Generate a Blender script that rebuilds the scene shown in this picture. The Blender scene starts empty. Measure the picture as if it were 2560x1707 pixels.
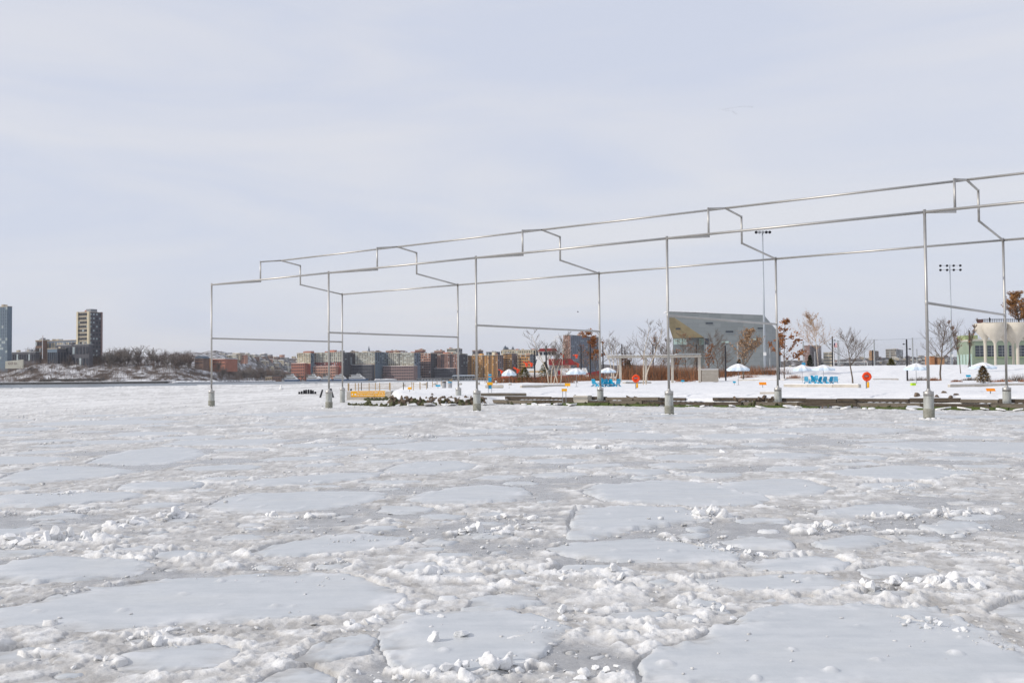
import bpy, bmesh, math, random
import numpy as np
from mathutils import Vector, Matrix, noise as mnoise

# ------------------------------------------------------------------ camera
SC = bpy.context.scene
COL = SC.collection
F, YAW, PIT, ROL = 2653.6, -0.6767, 0.0339, -0.0087      # focal length in photo pixels, angles in radians
CX, CY, CZ = 101.8932, -72.4495, 3.0                     # the camera in the steel frame's own coordinates
fw = np.array([0, math.cos(PIT), math.sin(PIT)])
rt = np.array([1.0, 0, 0])
up = np.cross(rt, fw)
rt2 = rt * math.cos(ROL) + up * math.sin(ROL)
up2 = up * math.cos(ROL) - rt * math.sin(ROL)
cd = bpy.data.cameras.new('camera')
cam = bpy.data.objects.new('camera', cd)
COL.objects.link(cam)
cd.sensor_width = 36.0
cd.lens = 36.0 * F / 2560.0
cd.clip_start = 0.1
cd.clip_end = 20000
M = Matrix(((rt2[0], up2[0], -fw[0], 0), (rt2[1], up2[1], -fw[1], 0), (rt2[2], up2[2], -fw[2], CZ), (0, 0, 0, 1)))
cam.matrix_world = M
SC.camera = cam

# ------------------------------------------------------------------ sky, sun, exposure
SUN_AZ = math.radians(-106)      # clockwise from the view direction: left and a little behind the camera
SUN_EL = math.radians(29)
wd = bpy.data.worlds.new('World')
SC.world = wd
wd.use_nodes = True
nt = wd.node_tree
for n in list(nt.nodes):
    nt.nodes.remove(n)
out = nt.nodes.new('ShaderNodeOutputWorld')
bg = nt.nodes.new('ShaderNodeBackground')
bg.inputs['Strength'].default_value = 0.1
sky = nt.nodes.new('ShaderNodeTexSky')
sky.sky_type = 'NISHITA'
sky.sun_disc = False
sky.sun_elevation = SUN_EL
sky.sun_rotation = SUN_AZ
sky.air_density = 1.0
sky.dust_density = 1.5
tc = nt.nodes.new('ShaderNodeTexCoord')
mp = nt.nodes.new('ShaderNodeMapping')
mp.inputs['Scale'].default_value = (1.0, 1.0, 5.5)
mp.inputs['Rotation'].default_value = (0.0, 0.12, 0.4)
nz = nt.nodes.new('ShaderNodeTexNoise')
nz.inputs['Scale'].default_value = 2.2
nz.inputs['Detail'].default_value = 5.0
nz.inputs['Roughness'].default_value = 0.52
nz.inputs['Distortion'].default_value = 0.6
rp = nt.nodes.new('ShaderNodeValToRGB')
rp.color_ramp.elements[0].position = 0.38
rp.color_ramp.elements[0].color = (7.0, 7.42, 8.7, 1)
rp.color_ramp.elements[1].position = 0.64
rp.color_ramp.elements[1].color = (8.1, 8.17, 8.75, 1)
mx = nt.nodes.new('ShaderNodeMix')
mx.data_type = 'RGBA'
mx.inputs[0].default_value = 0.86
L_ = nt.links.new
L_(tc.outputs['Generated'], mp.inputs['Vector'])
L_(mp.outputs['Vector'], nz.inputs['Vector'])
L_(nz.outputs['Fac'], rp.inputs['Fac'])
L_(sky.outputs['Color'], mx.inputs[6])
L_(rp.outputs['Color'], mx.inputs[7])
L_(mx.outputs[2], bg.inputs['Color'])
L_(bg.outputs['Background'], out.inputs['Surface'])
sl = bpy.data.lights.new('sun', 'SUN')
sl.energy = 2.6
sl.angle = math.radians(0.6)
sl.color = (1.0, 0.93, 0.84)
so = bpy.data.objects.new('sun', sl)
COL.objects.link(so)
sdir = Vector((math.sin(SUN_AZ) * math.cos(SUN_EL), math.cos(SUN_AZ) * math.cos(SUN_EL), math.sin(SUN_EL)))
so.rotation_euler = sdir.to_track_quat('Z', 'Y').to_euler()
so.location = (-60, -20, 60)
vs = SC.view_settings
vs.view_transform = 'Standard'
vs.look = 'None'
vs.exposure = 0.0
vs.gamma = 1.0
vs.use_curve_mapping = False
try:
    SC.cycles.use_denoising = True
    SC.cycles.max_bounces = 6
    SC.cycles.diffuse_bounces = 3
    SC.cycles.glossy_bounces = 3
    SC.cycles.transmission_bounces = 3
    SC.cycles.volume_bounces = 0
    SC.cycles.use_adaptive_sampling = True
    SC.cycles.adaptive_threshold = 0.008
    SC.cycles.denoising_prefilter = 'ACCURATE'
except Exception:
    pass

# ------------------------------------------------------------------ where photo pixels stand in the place
def ray(u, v):
    return fw + rt2 * ((u - 1280) / F) - up2 * ((v - 853.5) / F)
def P(u, v, Y):                       # the point seen at a pixel, Y metres ahead of the camera
    r = ray(u, v)
    q = np.array([0, 0, CZ]) + r * (Y / r[1])
    return Vector(q)
def G(u, v, z=0.0):                   # where a pixel's ray meets the level z
    r = ray(u, v)
    q = np.array([0, 0, CZ]) + r * ((z - CZ) / r[2])
    return Vector(q)
def S(x, y, z=0.0):                   # steel frame coordinates (x along, y across) to world
    dx, dy = x - CX, y - CY
    return Vector((dx * math.cos(YAW) - dy * math.sin(YAW), dx * math.sin(YAW) + dy * math.cos(YAW), z))
def Sinv(X, Y):
    return (X * np.cos(YAW) + Y * np.sin(YAW) + CX, -X * np.sin(YAW) + Y * np.cos(YAW) + CY)
def px2m(Y):                          # metres per photo pixel at that depth
    return Y / F

# ------------------------------------------------------------------ numpy noise
def hsh(ix, iy, s=0):
    n = (ix.astype(np.int64) * 374761393 + iy.astype(np.int64) * 668265263 + s * 982451653) & 0x7fffffff
    n = ((n ^ (n >> 13)) * 1274126177) & 0x7fffffff
    n = ((n ^ (n >> 15)) * 2246822519) & 0x7fffffff
    return ((n ^ (n >> 16)) & 0xffffff) / float(0xffffff)
def vnoise(x, y, s=0):
    ix = np.floor(x); iy = np.floor(y)
    fx = x - ix; fy = y - iy
    fx = fx * fx * fx * (fx * (fx * 6 - 15) + 10); fy = fy * fy * fy * (fy * (fy * 6 - 15) + 10)
    a = hsh(ix, iy, s); b = hsh(ix + 1, iy, s); c = hsh(ix, iy + 1, s); d = hsh(ix + 1, iy + 1, s)
    return (a * (1 - fx) + b * fx) * (1 - fy) + (c * (1 - fx) + d * fx) * fy
def fbm(x, y, o=4, s=0, g=0.5):
    t = 0; a = 1; w = 0
    for k in range(o):
        t = t + a * vnoise(x * 2 ** k + 17.3 * k, y * 2 ** k - 9.1 * k, s + k)
        w += a; a *= g
    return t / w
def blobs(x, y, cell, s=0, rmin=0.25, rmax=0.62, dens=1.0):   # height of scattered rounded lumps, 0..1, and a per-lump random
    gx = np.floor(x / cell); gy = np.floor(y / cell)
    h = np.zeros_like(x); rid = np.zeros_like(x)
    for ox in (-1, 0, 1):
        for oy in (-1, 0, 1):
            cx = gx + ox; cy = gy + oy
            px = (cx + hsh(cx, cy, s)) * cell; py = (cy + hsh(cx, cy, s + 1)) * cell
            q = hsh(cx, cy, s + 2)
            r = (rmin + (rmax - rmin) * q) * cell
            ang = hsh(cx, cy, s + 4) * 3.14
            dx = x - px; dy = y - py
            e = 0.7 + 0.6 * hsh(cx, cy, s + 5)
            d1 = (dx * np.cos(ang) + dy * np.sin(ang)) * e; d2 = (-dx * np.sin(ang) + dy * np.cos(ang)) / e
            d = (d1 * d1 + d2 * d2) / (r * r)
            k = np.sqrt(np.clip(1 - d, 0, 1)) * q
            k = np.where(hsh(cx, cy, s + 6) < dens, k, 0)
            m = k > h
            h = np.where(m, k, h); rid = np.where(m, hsh(cx, cy, s + 7), rid)
    return h, rid
def plates(x, y, cell, s=0, rmin=0.25, rmax=0.6, dens=0.7, tilt=0.1):   # height of scattered flat tilted plates, about 0..1, and a per-plate random
    gx = np.floor(x / cell); gy = np.floor(y / cell)
    h = np.zeros_like(x); rid = np.zeros_like(x)
    for ox in (-1, 0, 1):
        for oy in (-1, 0, 1):
            cx = gx + ox; cy = gy + oy
            dx = x - (cx + hsh(cx, cy, s)) * cell; dy = y - (cy + hsh(cx, cy, s + 1)) * cell
            r = (rmin + (rmax - rmin) * hsh(cx, cy, s + 2)) * cell
            a = np.arctan2(dy, dx)
            r = r * (1 + 0.22 * np.cos(3 * a + 6.28 * hsh(cx, cy, s + 3)) + 0.16 * np.cos(2 * a + 6.28 * hsh(cx, cy, s + 4)) + 0.07 * np.cos(5 * a + 6.28 * hsh(cx, cy, s + 8)))
            d = np.sqrt(dx * dx + dy * dy)
            ins = sstep(1.0, 0.86, d / r)
            k = ins * (0.35 + 0.65 * hsh(cx, cy, s + 5) + (dx * (hsh(cx, cy, s + 6) - 0.5) + dy * (hsh(cx, cy, s + 9) - 0.5)) / r * tilt * 6)
            k = np.where(hsh(cx, cy, s + 7) < dens, k, 0)
            m = k > h
            h = np.where(m, k, h); rid = np.where(m, hsh(cx, cy, s + 10), rid)
    return h, rid
def sstep(a, b, x):
    t = np.clip((x - a) / (b - a), 0, 1)
    return t * t * (3 - 2 * t)
def poly_sd(x, y, pts):               # signed distance to a polygon, positive inside
    d = np.full(x.shape, 1e9); inside = np.zeros(x.shape, bool)
    n = len(pts)
    for i in range(n):
        ax, ay = pts[i]; bx_, by_ = pts[(i + 1) % n]
        ex, ey = bx_ - ax, by_ - ay
        t = np.clip(((x - ax) * ex + (y - ay) * ey) / (ex * ex + ey * ey + 1e-12), 0, 1)
        d = np.minimum(d, (x - ax - t * ex) ** 2 + (y - ay - t * ey) ** 2)
        c = ((ay > y) != (by_ > y)) & (x < (bx_ - ax) * (y - ay) / (by_ - ay + 1e-12) + ax)
        inside ^= c
    d = np.sqrt(d)
    return np.where(inside, d, -d)

# ------------------------------------------------------------------ mesh helpers
class MB:
    def __init__(s):
        s.v = []; s.f = []; s.m = []
    def add(s, vs, fs, m=0):
        b = len(s.v)
        s.v += [tuple(p) for p in vs]
        s.f += [tuple(b + i for i in f) for f in fs]
        s.m += [m] * len(fs)
        return s
    def box(s, c, d, rz=0.0, m=0, rx=0.0, ry=0.0):
        R = (Matrix.Rotation(rz, 3, 'Z') @ Matrix.Rotation(ry, 3, 'Y') @ Matrix.Rotation(rx, 3, 'X'))
        vs = []
        for sx in (-.5, .5):
            for sy in (-.5, .5):
                for sz in (-.5, .5):
                    vs.append(Vector(c) + R @ Vector((sx * d[0], sy * d[1], sz * d[2])))
        s.add(vs, [(0, 1, 3, 2), (4, 6, 7, 5), (0, 4, 5, 1), (2, 3, 7, 6), (0, 2, 6, 4), (1, 5, 7, 3)], m)
        return s
    def bar(s, a, b, w, h=None, m=0):          # a square bar from a to b
        a = Vector(a); b = Vector(b); h = h or w
        d = (b - a)
        if d.length < 1e-6: return s
        z = d.normalized(); x = z.cross(Vector((0, 0, 1)))
        if x.length < 1e-3: x = Vector((1, 0, 0))
        x.normalize(); y = z.cross(x)
        vs = [p + x * (sx * w / 2) + y * (sy * h / 2) for p in (a, b) for sx, sy in ((-1, -1), (1, -1), (1, 1), (-1, 1))]
        s.add(vs, [(3, 2, 1, 0), (4, 5, 6, 7), (0, 1, 5, 4), (1, 2, 6, 5), (2, 3, 7, 6), (3, 0, 4, 7)], m)
        return s
    def tube(s, a, b, r0, r1=None, n=8, m=0, cap=True):
        a = Vector(a); b = Vector(b); r1 = r0 if r1 is None else r1
        d = (b - a)
        if d.length < 1e-6: return s
        z = d.normalized(); x = z.cross(Vector((0, 0, 1)))
        if x.length < 1e-3: x = Vector((1, 0, 0))
        x.normalize(); y = z.cross(x)
        vs = []
        for p, r in ((a, r0), (b, r1)):
            for i in range(n):
                t = 2 * math.pi * i / n
                vs.append(p + x * (r * math.cos(t)) + y * (r * math.sin(t)))
        fs = [(i, (i + 1) % n, n + (i + 1) % n, n + i) for i in range(n)]
        if cap: fs += [tuple(range(n - 1, -1, -1)), tuple(range(n, 2 * n))]
        s.add(vs, fs, m)
        return s
    def lathe(s, c, prof, n=16, m=0, cap=True):   # prof: (r, z) pairs upwards
        vs = []
        for r, z in prof:
            for i in range(n):
                t = 2 * math.pi * i / n
                vs.append((c[0] + r * math.cos(t), c[1] + r * math.sin(t), c[2] + z))
        fs = []
        for k in range(len(prof) - 1):
            for i in range(n):
                j = (i + 1) % n
                fs.append((k * n + i, k * n + j, (k + 1) * n + j, (k + 1) * n + i))
        if cap: fs += [tuple(range(n - 1, -1, -1)), tuple((len(prof) - 1) * n + i for i in range(n))]
        s.add(vs, fs, m)
        return s
    def prism(s, pts, off, m=0):                 # polygon swept by a vector
        n = len(pts); o = Vector(off)
        vs = [Vector(p) for p in pts] + [Vector(p) + o for p in pts]
        s.add(vs, [tuple(range(n - 1, -1, -1)), tuple(range(n, 2 * n))] + [(i, (i + 1) % n, n + (i + 1) % n, n + i) for i in range(n)], m)
        return s
    def quad(s, a, b, c, d, m=0):
        return s.add([a, b, c, d], [(0, 1, 2, 3)], m)
    def mesh(s, name, mats, smooth=False):
        me = bpy.data.meshes.new(name)
        me.from_pydata([tuple(v) for v in s.v], [], s.f)
        for mt in (mats if isinstance(mats, (list, tuple)) else [mats]):
            me.materials.append(mt)
        if s.m and max(s.m) > 0:
            me.polygons.foreach_set('material_index', s.m)
        if smooth:
            me.polygons.foreach_set('use_smooth', [True] * len(me.polygons))
        me.validate(); me.update()
        return me
    def build(s, name, mats, parent=None, smooth=False, fix=True):
        me = s.mesh(name, mats, smooth)
        if fix: fixn(me)
        return link(name, me, parent)
def fixn(me):
    bm = bmesh.new(); bm.from_mesh(me)
    bmesh.ops.recalc_face_normals(bm, faces=bm.faces)
    bm.to_mesh(me); bm.free()
def link(name, data, parent=None, loc=None, rot=None, scale=None):
    o = bpy.data.objects.new(name, data)
    COL.objects.link(o)
    if parent: o.parent = parent
    if loc is not None: o.location = loc
    if rot is not None: o.rotation_euler = rot
    if scale is not None: o.scale = scale if hasattr(scale, '__len__') else (scale,) * 3
    return o
def tag(o, label=None, cat=None, group=None, kind=None):
    if label: o['label'] = label
    if cat: o['category'] = cat
    if group: o['group'] = group
    if kind: o['kind'] = kind
    return o
def thing(name, label, cat, loc=(0, 0, 0), rz=0.0, group=None, scale=None):
    o = link(name, None, None, loc, (0, 0, rz), scale)
    o.empty_display_size = 0.3
    return tag(o, label, cat, group)
def copy_tree(o, parent=None):
    c = o.copy(); COL.objects.link(c)
    if parent: c.parent = parent
    for ch in list(o.children):
        copy_tree(ch, c)
    return c
def place(src, loc, rz=0.0, scale=None, label=None, first=[]):
    o = copy_tree(src) if id(src) in first else src
    first.append(id(src))
    o.location = loc; o.rotation_euler = (0, 0, rz)
    if scale is not None: o.scale = scale if hasattr(scale, '__len__') else (scale,) * 3
    if label: o['label'] = label
    return o
def grid_mesh(name, X, Y, Z, keep=None, mats=(), attr=None, smooth=True):
    r, c = X.shape
    co = np.stack([X, Y, Z], -1).reshape(-1, 3).astype(np.float32)
    idx = np.arange(r * c).reshape(r, c)
    q = np.stack([idx[:-1, :-1], idx[:-1, 1:], idx[1:, 1:], idx[1:, :-1]], -1).reshape(-1, 4)
    if keep is not None:
        kq = (keep[:-1, :-1] | keep[:-1, 1:] | keep[1:, 1:] | keep[1:, :-1]).reshape(-1)
        q = q[kq]
        used = np.unique(q); mp_ = np.full(r * c, -1); mp_[used] = np.arange(len(used))
        q = mp_[q]; co = co[used]
        if attr is not None: attr = {k: a.reshape(-1)[used] for k, a in attr.items()}
    elif attr is not None:
        attr = {k: a.reshape(-1) for k, a in attr.items()}
    me = bpy.data.meshes.new(name)
    me.vertices.add(len(co)); me.vertices.foreach_set('co', co.reshape(-1))
    me.loops.add(len(q) * 4); me.loops.foreach_set('vertex_index', q.reshape(-1).astype(np.int32))
    me.polygons.add(len(q))
    me.polygons.foreach_set('loop_start', np.arange(0, len(q) * 4, 4, dtype=np.int32))
    if smooth: me.polygons.foreach_set('use_smooth', np.ones(len(q), bool))
    for mt in mats: me.materials.append(mt)
    if attr:
        for k, a in attr.items():
            at = me.attributes.new(k, 'FLOAT', 'POINT')
            at.data.foreach_set('value', a.astype(np.float32))
    me.update(calc_edges=True)
    return me

# ------------------------------------------------------------------ materials
def mat(name, col, rough=0.7, metal=0.0, var=0.12, scale=3.0, bump=0.0, bscale=None, spec=0.3, col2=None, stretch=None, cut=None, attr=None, coord='Object'):
    m = bpy.data.materials.new(name)
    m.use_nodes = True
    t = m.node_tree; N = t.nodes; b = N['Principled BSDF']
    b.inputs['Roughness'].default_value = rough
    b.inputs['Metallic'].default_value = metal
    b.inputs['Specular IOR Level'].default_value = spec
    c = N.new('ShaderNodeTexCoord')
    src = c.outputs[coord]
    if stretch:
        q = N.new('ShaderNodeMapping'); q.inputs['Scale'].default_value = stretch
        t.links.new(src, q.inputs['Vector']); src = q.outputs['Vector']
    z = N.new('ShaderNodeTexNoise')
    z.inputs['Scale'].default_value = scale; z.inputs['Detail'].default_value = 4.0; z.inputs['Roughness'].default_value = 0.6
    t.links.new(src, z.inputs['Vector'])
    r = N.new('ShaderNodeValToRGB')
    if col2 is None:
        lo = tuple(max(0, x * (1 - var)) for x in col); hi = tuple(min(1, x * (1 + var)) for x in col)
    else:
        lo, hi = col, col2
    r.color_ramp.elements[0].color = (*lo, 1); r.color_ramp.elements[1].color = (*hi, 1)
    r.color_ramp.elements[0].position, r.color_ramp.elements[1].position = cut or (0.3, 0.7)
    t.links.new(z.outputs['Fac'], r.inputs['Fac'])
    t.links.new(r.outputs['Color'], b.inputs['Base Color'])
    if bump:
        bn = N.new('ShaderNodeBump'); bn.inputs['Strength'].default_value = bump; bn.inputs['Distance'].default_value = 0.05
        z2 = N.new('ShaderNodeTexNoise'); z2.inputs['Scale'].default_value = bscale or scale * 4; z2.inputs['Detail'].default_value = 3
        t.links.new(src, z2.inputs['Vector'])
        t.links.new(z2.outputs['Fac'], bn.inputs['Height']); t.links.new(bn.outputs['Normal'], b.inputs['Normal'])
    return m
# ------------------------------------------------------------------ the river: open water, slush, floes and chunks
D = 2560.0 / 2352.0
def dpoly(pts, z=0.0):                # polygon read off the photograph, laid on the ice
    return [tuple(G(a * D, b * D, z)[:2]) for a, b in pts]
FLOES = [
 [(-40,1400),(60,1388),(130,1368),(260,1348),(330,1334),(470,1326),(600,1322),(720,1318),(800,1318),(870,1340),(925,1366),(930,1384),(850,1408),(740,1420),(640,1426),(400,1442),(200,1452),(60,1448),(-40,1452)],
 [(1455,1590),(1450,1520),(1520,1486),(1600,1466),(1680,1428),(1740,1402),(1790,1394),(1900,1391),(2050,1394),(2150,1402),(2210,1424),(2290,1462),(2400,1510),(2420,1590)],
 [(868,1450),(900,1425),(960,1410),(1060,1401),(1150,1400),(1240,1412),(1290,1432),(1306,1458),(1262,1492),(1205,1520),(1180,1552),(1080,1566),(960,1562),(890,1530),(862,1490)],
 [(566,1272),(620,1254),(690,1240),(760,1231),(880,1226),(962,1235),(930,1252),(870,1264),(780,1275),(660,1282),(590,1280)],
 [(1302,1224),(1300,1196),(1318,1170),(1390,1162),(1480,1162),(1560,1165),(1622,1178),(1640,1196),(1560,1208),(1480,1216),(1420,1232),(1350,1241),(1310,1240)],
 [(1246,1264),(1300,1250),(1390,1242),(1480,1240),(1580,1246),(1660,1256),(1722,1278),(1660,1292),(1560,1296),(1400,1290),(1300,1280)],
 [(1328,1130),(1370,1114),(1450,1106),(1560,1104),(1660,1114),(1730,1130),(1775,1150),(1720,1164),(1600,1164),(1480,1160),(1380,1150)],
 [(470,1166),(510,1144),(560,1132),(680,1128),(800,1127),(880,1130),(886,1146),(820,1160),(760,1170),(640,1179),(540,1180)],
 [(196,1064),(240,1046),(300,1034),(380,1025),(450,1029),(484,1044),(440,1058),(380,1066),(300,1069)],
 [(-20,1164),(-20,1140),(70,1134),(200,1130),(300,1129),(350,1138),(290,1150),(180,1160),(60,1166)],
 [(-20,1106),(30,1086),(90,1073),(180,1070),(260,1073),(335,1084),(250,1098),(160,1104),(70,1112)],
 [(926,1150),(980,1130),(1050,1118),(1130,1112),(1206,1120),(1236,1138),(1180,1152),(1080,1158),(980,1159)],
 [(530,1112),(600,1100),(700,1092),(800,1085),(884,1084),(870,1097),(790,1106),(690,1114),(590,1119)],
 [(868,1084),(910,1066),(980,1058),(1050,1058),(1104,1065),(1080,1080),(1000,1088),(930,1090)],
 [(1590,1334),(1660,1324),(1760,1320),(1880,1322),(1964,1340),(1930,1358),(1840,1366),(1700,1360),(1620,1350)],
 [(1856,1250),(1890,1238),(1960,1230),(2030,1232),(2056,1244),(2010,1258),(1950,1266),(1890,1260)],
 [(1690,1300),(1760,1284),(1850,1276),(1930,1282),(1966,1294),(1940,1312),(1850,1320),(1740,1318)],
 [(1846,1180),(1900,1166),(1970,1159),(2060,1160),(2156,1170),(2110,1186),(2010,1192),(1910,1190)],
 [(1636,1120),(1690,1104),(1770,1098),(1860,1102),(1926,1122),(1880,1138),(1800,1141),(1700,1138)],
 [(226,1524),(290,1496),(380,1478),(480,1474),(560,1488),(548,1514),(490,1538),(380,1552),(270,1546)],
 [(560,1590),(600,1556),(660,1534),(724,1524),(784,1552),(780,1590)],
 [(-30,1306),(40,1288),(140,1280),(300,1284),(364,1300),(310,1322),(200,1334),(70,1344),(-30,1340)],
 [(2256,1404),(2300,1380),(2380,1366),(2400,1430),(2310,1424)],
 [(650,1520),(700,1492),(780,1468),(850,1458),(880,1476),(850,1504),(760,1526),(690,1530)],
 [(910,1312),(950,1298),(1000,1292),(1014,1303),(980,1316),(935,1321)],
 [(1366,1422),(1420,1402),(1490,1400),(1546,1410),(1500,1428),(1420,1438)],
 [(1060,1404),(1090,1376),(1150,1362),(1230,1368),(1250,1390),(1180,1398)],
 [(800,1220),(840,1210),(900,1208),(950,1212),(900,1222),(840,1226)],
 [(1960,1310),(2040,1296),(2130,1300),(2170,1316),(2100,1330),(2000,1330)],
 [(2100,1210),(2160,1196),(2240,1198),(2290,1210),(2230,1224),(2150,1224)],
 [(350,1270),(420,1262),(490,1268),(480,1282),(410,1290),(350,1284)],
 [(-30,1252),(40,1262),(120,1258),(130,1270),(60,1280),(-30,1278)],
]
rng = np.random.RandomState(7)
FL = []
for k, pl in enumerate(FLOES):
    FL.append((dpoly(pl), 0.028 + 0.022 * rng.rand()))
def cen(p):
    return np.mean(np.array(p), 0)
def rad(p):
    a = np.array(p); return np.abs(a - a.mean(0)).max(0)
tries = 0
while len(FL) < 250 and tries < 14000:      # the many smaller pans farther out
    tries += 1
    v = 1010 + (1240 - 1010) * rng.rand() ** 1.25
    if tries % 2 == 0: v = 1180 + 520 * rng.rand()
    u = -60 + 2680 * rng.rand()
    c = G(u * 1.0, v)
    if c.y > 95: continue
    big = (0.5 + 1.5 * rng.rand() ** 1.5) * (0.62 + c.y / 42.0)
    if tries % 2 == 0: big = (0.10 + 0.42 * rng.rand() ** 1.8) * (0.6 + c.y / 30.0)
    n = rng.randint(8, 12); pts = []
    a0 = rng.rand() * 6.28; el = 0.6 + 0.5 * rng.rand()
    for i in range(n):
        t = 2 * math.pi * i / n; r = big * (0.72 + 0.4 * rng.rand())
        x, y = r * math.cos(t) * 1.35, r * math.sin(t) * el * 1.5
        pts.append((c.x + x * math.cos(a0 * 0.15) - y * math.sin(a0 * 0.15), c.y + x * math.sin(a0 * 0.15) + y * math.cos(a0 * 0.15)))
    ok = True
    for q, _ in FL:
        cc = cen(q); rr = rad(q)
        if abs(cc[0] - c.x) < rr[0] + big * 1.25 and abs(cc[1] - c.y) < rr[1] + big * 1.25:
            a = np.array(q); b = np.array(pts)
            if poly_sd(b[:, 0], b[:, 1], q).max() > -0.12 or poly_sd(a[:, 0], a[:, 1], pts).max() > -0.12:
                ok = False; break
    sx, sy = Sinv(c.x, c.y)
    if sy > 15: ok = False
    if ok: FL.append((pts, 0.022 + 0.025 * rng.rand()))
SHARED = {}
def ice_mat(name, kind):
    m = bpy.data.materials.new(name); m.use_nodes = True
    t = m.node_tree; N = t.nodes; b = N['Principled BSDF']
    g = N.new('ShaderNodeNewGeometry')
    def noise(sc, det=4, ro=0.55, st=None):
        z = N.new('ShaderNodeTexNoise'); z.inputs['Scale'].default_value = sc; z.inputs['Detail'].default_value = det; z.inputs['Roughness'].default_value = ro
        if st:
            q = N.new('ShaderNodeMapping'); q.inputs['Scale'].default_value = st
            t.links.new(g.outputs['Position'], q.inputs['Vector']); t.links.new(q.outputs['Vector'], z.inputs['Vector'])
        else: t.links.new(g.outputs['Position'], z.inputs['Vector'])
        return z
    def ramp(src, *st):
        r = N.new('ShaderNodeValToRGB')
        while len(r.color_ramp.elements) < len(st): r.color_ramp.elements.new(0.5)
        for e, (p, c) in zip(r.color_ramp.elements, st): e.position = p; e.color = (*c, 1)
        t.links.new(src, r.inputs['Fac']); return r
    def mix(f, a, c):
        k = N.new('ShaderNodeMix'); k.data_type = 'RGBA'
        if isinstance(f, float): k.inputs[0].default_value = f
        else: t.links.new(f, k.inputs[0])
        t.links.new(a, k.inputs[6]); t.links.new(c, k.inputs[7]); return k.outputs[2]
    if kind == 'slush':
        at = N.new('ShaderNodeAttribute'); at.attribute_name = 'snow'
        n1 = noise(0.8, 6, 0.66, (1, 0.7, 1)); n2 = noise(9.0, 4, 0.65); n3 = noise(2.6, 5, 0.7)
        wet = ramp(n1.outputs['Fac'], (0.34, (0.25, 0.24, 0.225)), (0.46, (0.41, 0.395, 0.37)), (0.58, (0.52, 0.51, 0.49)), (0.70, (0.62, 0.625, 0.62)))
        wet2 = ramp(n3.outputs['Fac'], (0.38, (0.28, 0.26, 0.235)), (0.5, (0.47, 0.45, 0.42)), (0.62, (0.70, 0.70, 0.70)))
        vo = N.new('ShaderNodeTexVoronoi'); vo.inputs['Scale'].default_value = 7.0; vo.inputs['Randomness'].default_value = 1.0
        dq = N.new('ShaderNodeMapping'); dq.inputs['Scale'].default_value = (1, 0.7, 1); t.links.new(g.outputs['Position'], dq.inputs['Vector']); t.links.new(dq.outputs['Vector'], vo.inputs['Vector'])
        sp = N.new('ShaderNodeSeparateColor'); t.links.new(vo.outputs['Color'], sp.inputs['Color'])
        plc = ramp(sp.outputs[0], (0.0, (0.28, 0.27, 0.255)), (0.45, (0.42, 0.41, 0.40)), (0.8, (0.52, 0.525, 0.525)), (1.0, (0.68, 0.69, 0.70)))
        base = mix(0.5, wet.outputs['Color'], wet2.outputs['Color'])
        base = mix(0.38, base, plc.outputs['Color'])
        sn = ramp(n2.outputs['Fac'], (0.25, (0.70, 0.69, 0.665)), (0.65, (0.85, 0.85, 0.845)))
        col = mix(at.outputs['Fac'], base, sn.outputs['Color'])
        wa = N.new('ShaderNodeAttribute'); wa.attribute_name = 'wet'
        ld = ramp(n3.outputs['Fac'], (0.3, (0.25, 0.255, 0.265)), (0.55, (0.36, 0.36, 0.36)), (0.75, (0.50, 0.51, 0.52)))
        k6 = N.new('ShaderNodeMath'); k6.operation = 'MULTIPLY'; k6.inputs[1].default_value = 0.8; t.links.new(wa.outputs['Fac'], k6.inputs[0])
        col = mix(k6.outputs[0], col, ld.outputs['Color'])
        rr_ = N.new('ShaderNodeMapRange'); rr_.inputs['To Min'].default_value = 0.55; rr_.inputs['To Max'].default_value = 0.2; t.links.new(wa.outputs['Fac'], rr_.inputs['Value']); t.links.new(rr_.outputs['Result'], b.inputs['Roughness'])
        b.inputs['Specular IOR Level'].default_value = 0.3
        hs = 24.0; st = 0.6
    elif kind == 'floe':
        n1 = noise(0.55, 5, 0.55, (1, 1.4, 1)); n2 = noise(4.0, 5, 0.65)
        a = ramp(n1.outputs['Fac'], (0.3, (0.44, 0.475, 0.505)), (0.52, (0.51, 0.538, 0.56)), (0.72, (0.565, 0.575, 0.565)))
        c = ramp(n2.outputs['Fac'], (0.3, (0.44, 0.468, 0.49)), (0.7, (0.585, 0.60, 0.61)))
        col = mix(0.45, a.outputs['Color'], c.outputs['Color'])
        at = N.new('ShaderNodeAttribute'); at.attribute_name = 'snow'
        sn = ramp(n2.outputs['Fac'], (0.3, (0.66, 0.67, 0.68)), (0.7, (0.78, 0.785, 0.79)))
        col = mix(at.outputs['Fac'], col, sn.outputs['Color'])
        ea = N.new('ShaderNodeAttribute'); ea.attribute_name = 'edge'
        n5 = noise(1.6, 6, 0.7, (0.5, 1.6, 1))
        ec = ramp(n5.outputs['Fac'], (0.36, (0.33, 0.325, 0.315)), (0.5, (0.48, 0.475, 0.46)), (0.64, (0.66, 0.67, 0.68)))
        col = mix(ea.outputs['Fac'], col, ec.outputs['Color'])
        st5 = ramp(n5.outputs['Fac'], (0.40, (0.0, 0.0, 0.0)), (0.66, (0.55, 0.55, 0.55)))
        wsn = N.new('ShaderNodeRGB'); wsn.outputs[0].default_value = (0.62, 0.638, 0.655, 1)
        col = mix(st5.outputs['Color'], col, wsn.outputs[0])
        b.inputs['Roughness'].default_value = 0.36
        b.inputs['Specular IOR Level'].default_value = 0.35
        hs = 22.0; st = 0.12
    else:
        n2 = noise(5.0, 4, 0.6)
        col = ramp(n2.outputs['Fac'], (0.25, (0.70, 0.695, 0.68)), (0.6, (0.83, 0.835, 0.84))).outputs['Color']
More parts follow.
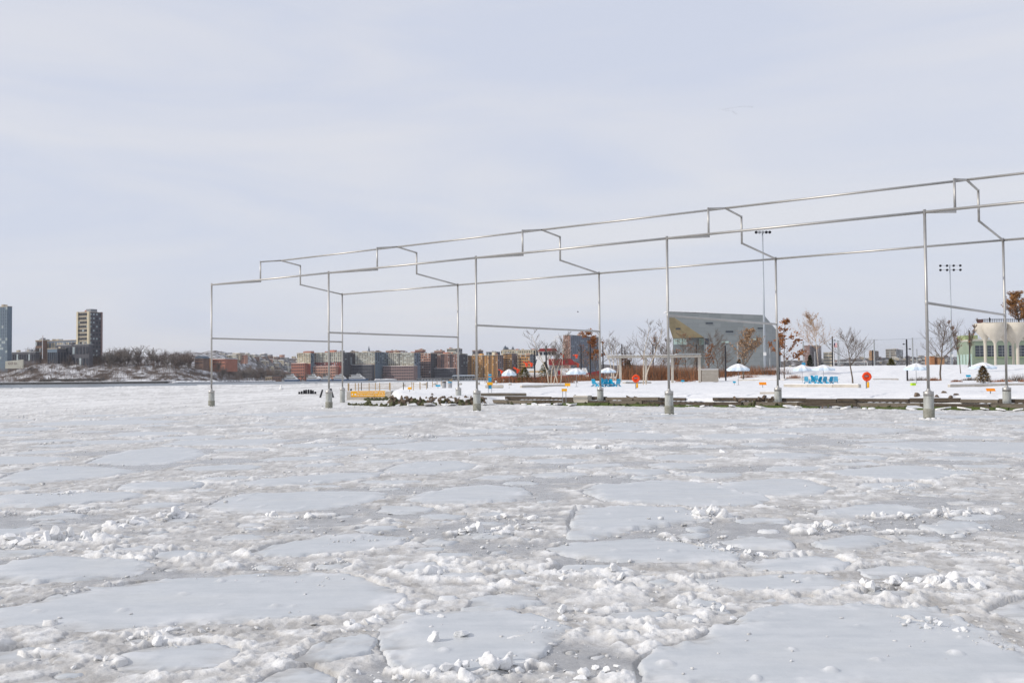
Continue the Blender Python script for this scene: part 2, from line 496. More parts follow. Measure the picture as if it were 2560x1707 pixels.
        b.inputs['Roughness'].default_value = 0.6
        b.inputs['Specular IOR Level'].default_value = 0.2
        hs = 34.0; st = 0.55
    t.links.new(col, b.inputs['Base Color'])
    h = noise(hs, 3, 0.6); bn = N.new('ShaderNodeBump'); bn.inputs['Strength'].default_value = st; bn.inputs['Distance'].default_value = 0.02
    t.links.new(h.outputs['Fac'], bn.inputs['Height']); t.links.new(bn.outputs['Normal'], b.inputs['Normal'])
    if kind == 'slush':                   # the slush is crumbly near the pier and smoother out in the river
        ra = N.new('ShaderNodeAttribute'); ra.attribute_name = 'relief'; t.links.new(ra.outputs['Fac'], bn.inputs['Strength'])
    return m
M_SLUSH = ice_mat('slush', 'slush'); M_FLOE = ice_mat('floe_ice', 'floe'); M_CHUNK = ice_mat('packed_snow_ice', 'chunk'); M_SLUSHC = mat('grey_brash', (0.52, 0.515, 0.505), rough=0.5, col2=(0.76, 0.765, 0.77), scale=1.2, cut=(0.35, 0.62))

# open water out to the far shore
m = mat('cold_water', (0.10, 0.125, 0.15), rough=0.32, var=0.25, scale=0.02, bump=0.6, bscale=0.5, spec=0.5, stretch=(1, 0.3, 1))
w = link('river', grid_mesh('river', *[a.astype(float) for a in np.meshgrid(np.linspace(-3000, 4000, 15), np.linspace(-300, 6000, 15))], np.full((15, 15), -0.14), mats=[m]))
tag(w, kind='structure')

PILES = [  # display pixels of piles and ridges: from, to, height in m, pieces
 (0,1252,245,1242,.24,40),(262,1218,340,1205,.18,16),(330,1200,432,1188,.20,16),(440,1147,512,1143,.14,9),(585,1190,745,1186,.15,20),
 (1045,1228,1180,1226,.17,24),(1150,1220,1268,1222,.16,18),(1060,1200,1095,1194,.14,5),(1110,1192,1160,1190,.12,5),(1180,1190,1262,1194,.13,10),
 (1258,1326,1350,1324,.16,12),(1384,1322,1424,1318,.17,6),(1606,1192,1660,1186,.24,12),(1525,1234,1720,1280,.12,26),
 (1980,1190,2100,1186,.12,14),(2130,1186,2290,1176,.16,20),(2010,1226,2130,1222,.12,14),(1820,1214,1960,1208,.12,14),(1830,1226,1960,1220,.13,10),
 (1975,1352,2085,1346,.16,16),(2120,1350,2240,1344,.17,16),(1960,1288,1985,1280,.12,4),(2050,1120,2098,1118,.16,5),
 (712,1020,748,1012,.3,7),(130,1136,192,1132,.2,8),(920,1000,980,1004,.35,10),(1275,1032,1430,1030,.32,18),(250,1460,420,1478,.10,18),(360,1460,440,1450,.12,10),
 (860,1556,1010,1566,.10,12),(1040,1555,1230,1535,.15,18),(0,1440,200,1436,.05,8),(1300,1400,1390,1440,.08,16),(1540,1420,1700,1400,.07,14),
 (740,1250,960,1240,.06,14),(0,1155,160,1160,.05,8),(520,1118,900,1122,.05,12),(2170,1080,2300,1084,.12,12),(1700,1060,1900,1062,.12,12),(0,1180,250,1176,.14,26),(430,1100,520,1096,.12,8),
 (640,1302,800,1294,.08,18),(470,1310,600,1304,.07,12),(1240,1570,1420,1545,.10,12),(90,1500,260,1530,.07,14),(560,1330,760,1336,.04,10),(1420,1440,1440,1500,.06,8),
 (2080,1420,2330,1500,.06,24),(1180,1470,1290,1440,.06,16),(800,1450,860,1430,.09,10),(1990,1290,2250,1260,.07,16)]
# the slush sheet, finer near the camera
NR, NC = 640, 940
vv = np.linspace(3.0 * 1061 / 7.0, 3.0 * 1061 / 980.0, NR)
Yr = 3.0 * 1061 / vv
tt = np.linspace(-1, 1, NC)
dY = np.gradient(Yr)[:, None]
Yg = np.repeat(Yr[:, None], NC, 1) + (rng.rand(NR, NC) - 0.5) * dY * 0.4
X = (0.60 * Yg + 3.0) * (tt[None, :] + (rng.rand(NR, NC) - 0.5) * 0.8 / NC)
cell = np.maximum(1.2 * Yr / NC, np.abs(dY[:, 0]) * 0.45)[:, None]
def fade(s):                          # a lump size shows only where the sheet is fine enough
    return np.clip(s / (2.2 * cell) - 0.6, 0, 1)
fsd = np.full(X.shape, -9.0)          # distance to the nearest floe edge, positive inside
for pl, th in FL:
    a = np.array(pl); x0, y0 = a.min(0) - 1.6; x1, y1 = a.max(0) + 1.6
    r0 = np.searchsorted(Yr, y0 - 1); r1 = np.searchsorted(Yr, y1 + 1)
    if r1 <= r0: continue
    xs = X[r0:r1]; ys = Yg[r0:r1]
    mk = (xs > x0) & (xs < x1) & (ys > y0) & (ys < y1)
    if not mk.any(): continue
    sd = np.full(xs.shape, -9.0); sd[mk] = poly_sd(xs[mk], ys[mk], pl)
    fsd[r0:r1] = np.maximum(fsd[r0:r1], sd)
rough_mask = sstep(0.48, 0.70, fbm(X / 2.6, Yg / 2.2, 4, 11)) * (0.62 + 0.38 * sstep(14, 26, Yg))
rim_on = sstep(0.46, 0.60, fbm(X / 1.7, Yg / 1.7, 3, 31))
rim = np.exp(-((fsd + 0.10) / 0.12) ** 2) * rim_on
h = 0.010 * (fbm(X / 0.35, Yg / 0.35, 4, 3) - 0.5) * 2 + 0.03 * (fbm(X / 3.0, Yg / 3.0, 3, 5) - 0.5)
crum = np.clip(fbm(X / 0.16, Yg / 0.16, 4, 17, 0.68) - 0.46, 0, 1) * 4.0 * fade(0.10)      # crumbled slush
crum2 = np.clip(fbm(X / 0.5, Yg / 0.42, 4, 19, 0.7) - 0.50, 0, 1) * 4.0 * fade(0.3)
b2, i2 = blobs(X, Yg, 0.27, 50, 0.2, 0.5, 0.35)
p1, i1 = plates(X, Yg, 0.17, 40, 0.25, 0.6, 0.7, 0.22)
p2, i3 = plates(X, Yg, 0.46, 50, 0.25, 0.62, 0.7, 0.12)
p3, i4 = plates(X, Yg, 1.2, 60, 0.22, 0.55, 0.5, 0.05)
b4, _ = blobs(X, Yg, 2.2, 70, 0.2, 0.5, 0.55)
b3, _ = blobs(X, Yg, 0.9, 72, 0.2, 0.5, 0.55)
lum = 0.016 * p1 * fade(0.17) * (0.4 + 0.6 * rough_mask) + 0.026 * p2 * fade(0.46) + 0.022 * p3 \
    + 0.020 * crum * (0.22 + 0.78 * rough_mask) + 0.036 * crum2 * rough_mask * (0.4 + 0.6 * rim_on) + 0.03 * b2 * fade(0.27) * rough_mask
lum += rim * (0.014 + 0.03 * crum + 0.028 * crum2 + 0.015 * p1)
# ridges heaped up where floes have ground together
ridge = np.zeros_like(X)
for u0, v0, u1, v1, hh, n_ in PILES:
    p0 = G(u0 * D, v0 * D); p1 = G(u1 * D, v1 * D)
    r0 = np.searchsorted(Yr, min(p0.y, p1.y) - 2.5); r1 = np.searchsorted(Yr, max(p0.y, p1.y) + 2.5)
    if r1 <= r0: continue
    xs = X[r0:r1]; ys = Yg[r0:r1]
    ex_, ey_ = p1.x - p0.x, p1.y - p0.y
    t_ = np.clip(((xs - p0.x) * ex_ + (ys - p0.y) * ey_) / (ex_ * ex_ + ey_ * ey_), 0, 1)
    wv = 0.5 * (fbm(xs / 0.7, ys / 0.7, 2, 900) - 0.5)
    d_ = np.sqrt((xs - p0.x - t_ * ex_ + wv) ** 2 + (ys - p0.y - t_ * ey_ + wv) ** 2)
    wd0 = 0.07 + 0.75 * hh
    g_ = np.exp(-(d_ / wd0) ** 2) * np.clip(2.6 * fbm(xs / 0.45, ys / 0.45, 4, 910, 0.65) - 0.75, 0, 1.3)
    ridge[r0:r1] = np.maximum(ridge[r0:r1], hh * 0.75 * g_)
lum += ridge * (0.75 + 0.5 * crum * 0.5)
patch = np.zeros_like(X)
cellx = (1.2 * Yr / NC)[:, None]
for s_ in (0.35, 0.8, 1.8, 4.0, 9.0):       # white brash lying in the grey slush, at every distance
    wgt = np.exp(-(np.log(s_ / np.maximum(0.45, 13 * cellx))) ** 2 / 0.9)
    patch = np.maximum(patch, wgt * sstep(0.49, 0.58, fbm(X / s_, Yg / np.maximum(s_ * 1.3, 5 * dY), 4, 930 + int(s_ * 10), 0.66)))
lum += 0.014 * patch
big = sstep(26, 70, Yg)
lum += big * (0.15 * b4 * sstep(0.5, 0.68, fbm(X / 9, Yg / 14, 3, 91)) + 0.045 * b3 + 0.09 * np.clip(fbm(X / 1.4, Yg / 2.0, 3, 92, 0.7) - 0.5, 0, 1) * 3)
lum += sstep(60, 160, Yg) * 0.05 * np.clip(fbm(X / 6, Yg / 12, 4, 95, 0.7) - 0.47, 0, 1) * 2
wet = sstep(0.575, 0.66, fbm(X / 3.4 + 40, Yg / 2.6, 4, 960, 0.55)) * sstep(90, 40, Yg) * (ridge < 0.02)
lum = lum * (0.5 + 0.5 * sstep(200, 60, Yg)) * (1 - 0.82 * wet)
h = h * sstep(170, 40, Yg) + lum
snow = np.clip(sstep(0.024, 0.08, lum) * (0.35 + 0.6 * i3) + 0.35 * p2 * (i3 > 0.6) * fade(0.46) + 0.3 * p3 * (i4 > 0.5) + 0.4 * rim + sstep(0.02, 0.07, ridge) + (0.30 + 0.42 * sstep(16, 55, Yg)) * patch * (0.5 + 0.5 * i3), 0, 1)
snow = np.maximum(snow, sstep(35, 150, Yg) * (0.26 + 0.62 * patch + 0.15 * sstep(0.42, 0.62, fbm(X / 5, Yg / 9, 5, 99, 0.65))))
snow = snow * (1 - 0.85 * wet)
h = np.where((fsd > 0.03) & (ridge < 0.02), np.minimum(h, 0.0) - 0.03, h)
# where the ice field stops short of the far shore
ex = np.array([459, 581, 729, 900.]); ey = np.array([-222, -171, -113, -90.])
edge = np.interp(Yg, ex, ey) + 14 * (fbm(X / 30, Yg / 60, 3, 5) - 0.5)
keep = (Yg < 452) | (X > edge)
sx, sy = Sinv(X, Yg)
keep &= ~((sy > 26) & (sx > 30) & (Yg < 280))
ice = link('river_ice', grid_mesh('river_ice', X, Yg, h, keep, [M_SLUSH], {'snow': snow, 'wet': wet, 'relief': 0.25 + 0.35 * sstep(120, 25, Yg)}))
tag(ice, kind='structure')
M_SLUSHF = M_SLUSH.copy(); M_SLUSHF.name = 'river_slush'
for lk in list(M_SLUSHF.node_tree.links):
    if lk.to_socket.name == 'Normal' and lk.to_node.type == 'BSDF_PRINCIPLED': M_SLUSHF.node_tree.links.remove(lk)
ice.data.materials.append(M_SLUSHF)
cy_ = np.zeros(len(ice.data.polygons) * 3, np.float32); ice.data.polygons.foreach_get('center', cy_)
ice.data.polygons.foreach_set('material_index', (cy_.reshape(-1, 3)[:, 1] > 200).astype(np.int32))

# floes: each a slab of its own with a broken edge
for k, (pl, th) in enumerate(FL):
    a = np.array(pl); x0, y0 = a.min(0) - 0.08; x1, y1 = a.max(0) + 0.08
    yc = max(7.0, 0.5 * (y0 + y1)); near = max(7.5, y0)
    stx = np.clip(near * 0.0028, 0.022, 0.3); sty = np.clip(near * near * 0.0005, 0.035, 0.7)
    nx = int(np.clip((x1 - x0) / stx, 14, 230)); ny = int(np.clip((y1 - y0) / sty, 10, 150))
    gx, gy = np.meshgrid(np.linspace(x0, x1, nx), np.linspace(y0, y1, ny))
    sd = poly_sd(gx, gy, pl)
    nse = 0.30 * (fbm(gx / 0.55, gy / 0.55, 5, 200 + k, 0.6) - 0.5) + 0.34 * (fbm(gx / 1.9, gy / 1.9, 2, 230 + k) - 0.5)
    sd = sd + nse * min(1, 0.35 + min(x1 - x0, y1 - y0) / 4) - 0.02
    ew = max(0.035, stx * 1.3)
    top = th + 0.016 * (fbm(gx / 1.3, gy / 1.0, 3, 300 + k) - 0.5) * 2 + 0.006 * (fbm(gx / 0.25, gy / 0.25, 3, 301) - 0.5)
    drift = sstep(0.56, 0.70, fbm(gx / 0.8, gy / 0.55, 4, 400 + k)) * sstep(0.75, 0.1, sd)
    top = top + 0.03 * drift * fbm(gx / 0.12, gy / 0.12, 3, 8)
    pb, _ = blobs(gx, gy, 0.5, 500 + k, 0.05, 0.16, 0.30)
    top = top + 0.05 * pb * np.clip(0.5 / (6 * stx), 0, 1)
    z = np.where(sd > -ew * 1.0, -0.10 + (top + 0.10) * sstep(-ew, ew * 0.5, sd), -0.10)
    eg = sstep(0.42, 0.0, sd) * sstep(0.40, 0.58, fbm(gx / 0.5, gy / 0.4, 4, 520 + k, 0.65))
    z = z - 0.6 * (z + 0.01) * np.clip(eg * 1.2, 0, 1) * (sd > 0)
    sn = np.clip(0.75 * drift + pb * 2 + 0.35 * sstep(0.05, 0.0, sd) * (eg < 0.3), 0, 1)
    me = grid_mesh('ice_floe', gx, gy, z, sd > -ew, [M_FLOE], {'snow': sn, 'edge': np.clip(eg, 0, 1)})
    if len(me.polygons): link('ice_floe', me, ice)

# chunks of broken ice and packed snow
def chunk_mesh(seed, sub, blocky):
    bm = bmesh.new()
    bmesh.ops.create_icosphere(bm, subdivisions=sub, radius=1.0)
    rs = np.random.RandomState(seed)
    flat = 0.42 if blocky == 2 else 0.8
    pl = [(Vector(rs.randn(3)).normalized(), 0.32 + 0.38 * rs.rand()) for _ in range(9 if blocky else 6)]
    if blocky == 2: pl += [(Vector((0.1 * rs.randn(), 0.1 * rs.randn(), 1)).normalized(), 0.26), (Vector((0, 0, -1)), 0.3)]
    of = Vector(rs.rand(3) * 50)
    for v in bm.verts:
        p = v.co.copy()
        for nrm, d in pl:
            e = p.dot(nrm) - d
            if e > 0: p -= nrm * (e * (0.97 if blocky else 0.75))
        n = mnoise.noise(p * 1.7 + of) * 0.5 + mnoise.noise(p * 3.9 + of) * 0.30 + mnoise.noise(p * 9.5 + of) * 0.22
        v.co = p * (1.0 + n * (0.16 if blocky else 0.62))
    me = bpy.data.meshes.new('ice_chunk')
    bm.to_mesh(me); bm.free()
    me.materials.append(M_CHUNK)
    if not blocky: me.polygons.foreach_set('use_smooth', [True] * len(me.polygons))
    me.update()
    return me
CH = [chunk_mesh(20 + i, 3, (0, 1, 2, 2, 0, 1)[i % 6]) for i in range(12)]
CL = [chunk_mesh(70 + i, 1, 1 + i % 2) for i in range(8)]
SINGLE = [(1058,1466,.13),(996,1478,.085),(965,1416,.055),(1010,1424,.06),(1290,1408,.09),(1660,1040,.22),(1722,1465,.035),(1820,1505,.032),(1817,1528,.024),
 (870,1430,.05),(1262,1292,.06),(1560,1398,.04),(700,1370,.03),(1715,1395,.05),(1850,1120,.05),(1970,1352,.07),(1480,1362,.05),(927,1350,.05),(1012,1323,.05),(930,1438,.05),(1660,1410,.06),(1552,1420,.05),(1600,1432,.05),(1715,1480,.02),(1650,1510,.018),(1590,1545,.03),(1570,1558,.025),(2040,1515,.02),(1900,1470,.02)]
cand = []
rc = random.Random(5)
def zices(x, y):                      # ice level under many points
    z = np.full(x.shape, 0.01)
    for pl, th in FL:
        a = np.array(pl); lo = a.min(0); hi = a.max(0)
        mk = (x > lo[0]) & (x < hi[0]) & (y > lo[1]) & (y < hi[1])
        if mk.any():
            z[mk] = np.where(poly_sd(x[mk], y[mk], pl) > 0.03, th, z[mk])
    return z
for u0, v0, u1, v1, hh, n in PILES:
    far_ = G(u0 * D, v0 * D).y > 24
    if far_: n *= 3
    for i in range(n):
        t = (i + rc.random()) / n
        p = G((u0 + (u1 - u0) * t) * D, (v0 + (v1 - v0) * t) * D)
        r = hh * (0.16 + 0.52 * rc.random() ** 2.2) * (0.6 + 0.7 * math.sin(math.pi * (0.15 + 0.7 * t)))
        wob = 0.35 * hh + 0.10
        if far_: r *= 0.55; wob = 0.5 * hh + 0.12
        cand.append((p.x + rc.gauss(0, wob), p.y + rc.gauss(0, wob * 1.3), r, rc.random()))
        if rc.random() < 0.5: cand.append((p.x + rc.gauss(0, wob * .4), p.y + rc.gauss(0, wob * .5), r * 0.8, -hh * 0.30))
        for _ in range(2): cand.append((p.x + rc.gauss(0, wob * 1.2), p.y + rc.gauss(0, wob * 1.6), hh * (0.08 + 0.14 * rc.random()), 0.5))
for u, v, r in SINGLE:
    p = G(u * D, v * D); cand.append((p.x, p.y, r, 2.0))
cand.sort(key=lambda c: -(c[2] / c[1]))
cz = zices(np.array([c[0] for c in cand]), np.array([c[1] for c in cand]))
for i, (x, y, r, q) in enumerate(cand[:298]):
    z = cz[i] + (r * 0.22 if q >= 0 else r * 0.4 - q)
    o = link('ice_chunk', CH[i % 12], ice, (x, y, z), (rc.gauss(0, .5), rc.gauss(0, .5), rc.random() * 6) if q < 2 else (0.3, 0.2, rc.random() * 6),
             (r * (0.9 + 0.4 * rc.random()), r * (0.9 + 0.4 * rc.random()), r * (0.75 + 0.3 * rc.random())))
small = [(x, y, r) for x, y, r, q in cand[298:]]
rr = np.random.RandomState(9)
v = 985 + (1707 - 985) * rr.rand(60000) ** 1.15; u = -80 + 2720 * rr.rand(60000)
pts = np.array([G(a, b)[:2] for a, b in zip(u, v)])
sx, sy = Sinv(pts[:, 0], pts[:, 1])
ok = (sy < 17) & (pts[:, 1] < 130)
ok &= rr.rand(60000) < 0.12 + 1.2 * sstep(0.44, 0.64, fbm(pts[:, 0] / 1.6, pts[:, 1] / 2.4, 3, 11))
zz = zices(pts[:, 0], pts[:, 1])
ok &= (zz < 0.02) | (rr.rand(60000) < 0.05)
pts = pts[ok][:3000]                   # the crumbs nobody could count
small += [(x, y, (0.010 + 0.035 * q ** 3) * (0.7 + y / 30.0)) for (x, y), q in zip(pts, rr.rand(len(pts)))]
sz = zices(np.array([c[0] for c in small]), np.array([c[1] for c in small]))
vs_, fs_ = [], []
base = 0
cl = []
for me in CL:
    co = np.zeros(len(me.vertices) * 3, np.float32); me.vertices.foreach_get('co', co)
    cl.append((co.reshape(-1, 3), np.array([tuple(p.vertices) for p in me.polygons])))
for i, (x, y, r) in enumerate(small):
    co, fa = cl[rc.randrange(8)]
    a = rc.random() * 6.28; ca, sa = math.cos(a), math.sin(a)
    R = np.array([[ca, -sa, 0], [sa, ca, 0], [0, 0, 1]])
    sc = np.array([1 + 0.6 * rc.random(), 0.8 + 0.5 * rc.random(), 0.6 + 0.4 * rc.random()]) * r
    vs_.append((co * sc) @ R.T + np.array([x, y, sz[i] + r * 0.2])); fs_.append(fa + base); base += len(co)
V = np.concatenate(vs_); Fq = np.concatenate(fs_)
me = bpy.data.meshes.new('brash_ice')
me.vertices.add(len(V)); me.vertices.foreach_set('co', V.reshape(-1).astype(np.float32))
me.loops.add(len(Fq) * 3); me.loops.foreach_set('vertex_index', Fq.reshape(-1).astype(np.int32))
me.polygons.add(len(Fq)); me.polygons.foreach_set('loop_start', np.arange(0, len(Fq) * 3, 3, dtype=np.int32))
me.materials.append(M_SLUSHC); me.update(calc_edges=True)
tag(link('brash_ice', me, ice), kind='stuff')
# ------------------------------------------------------------------ the stainless steel pipe frame on its concrete footings
def steel_mat():
    m = bpy.data.materials.new('brushed_stainless_steel'); m.use_nodes = True
    t = m.node_tree; N = t.nodes; b = N['Principled BSDF']
    b.inputs['Metallic'].default_value = 1.0; b.inputs['Roughness'].default_value = 0.52
    c = N.new('ShaderNodeTexCoord'); z = N.new('ShaderNodeTexNoise'); z.inputs['Scale'].default_value = 1.3; z.inputs['Detail'].default_value = 5
    r = N.new('ShaderNodeValToRGB')
    r.color_ramp.elements[0].color = (0.40, 0.39, 0.375, 1); r.color_ramp.elements[1].color = (0.55, 0.54, 0.52, 1)
    t.links.new(c.outputs['Object'], z.inputs['Vector']); t.links.new(z.outputs['Fac'], r.inputs['Fac']); t.links.new(r.outputs['Color'], b.inputs['Base Color'])
    return m
M_STEEL = steel_mat()
M_CONC = mat('footing_concrete', (0.33, 0.34, 0.32), rough=0.85, col2=(0.47, 0.48, 0.455), scale=1.6, bump=0.3, stretch=(2.5, 2.5, 0.7), cut=(0.35, 0.65))
M_TIDE = mat('tide_stained_concrete', (0.20, 0.20, 0.165), rough=0.8, col2=(0.32, 0.315, 0.27), scale=2.5, bump=0.35, stretch=(1.5, 1.5, 2.0))
M_ALGAE = mat('dark_algae', (0.05, 0.06, 0.03), rough=0.8, col2=(0.12, 0.115, 0.07), scale=6, bump=0.5)
BL, BW = 19.8, 19.75
HE, HCB, HCU, HR, HP, HX, C1 = 13.81, 14.63, 16.97, 17.36, 1.845, 7.73, 0.3467
fr = thing('steel_pipe_frame', 'tall open stainless steel pipe frame outlining a gabled shed, standing in the ice', 'frame', S(0, 0))
O = S(0, 0)
def L3(x, y, z):
    p = S(x, y, z); return Vector((p.x - O.x, p.y - O.y, z))
def pipe(name, a, b, r, n=16):
    mb = MB().tube(a, b, r, r, n)
    o = mb.build(name, M_STEEL, fr, smooth=True)
    return o
R_ = 0.098
for i in range(6):
    x = i * BL
    for y in (0.0, BW):
        pipe('post', L3(x, y, HP - 0.05), L3(x, y, HE + 0.17), R_)
        f = MB().lathe(L3(x, y, 0), [(0.33, 0.40 if y == 0 else -0.6), (0.33, HP - 0.30)], 24, cap=False).build('footing', M_CONC, fr, smooth=True)
        MB().lathe(L3(x, y, 0), [(0.338, HP - 0.31), (0.342, HP - 0.02), (0.30, HP), (0.02, HP + 0.003)], 24).build('steel_collar', M_STEEL, f, smooth=True)
        if y == 0:
            MB().lathe(L3(x, y, 0), [(0.36, -0.4), (0.365, 0.16), (0.372, 0.62), (0.355, 0.68), (0.33, 0.70)], 24, cap=False).build('tide_band', M_TIDE, f, smooth=True)
            MB().lathe(L3(x, y, 0), [(0.40, -0.3), (0.385, 0.03), (0.374, 0.11)], 24, cap=False).build('algae_ring', M_ALGAE, f, smooth=True)
            mbc = MB(); rcl = random.Random(int(x) + 3)
            for q in range(16):
                an = 6.283 * q / 16 + rcl.uniform(-.15, .15); rr_c = rcl.uniform(.40, .62); cc = L3(x, y, 0) + Vector((rr_c * math.cos(an), rr_c * math.sin(an), 0.0)); hs_ = rcl.uniform(.05, .16)
                mbc.lathe(cc, [(hs_ * 1.6, -.06), (hs_ * 1.3, hs_ * .35), (hs_ * .5, hs_ * .7)], 6)
            oc = mbc.build('ice_collar', M_CHUNK, f, smooth=True); oc['kind'] = 'stuff'
    pipe('crossbar', L3(x, R_, HX), L3(x, BW - R_, HX), 0.094)
    for s in (0, 1):
        e = (lambda t: t) if s == 0 else (lambda t: BW - t)
        pipe('rafter', L3(x, e(0.02), HE), L3(x, e(C1 * BW), HCB), 0.09)
        pipe('clerestory_post', L3(x, e(C1 * BW), HCB - 0.08), L3(x, e(C1 * BW), HCU + 0.08), 0.092)
        pipe('upper_rafter', L3(x, e(C1 * BW), HCU), L3(x, e(BW / 2 - 0.02), HR), 0.09)
for i in range(6):
    for y in (0.0, BW):
        MB().lathe(L3(i * BL, y, HP), [(0.20, 0.0), (0.20, 0.03), (0.135, 0.035), (0.125, 0.16), (0.10, 0.19)], 18).build('base_flange', M_STEEL, fr, smooth=False)
        MB().lathe(L3(i * BL, y, HX - .16), [(0.099, 0), (0.108, 0.02), (0.108, 0.30), (0.099, 0.32)], 16, cap=False).build('weld_sleeve', M_STEEL, fr, smooth=True)
for i in range(5):
    for nm, y, z in (('eave_pipe', 0.0, HE), ('eave_pipe', BW, HE), ('ridge_pipe', BW / 2, HR)):
        g = 0.02 if nm == 'ridge_pipe' else R_
        pipe(nm, L3(i * BL + (g if i else -R_ * (nm == 'ridge_pipe')), y, z), L3((i + 1) * BL - g, y, z), R_)
# ------------------------------------------------------------------ the snow covered peninsula and its timber and stone edge
SH = 20.4                                     # the shore line runs along the frame's far row
def W2(sx, sy): 
    p = S(sx, sy); return (p.x, p.y)
LAND = [(-13.0, 118.5), (-9.5, 117.2), (-5.0, 117.6), (-3.4, 119.6), W2(26, SH), W2(60, SH), W2(110, SH), W2(330, SH), (700, 300), (700, 760), (40, 760), (32, 420), (26, 306), (8, 292), (-26, 286), (-21, 232), (-17.4, 162), (-16.6, 149), (-14.2, 130)]
def T(X, Y):
    X = np.asarray(X, float); Y = np.asarray(Y, float)
    sx, sy = Sinv(X, Y)
    z = 1.25 + 0.0055 * np.maximum(0, np.minimum(Y, 260) - 130)
    z = z - 0.42 * sstep(31, 20.6, sy) * sstep(10, 30, sx)
    z = z - 0.25 * sstep(8, 0.5, poly_near(X, Y)) * sstep(30, 20, sx)
    z = z + 3.05 * sstep(214, 250, Y) * sstep(43, 69, X) - 2.0 * sstep(262, 300, Y) * sstep(43, 69, X)
    z = z + 0.10 * (fbm(X / 7, Y / 7, 3, 601) - 0.5) + 0.55 * sstep(0.55, 0.8, fbm(X / 9 + 3, Y / 16, 2, 605)) * sstep(165, 185, Y) * sstep(214, 200, Y) * sstep(40, 10, X)
    return z
def poly_near(X, Y):
    return np.sqrt((X + 10) ** 2 + (Y - 116) ** 2)
def TG(u, v):                                 # where the pixel's ray meets the snow
    r = ray(u, v)
    Y = np.arange(70, 700, 0.2)
    z = CZ + r[2] / r[1] * Y
    X = r[0] / r[1] * Y
    k = np.argmax(z < T(X, Y))
    if k == 0 or Y[k] > 282:
        k = int((275 - 70) / 0.2)
    return Vector((X[k], Y[k], float(T(X[k:k + 1], Y[k:k + 1])[0])))
def on(x, y, d=0.0):
    return Vector((x, y, float(T(np.array([x]), np.array([y]))[0]) + d))
def snow_mat():
    m = bpy.data.materials.new('fresh_snow'); m.use_nodes = True
    t = m.node_tree; N = t.nodes; b = N['Principled BSDF']
    g = N.new('ShaderNodeNewGeometry')
    z = N.new('ShaderNodeTexNoise'); z.inputs['Scale'].default_value = 0.8; z.inputs['Detail'].default_value = 6
    r = N.new('ShaderNodeValToRGB'); r.color_ramp.elements[0].position = 0.25; r.color_ramp.elements[0].color = (0.72, 0.73, 0.75, 1); r.color_ramp.elements[1].position = 0.6; r.color_ramp.elements[1].color = (0.83, 0.835, 0.845, 1)
    t.links.new(g.outputs['Position'], z.inputs['Vector']); t.links.new(z.outputs['Fac'], r.inputs['Fac']); t.links.new(r.outputs['Color'], b.inputs['Base Color'])
    b.inputs['Roughness'].default_value = 0.75; b.inputs['Specular IOR Level'].default_value = 0.15
    z2 = N.new('ShaderNodeTexNoise'); z2.inputs['Scale'].default_value = 2.5; z2.inputs['Detail'].default_value = 5
    bn = N.new('ShaderNodeBump'); bn.inputs['Strength'].default_value = 0.6; bn.inputs['Distance'].default_value = 0.14
    t.links.new(g.outputs['Position'], z2.inputs['Vector']); t.links.new(z2.outputs['Fac'], bn.inputs['Height']); t.links.new(bn.outputs['Normal'], b.inputs['Normal'])
    return m
M_SNOW = snow_mat()
M_TIMB = mat('weathered_timber', (0.055, 0.043, 0.032), rough=0.9, col2=(0.13, 0.105, 0.08), scale=2.0, bump=0.4, stretch=(0.6, 0.6, 5))
M_TIMB2 = mat('grey_timber', (0.13, 0.11, 0.085), rough=0.9, col2=(0.22, 0.19, 0.15), scale=2.0, bump=0.4, stretch=(0.6, 0.6, 5))
M_WEED = mat('seaweed_green_timber', (0.035, 0.055, 0.012), rough=0.8, col2=(0.10, 0.13, 0.035), scale=2.5, bump=0.5)
M_ROCK = mat('riprap_stone', (0.075, 0.055, 0.04), rough=0.95, col2=(0.23, 0.175, 0.13), scale=2.2, bump=0.5)
M_ROCKG = mat('weedy_stone', (0.05, 0.055, 0.025), rough=0.9, col2=(0.12, 0.12, 0.06), scale=2.5, bump=0.5)
M_CONC2 = mat('pale_concrete', (0.42, 0.39, 0.34), rough=0.85, col2=(0.54, 0.50, 0.44), scale=0.9, bump=0.2)
sxs = np.concatenate([np.arange(-300, -12, 3.0), np.arange(-12, 130, 0.55), np.arange(130, 420, 6.0)])
sys_ = np.concatenate([np.arange(8, 19.6, 1.0), np.arange(19.6, 27, 0.28), np.arange(27, 60, 0.8), np.arange(60, 190, 1.6), np.arange(190, 720, 7)])
a, b = np.meshgrid(sxs, sys_)
da = a - CX; db = b - CY
LX = da * math.cos(YAW) - db * math.sin(YAW); LY = da * math.sin(YAW) + db * math.cos(YAW)
sd = poly_sd(LX, LY, LAND) + 0.25 * (fbm(LX / 1.1, LY / 1.1, 3, 620) - 0.5)
LZ = T(LX, LY)
foot = np.clip(fbm(LX / 0.7, LY / 0.7, 3, 630, 0.7) - 0.56, 0, 1) * sstep(0.5, 0.62, fbm(LX / 9, LY / 9, 2, 640))
LZ = LZ - 0.5 * foot + 0.16 * (fbm(LX / 2.4, LY / 2.4, 4, 650, 0.6) - 0.5) + 0.30 * (fbm(LX / 8, LY / 11, 2, 652) - 0.5) + 0.34 * (fbm(LX / 1.5, LY / 2.2, 3, 654, 0.65) - 0.5) * sstep(200, 220, LY)
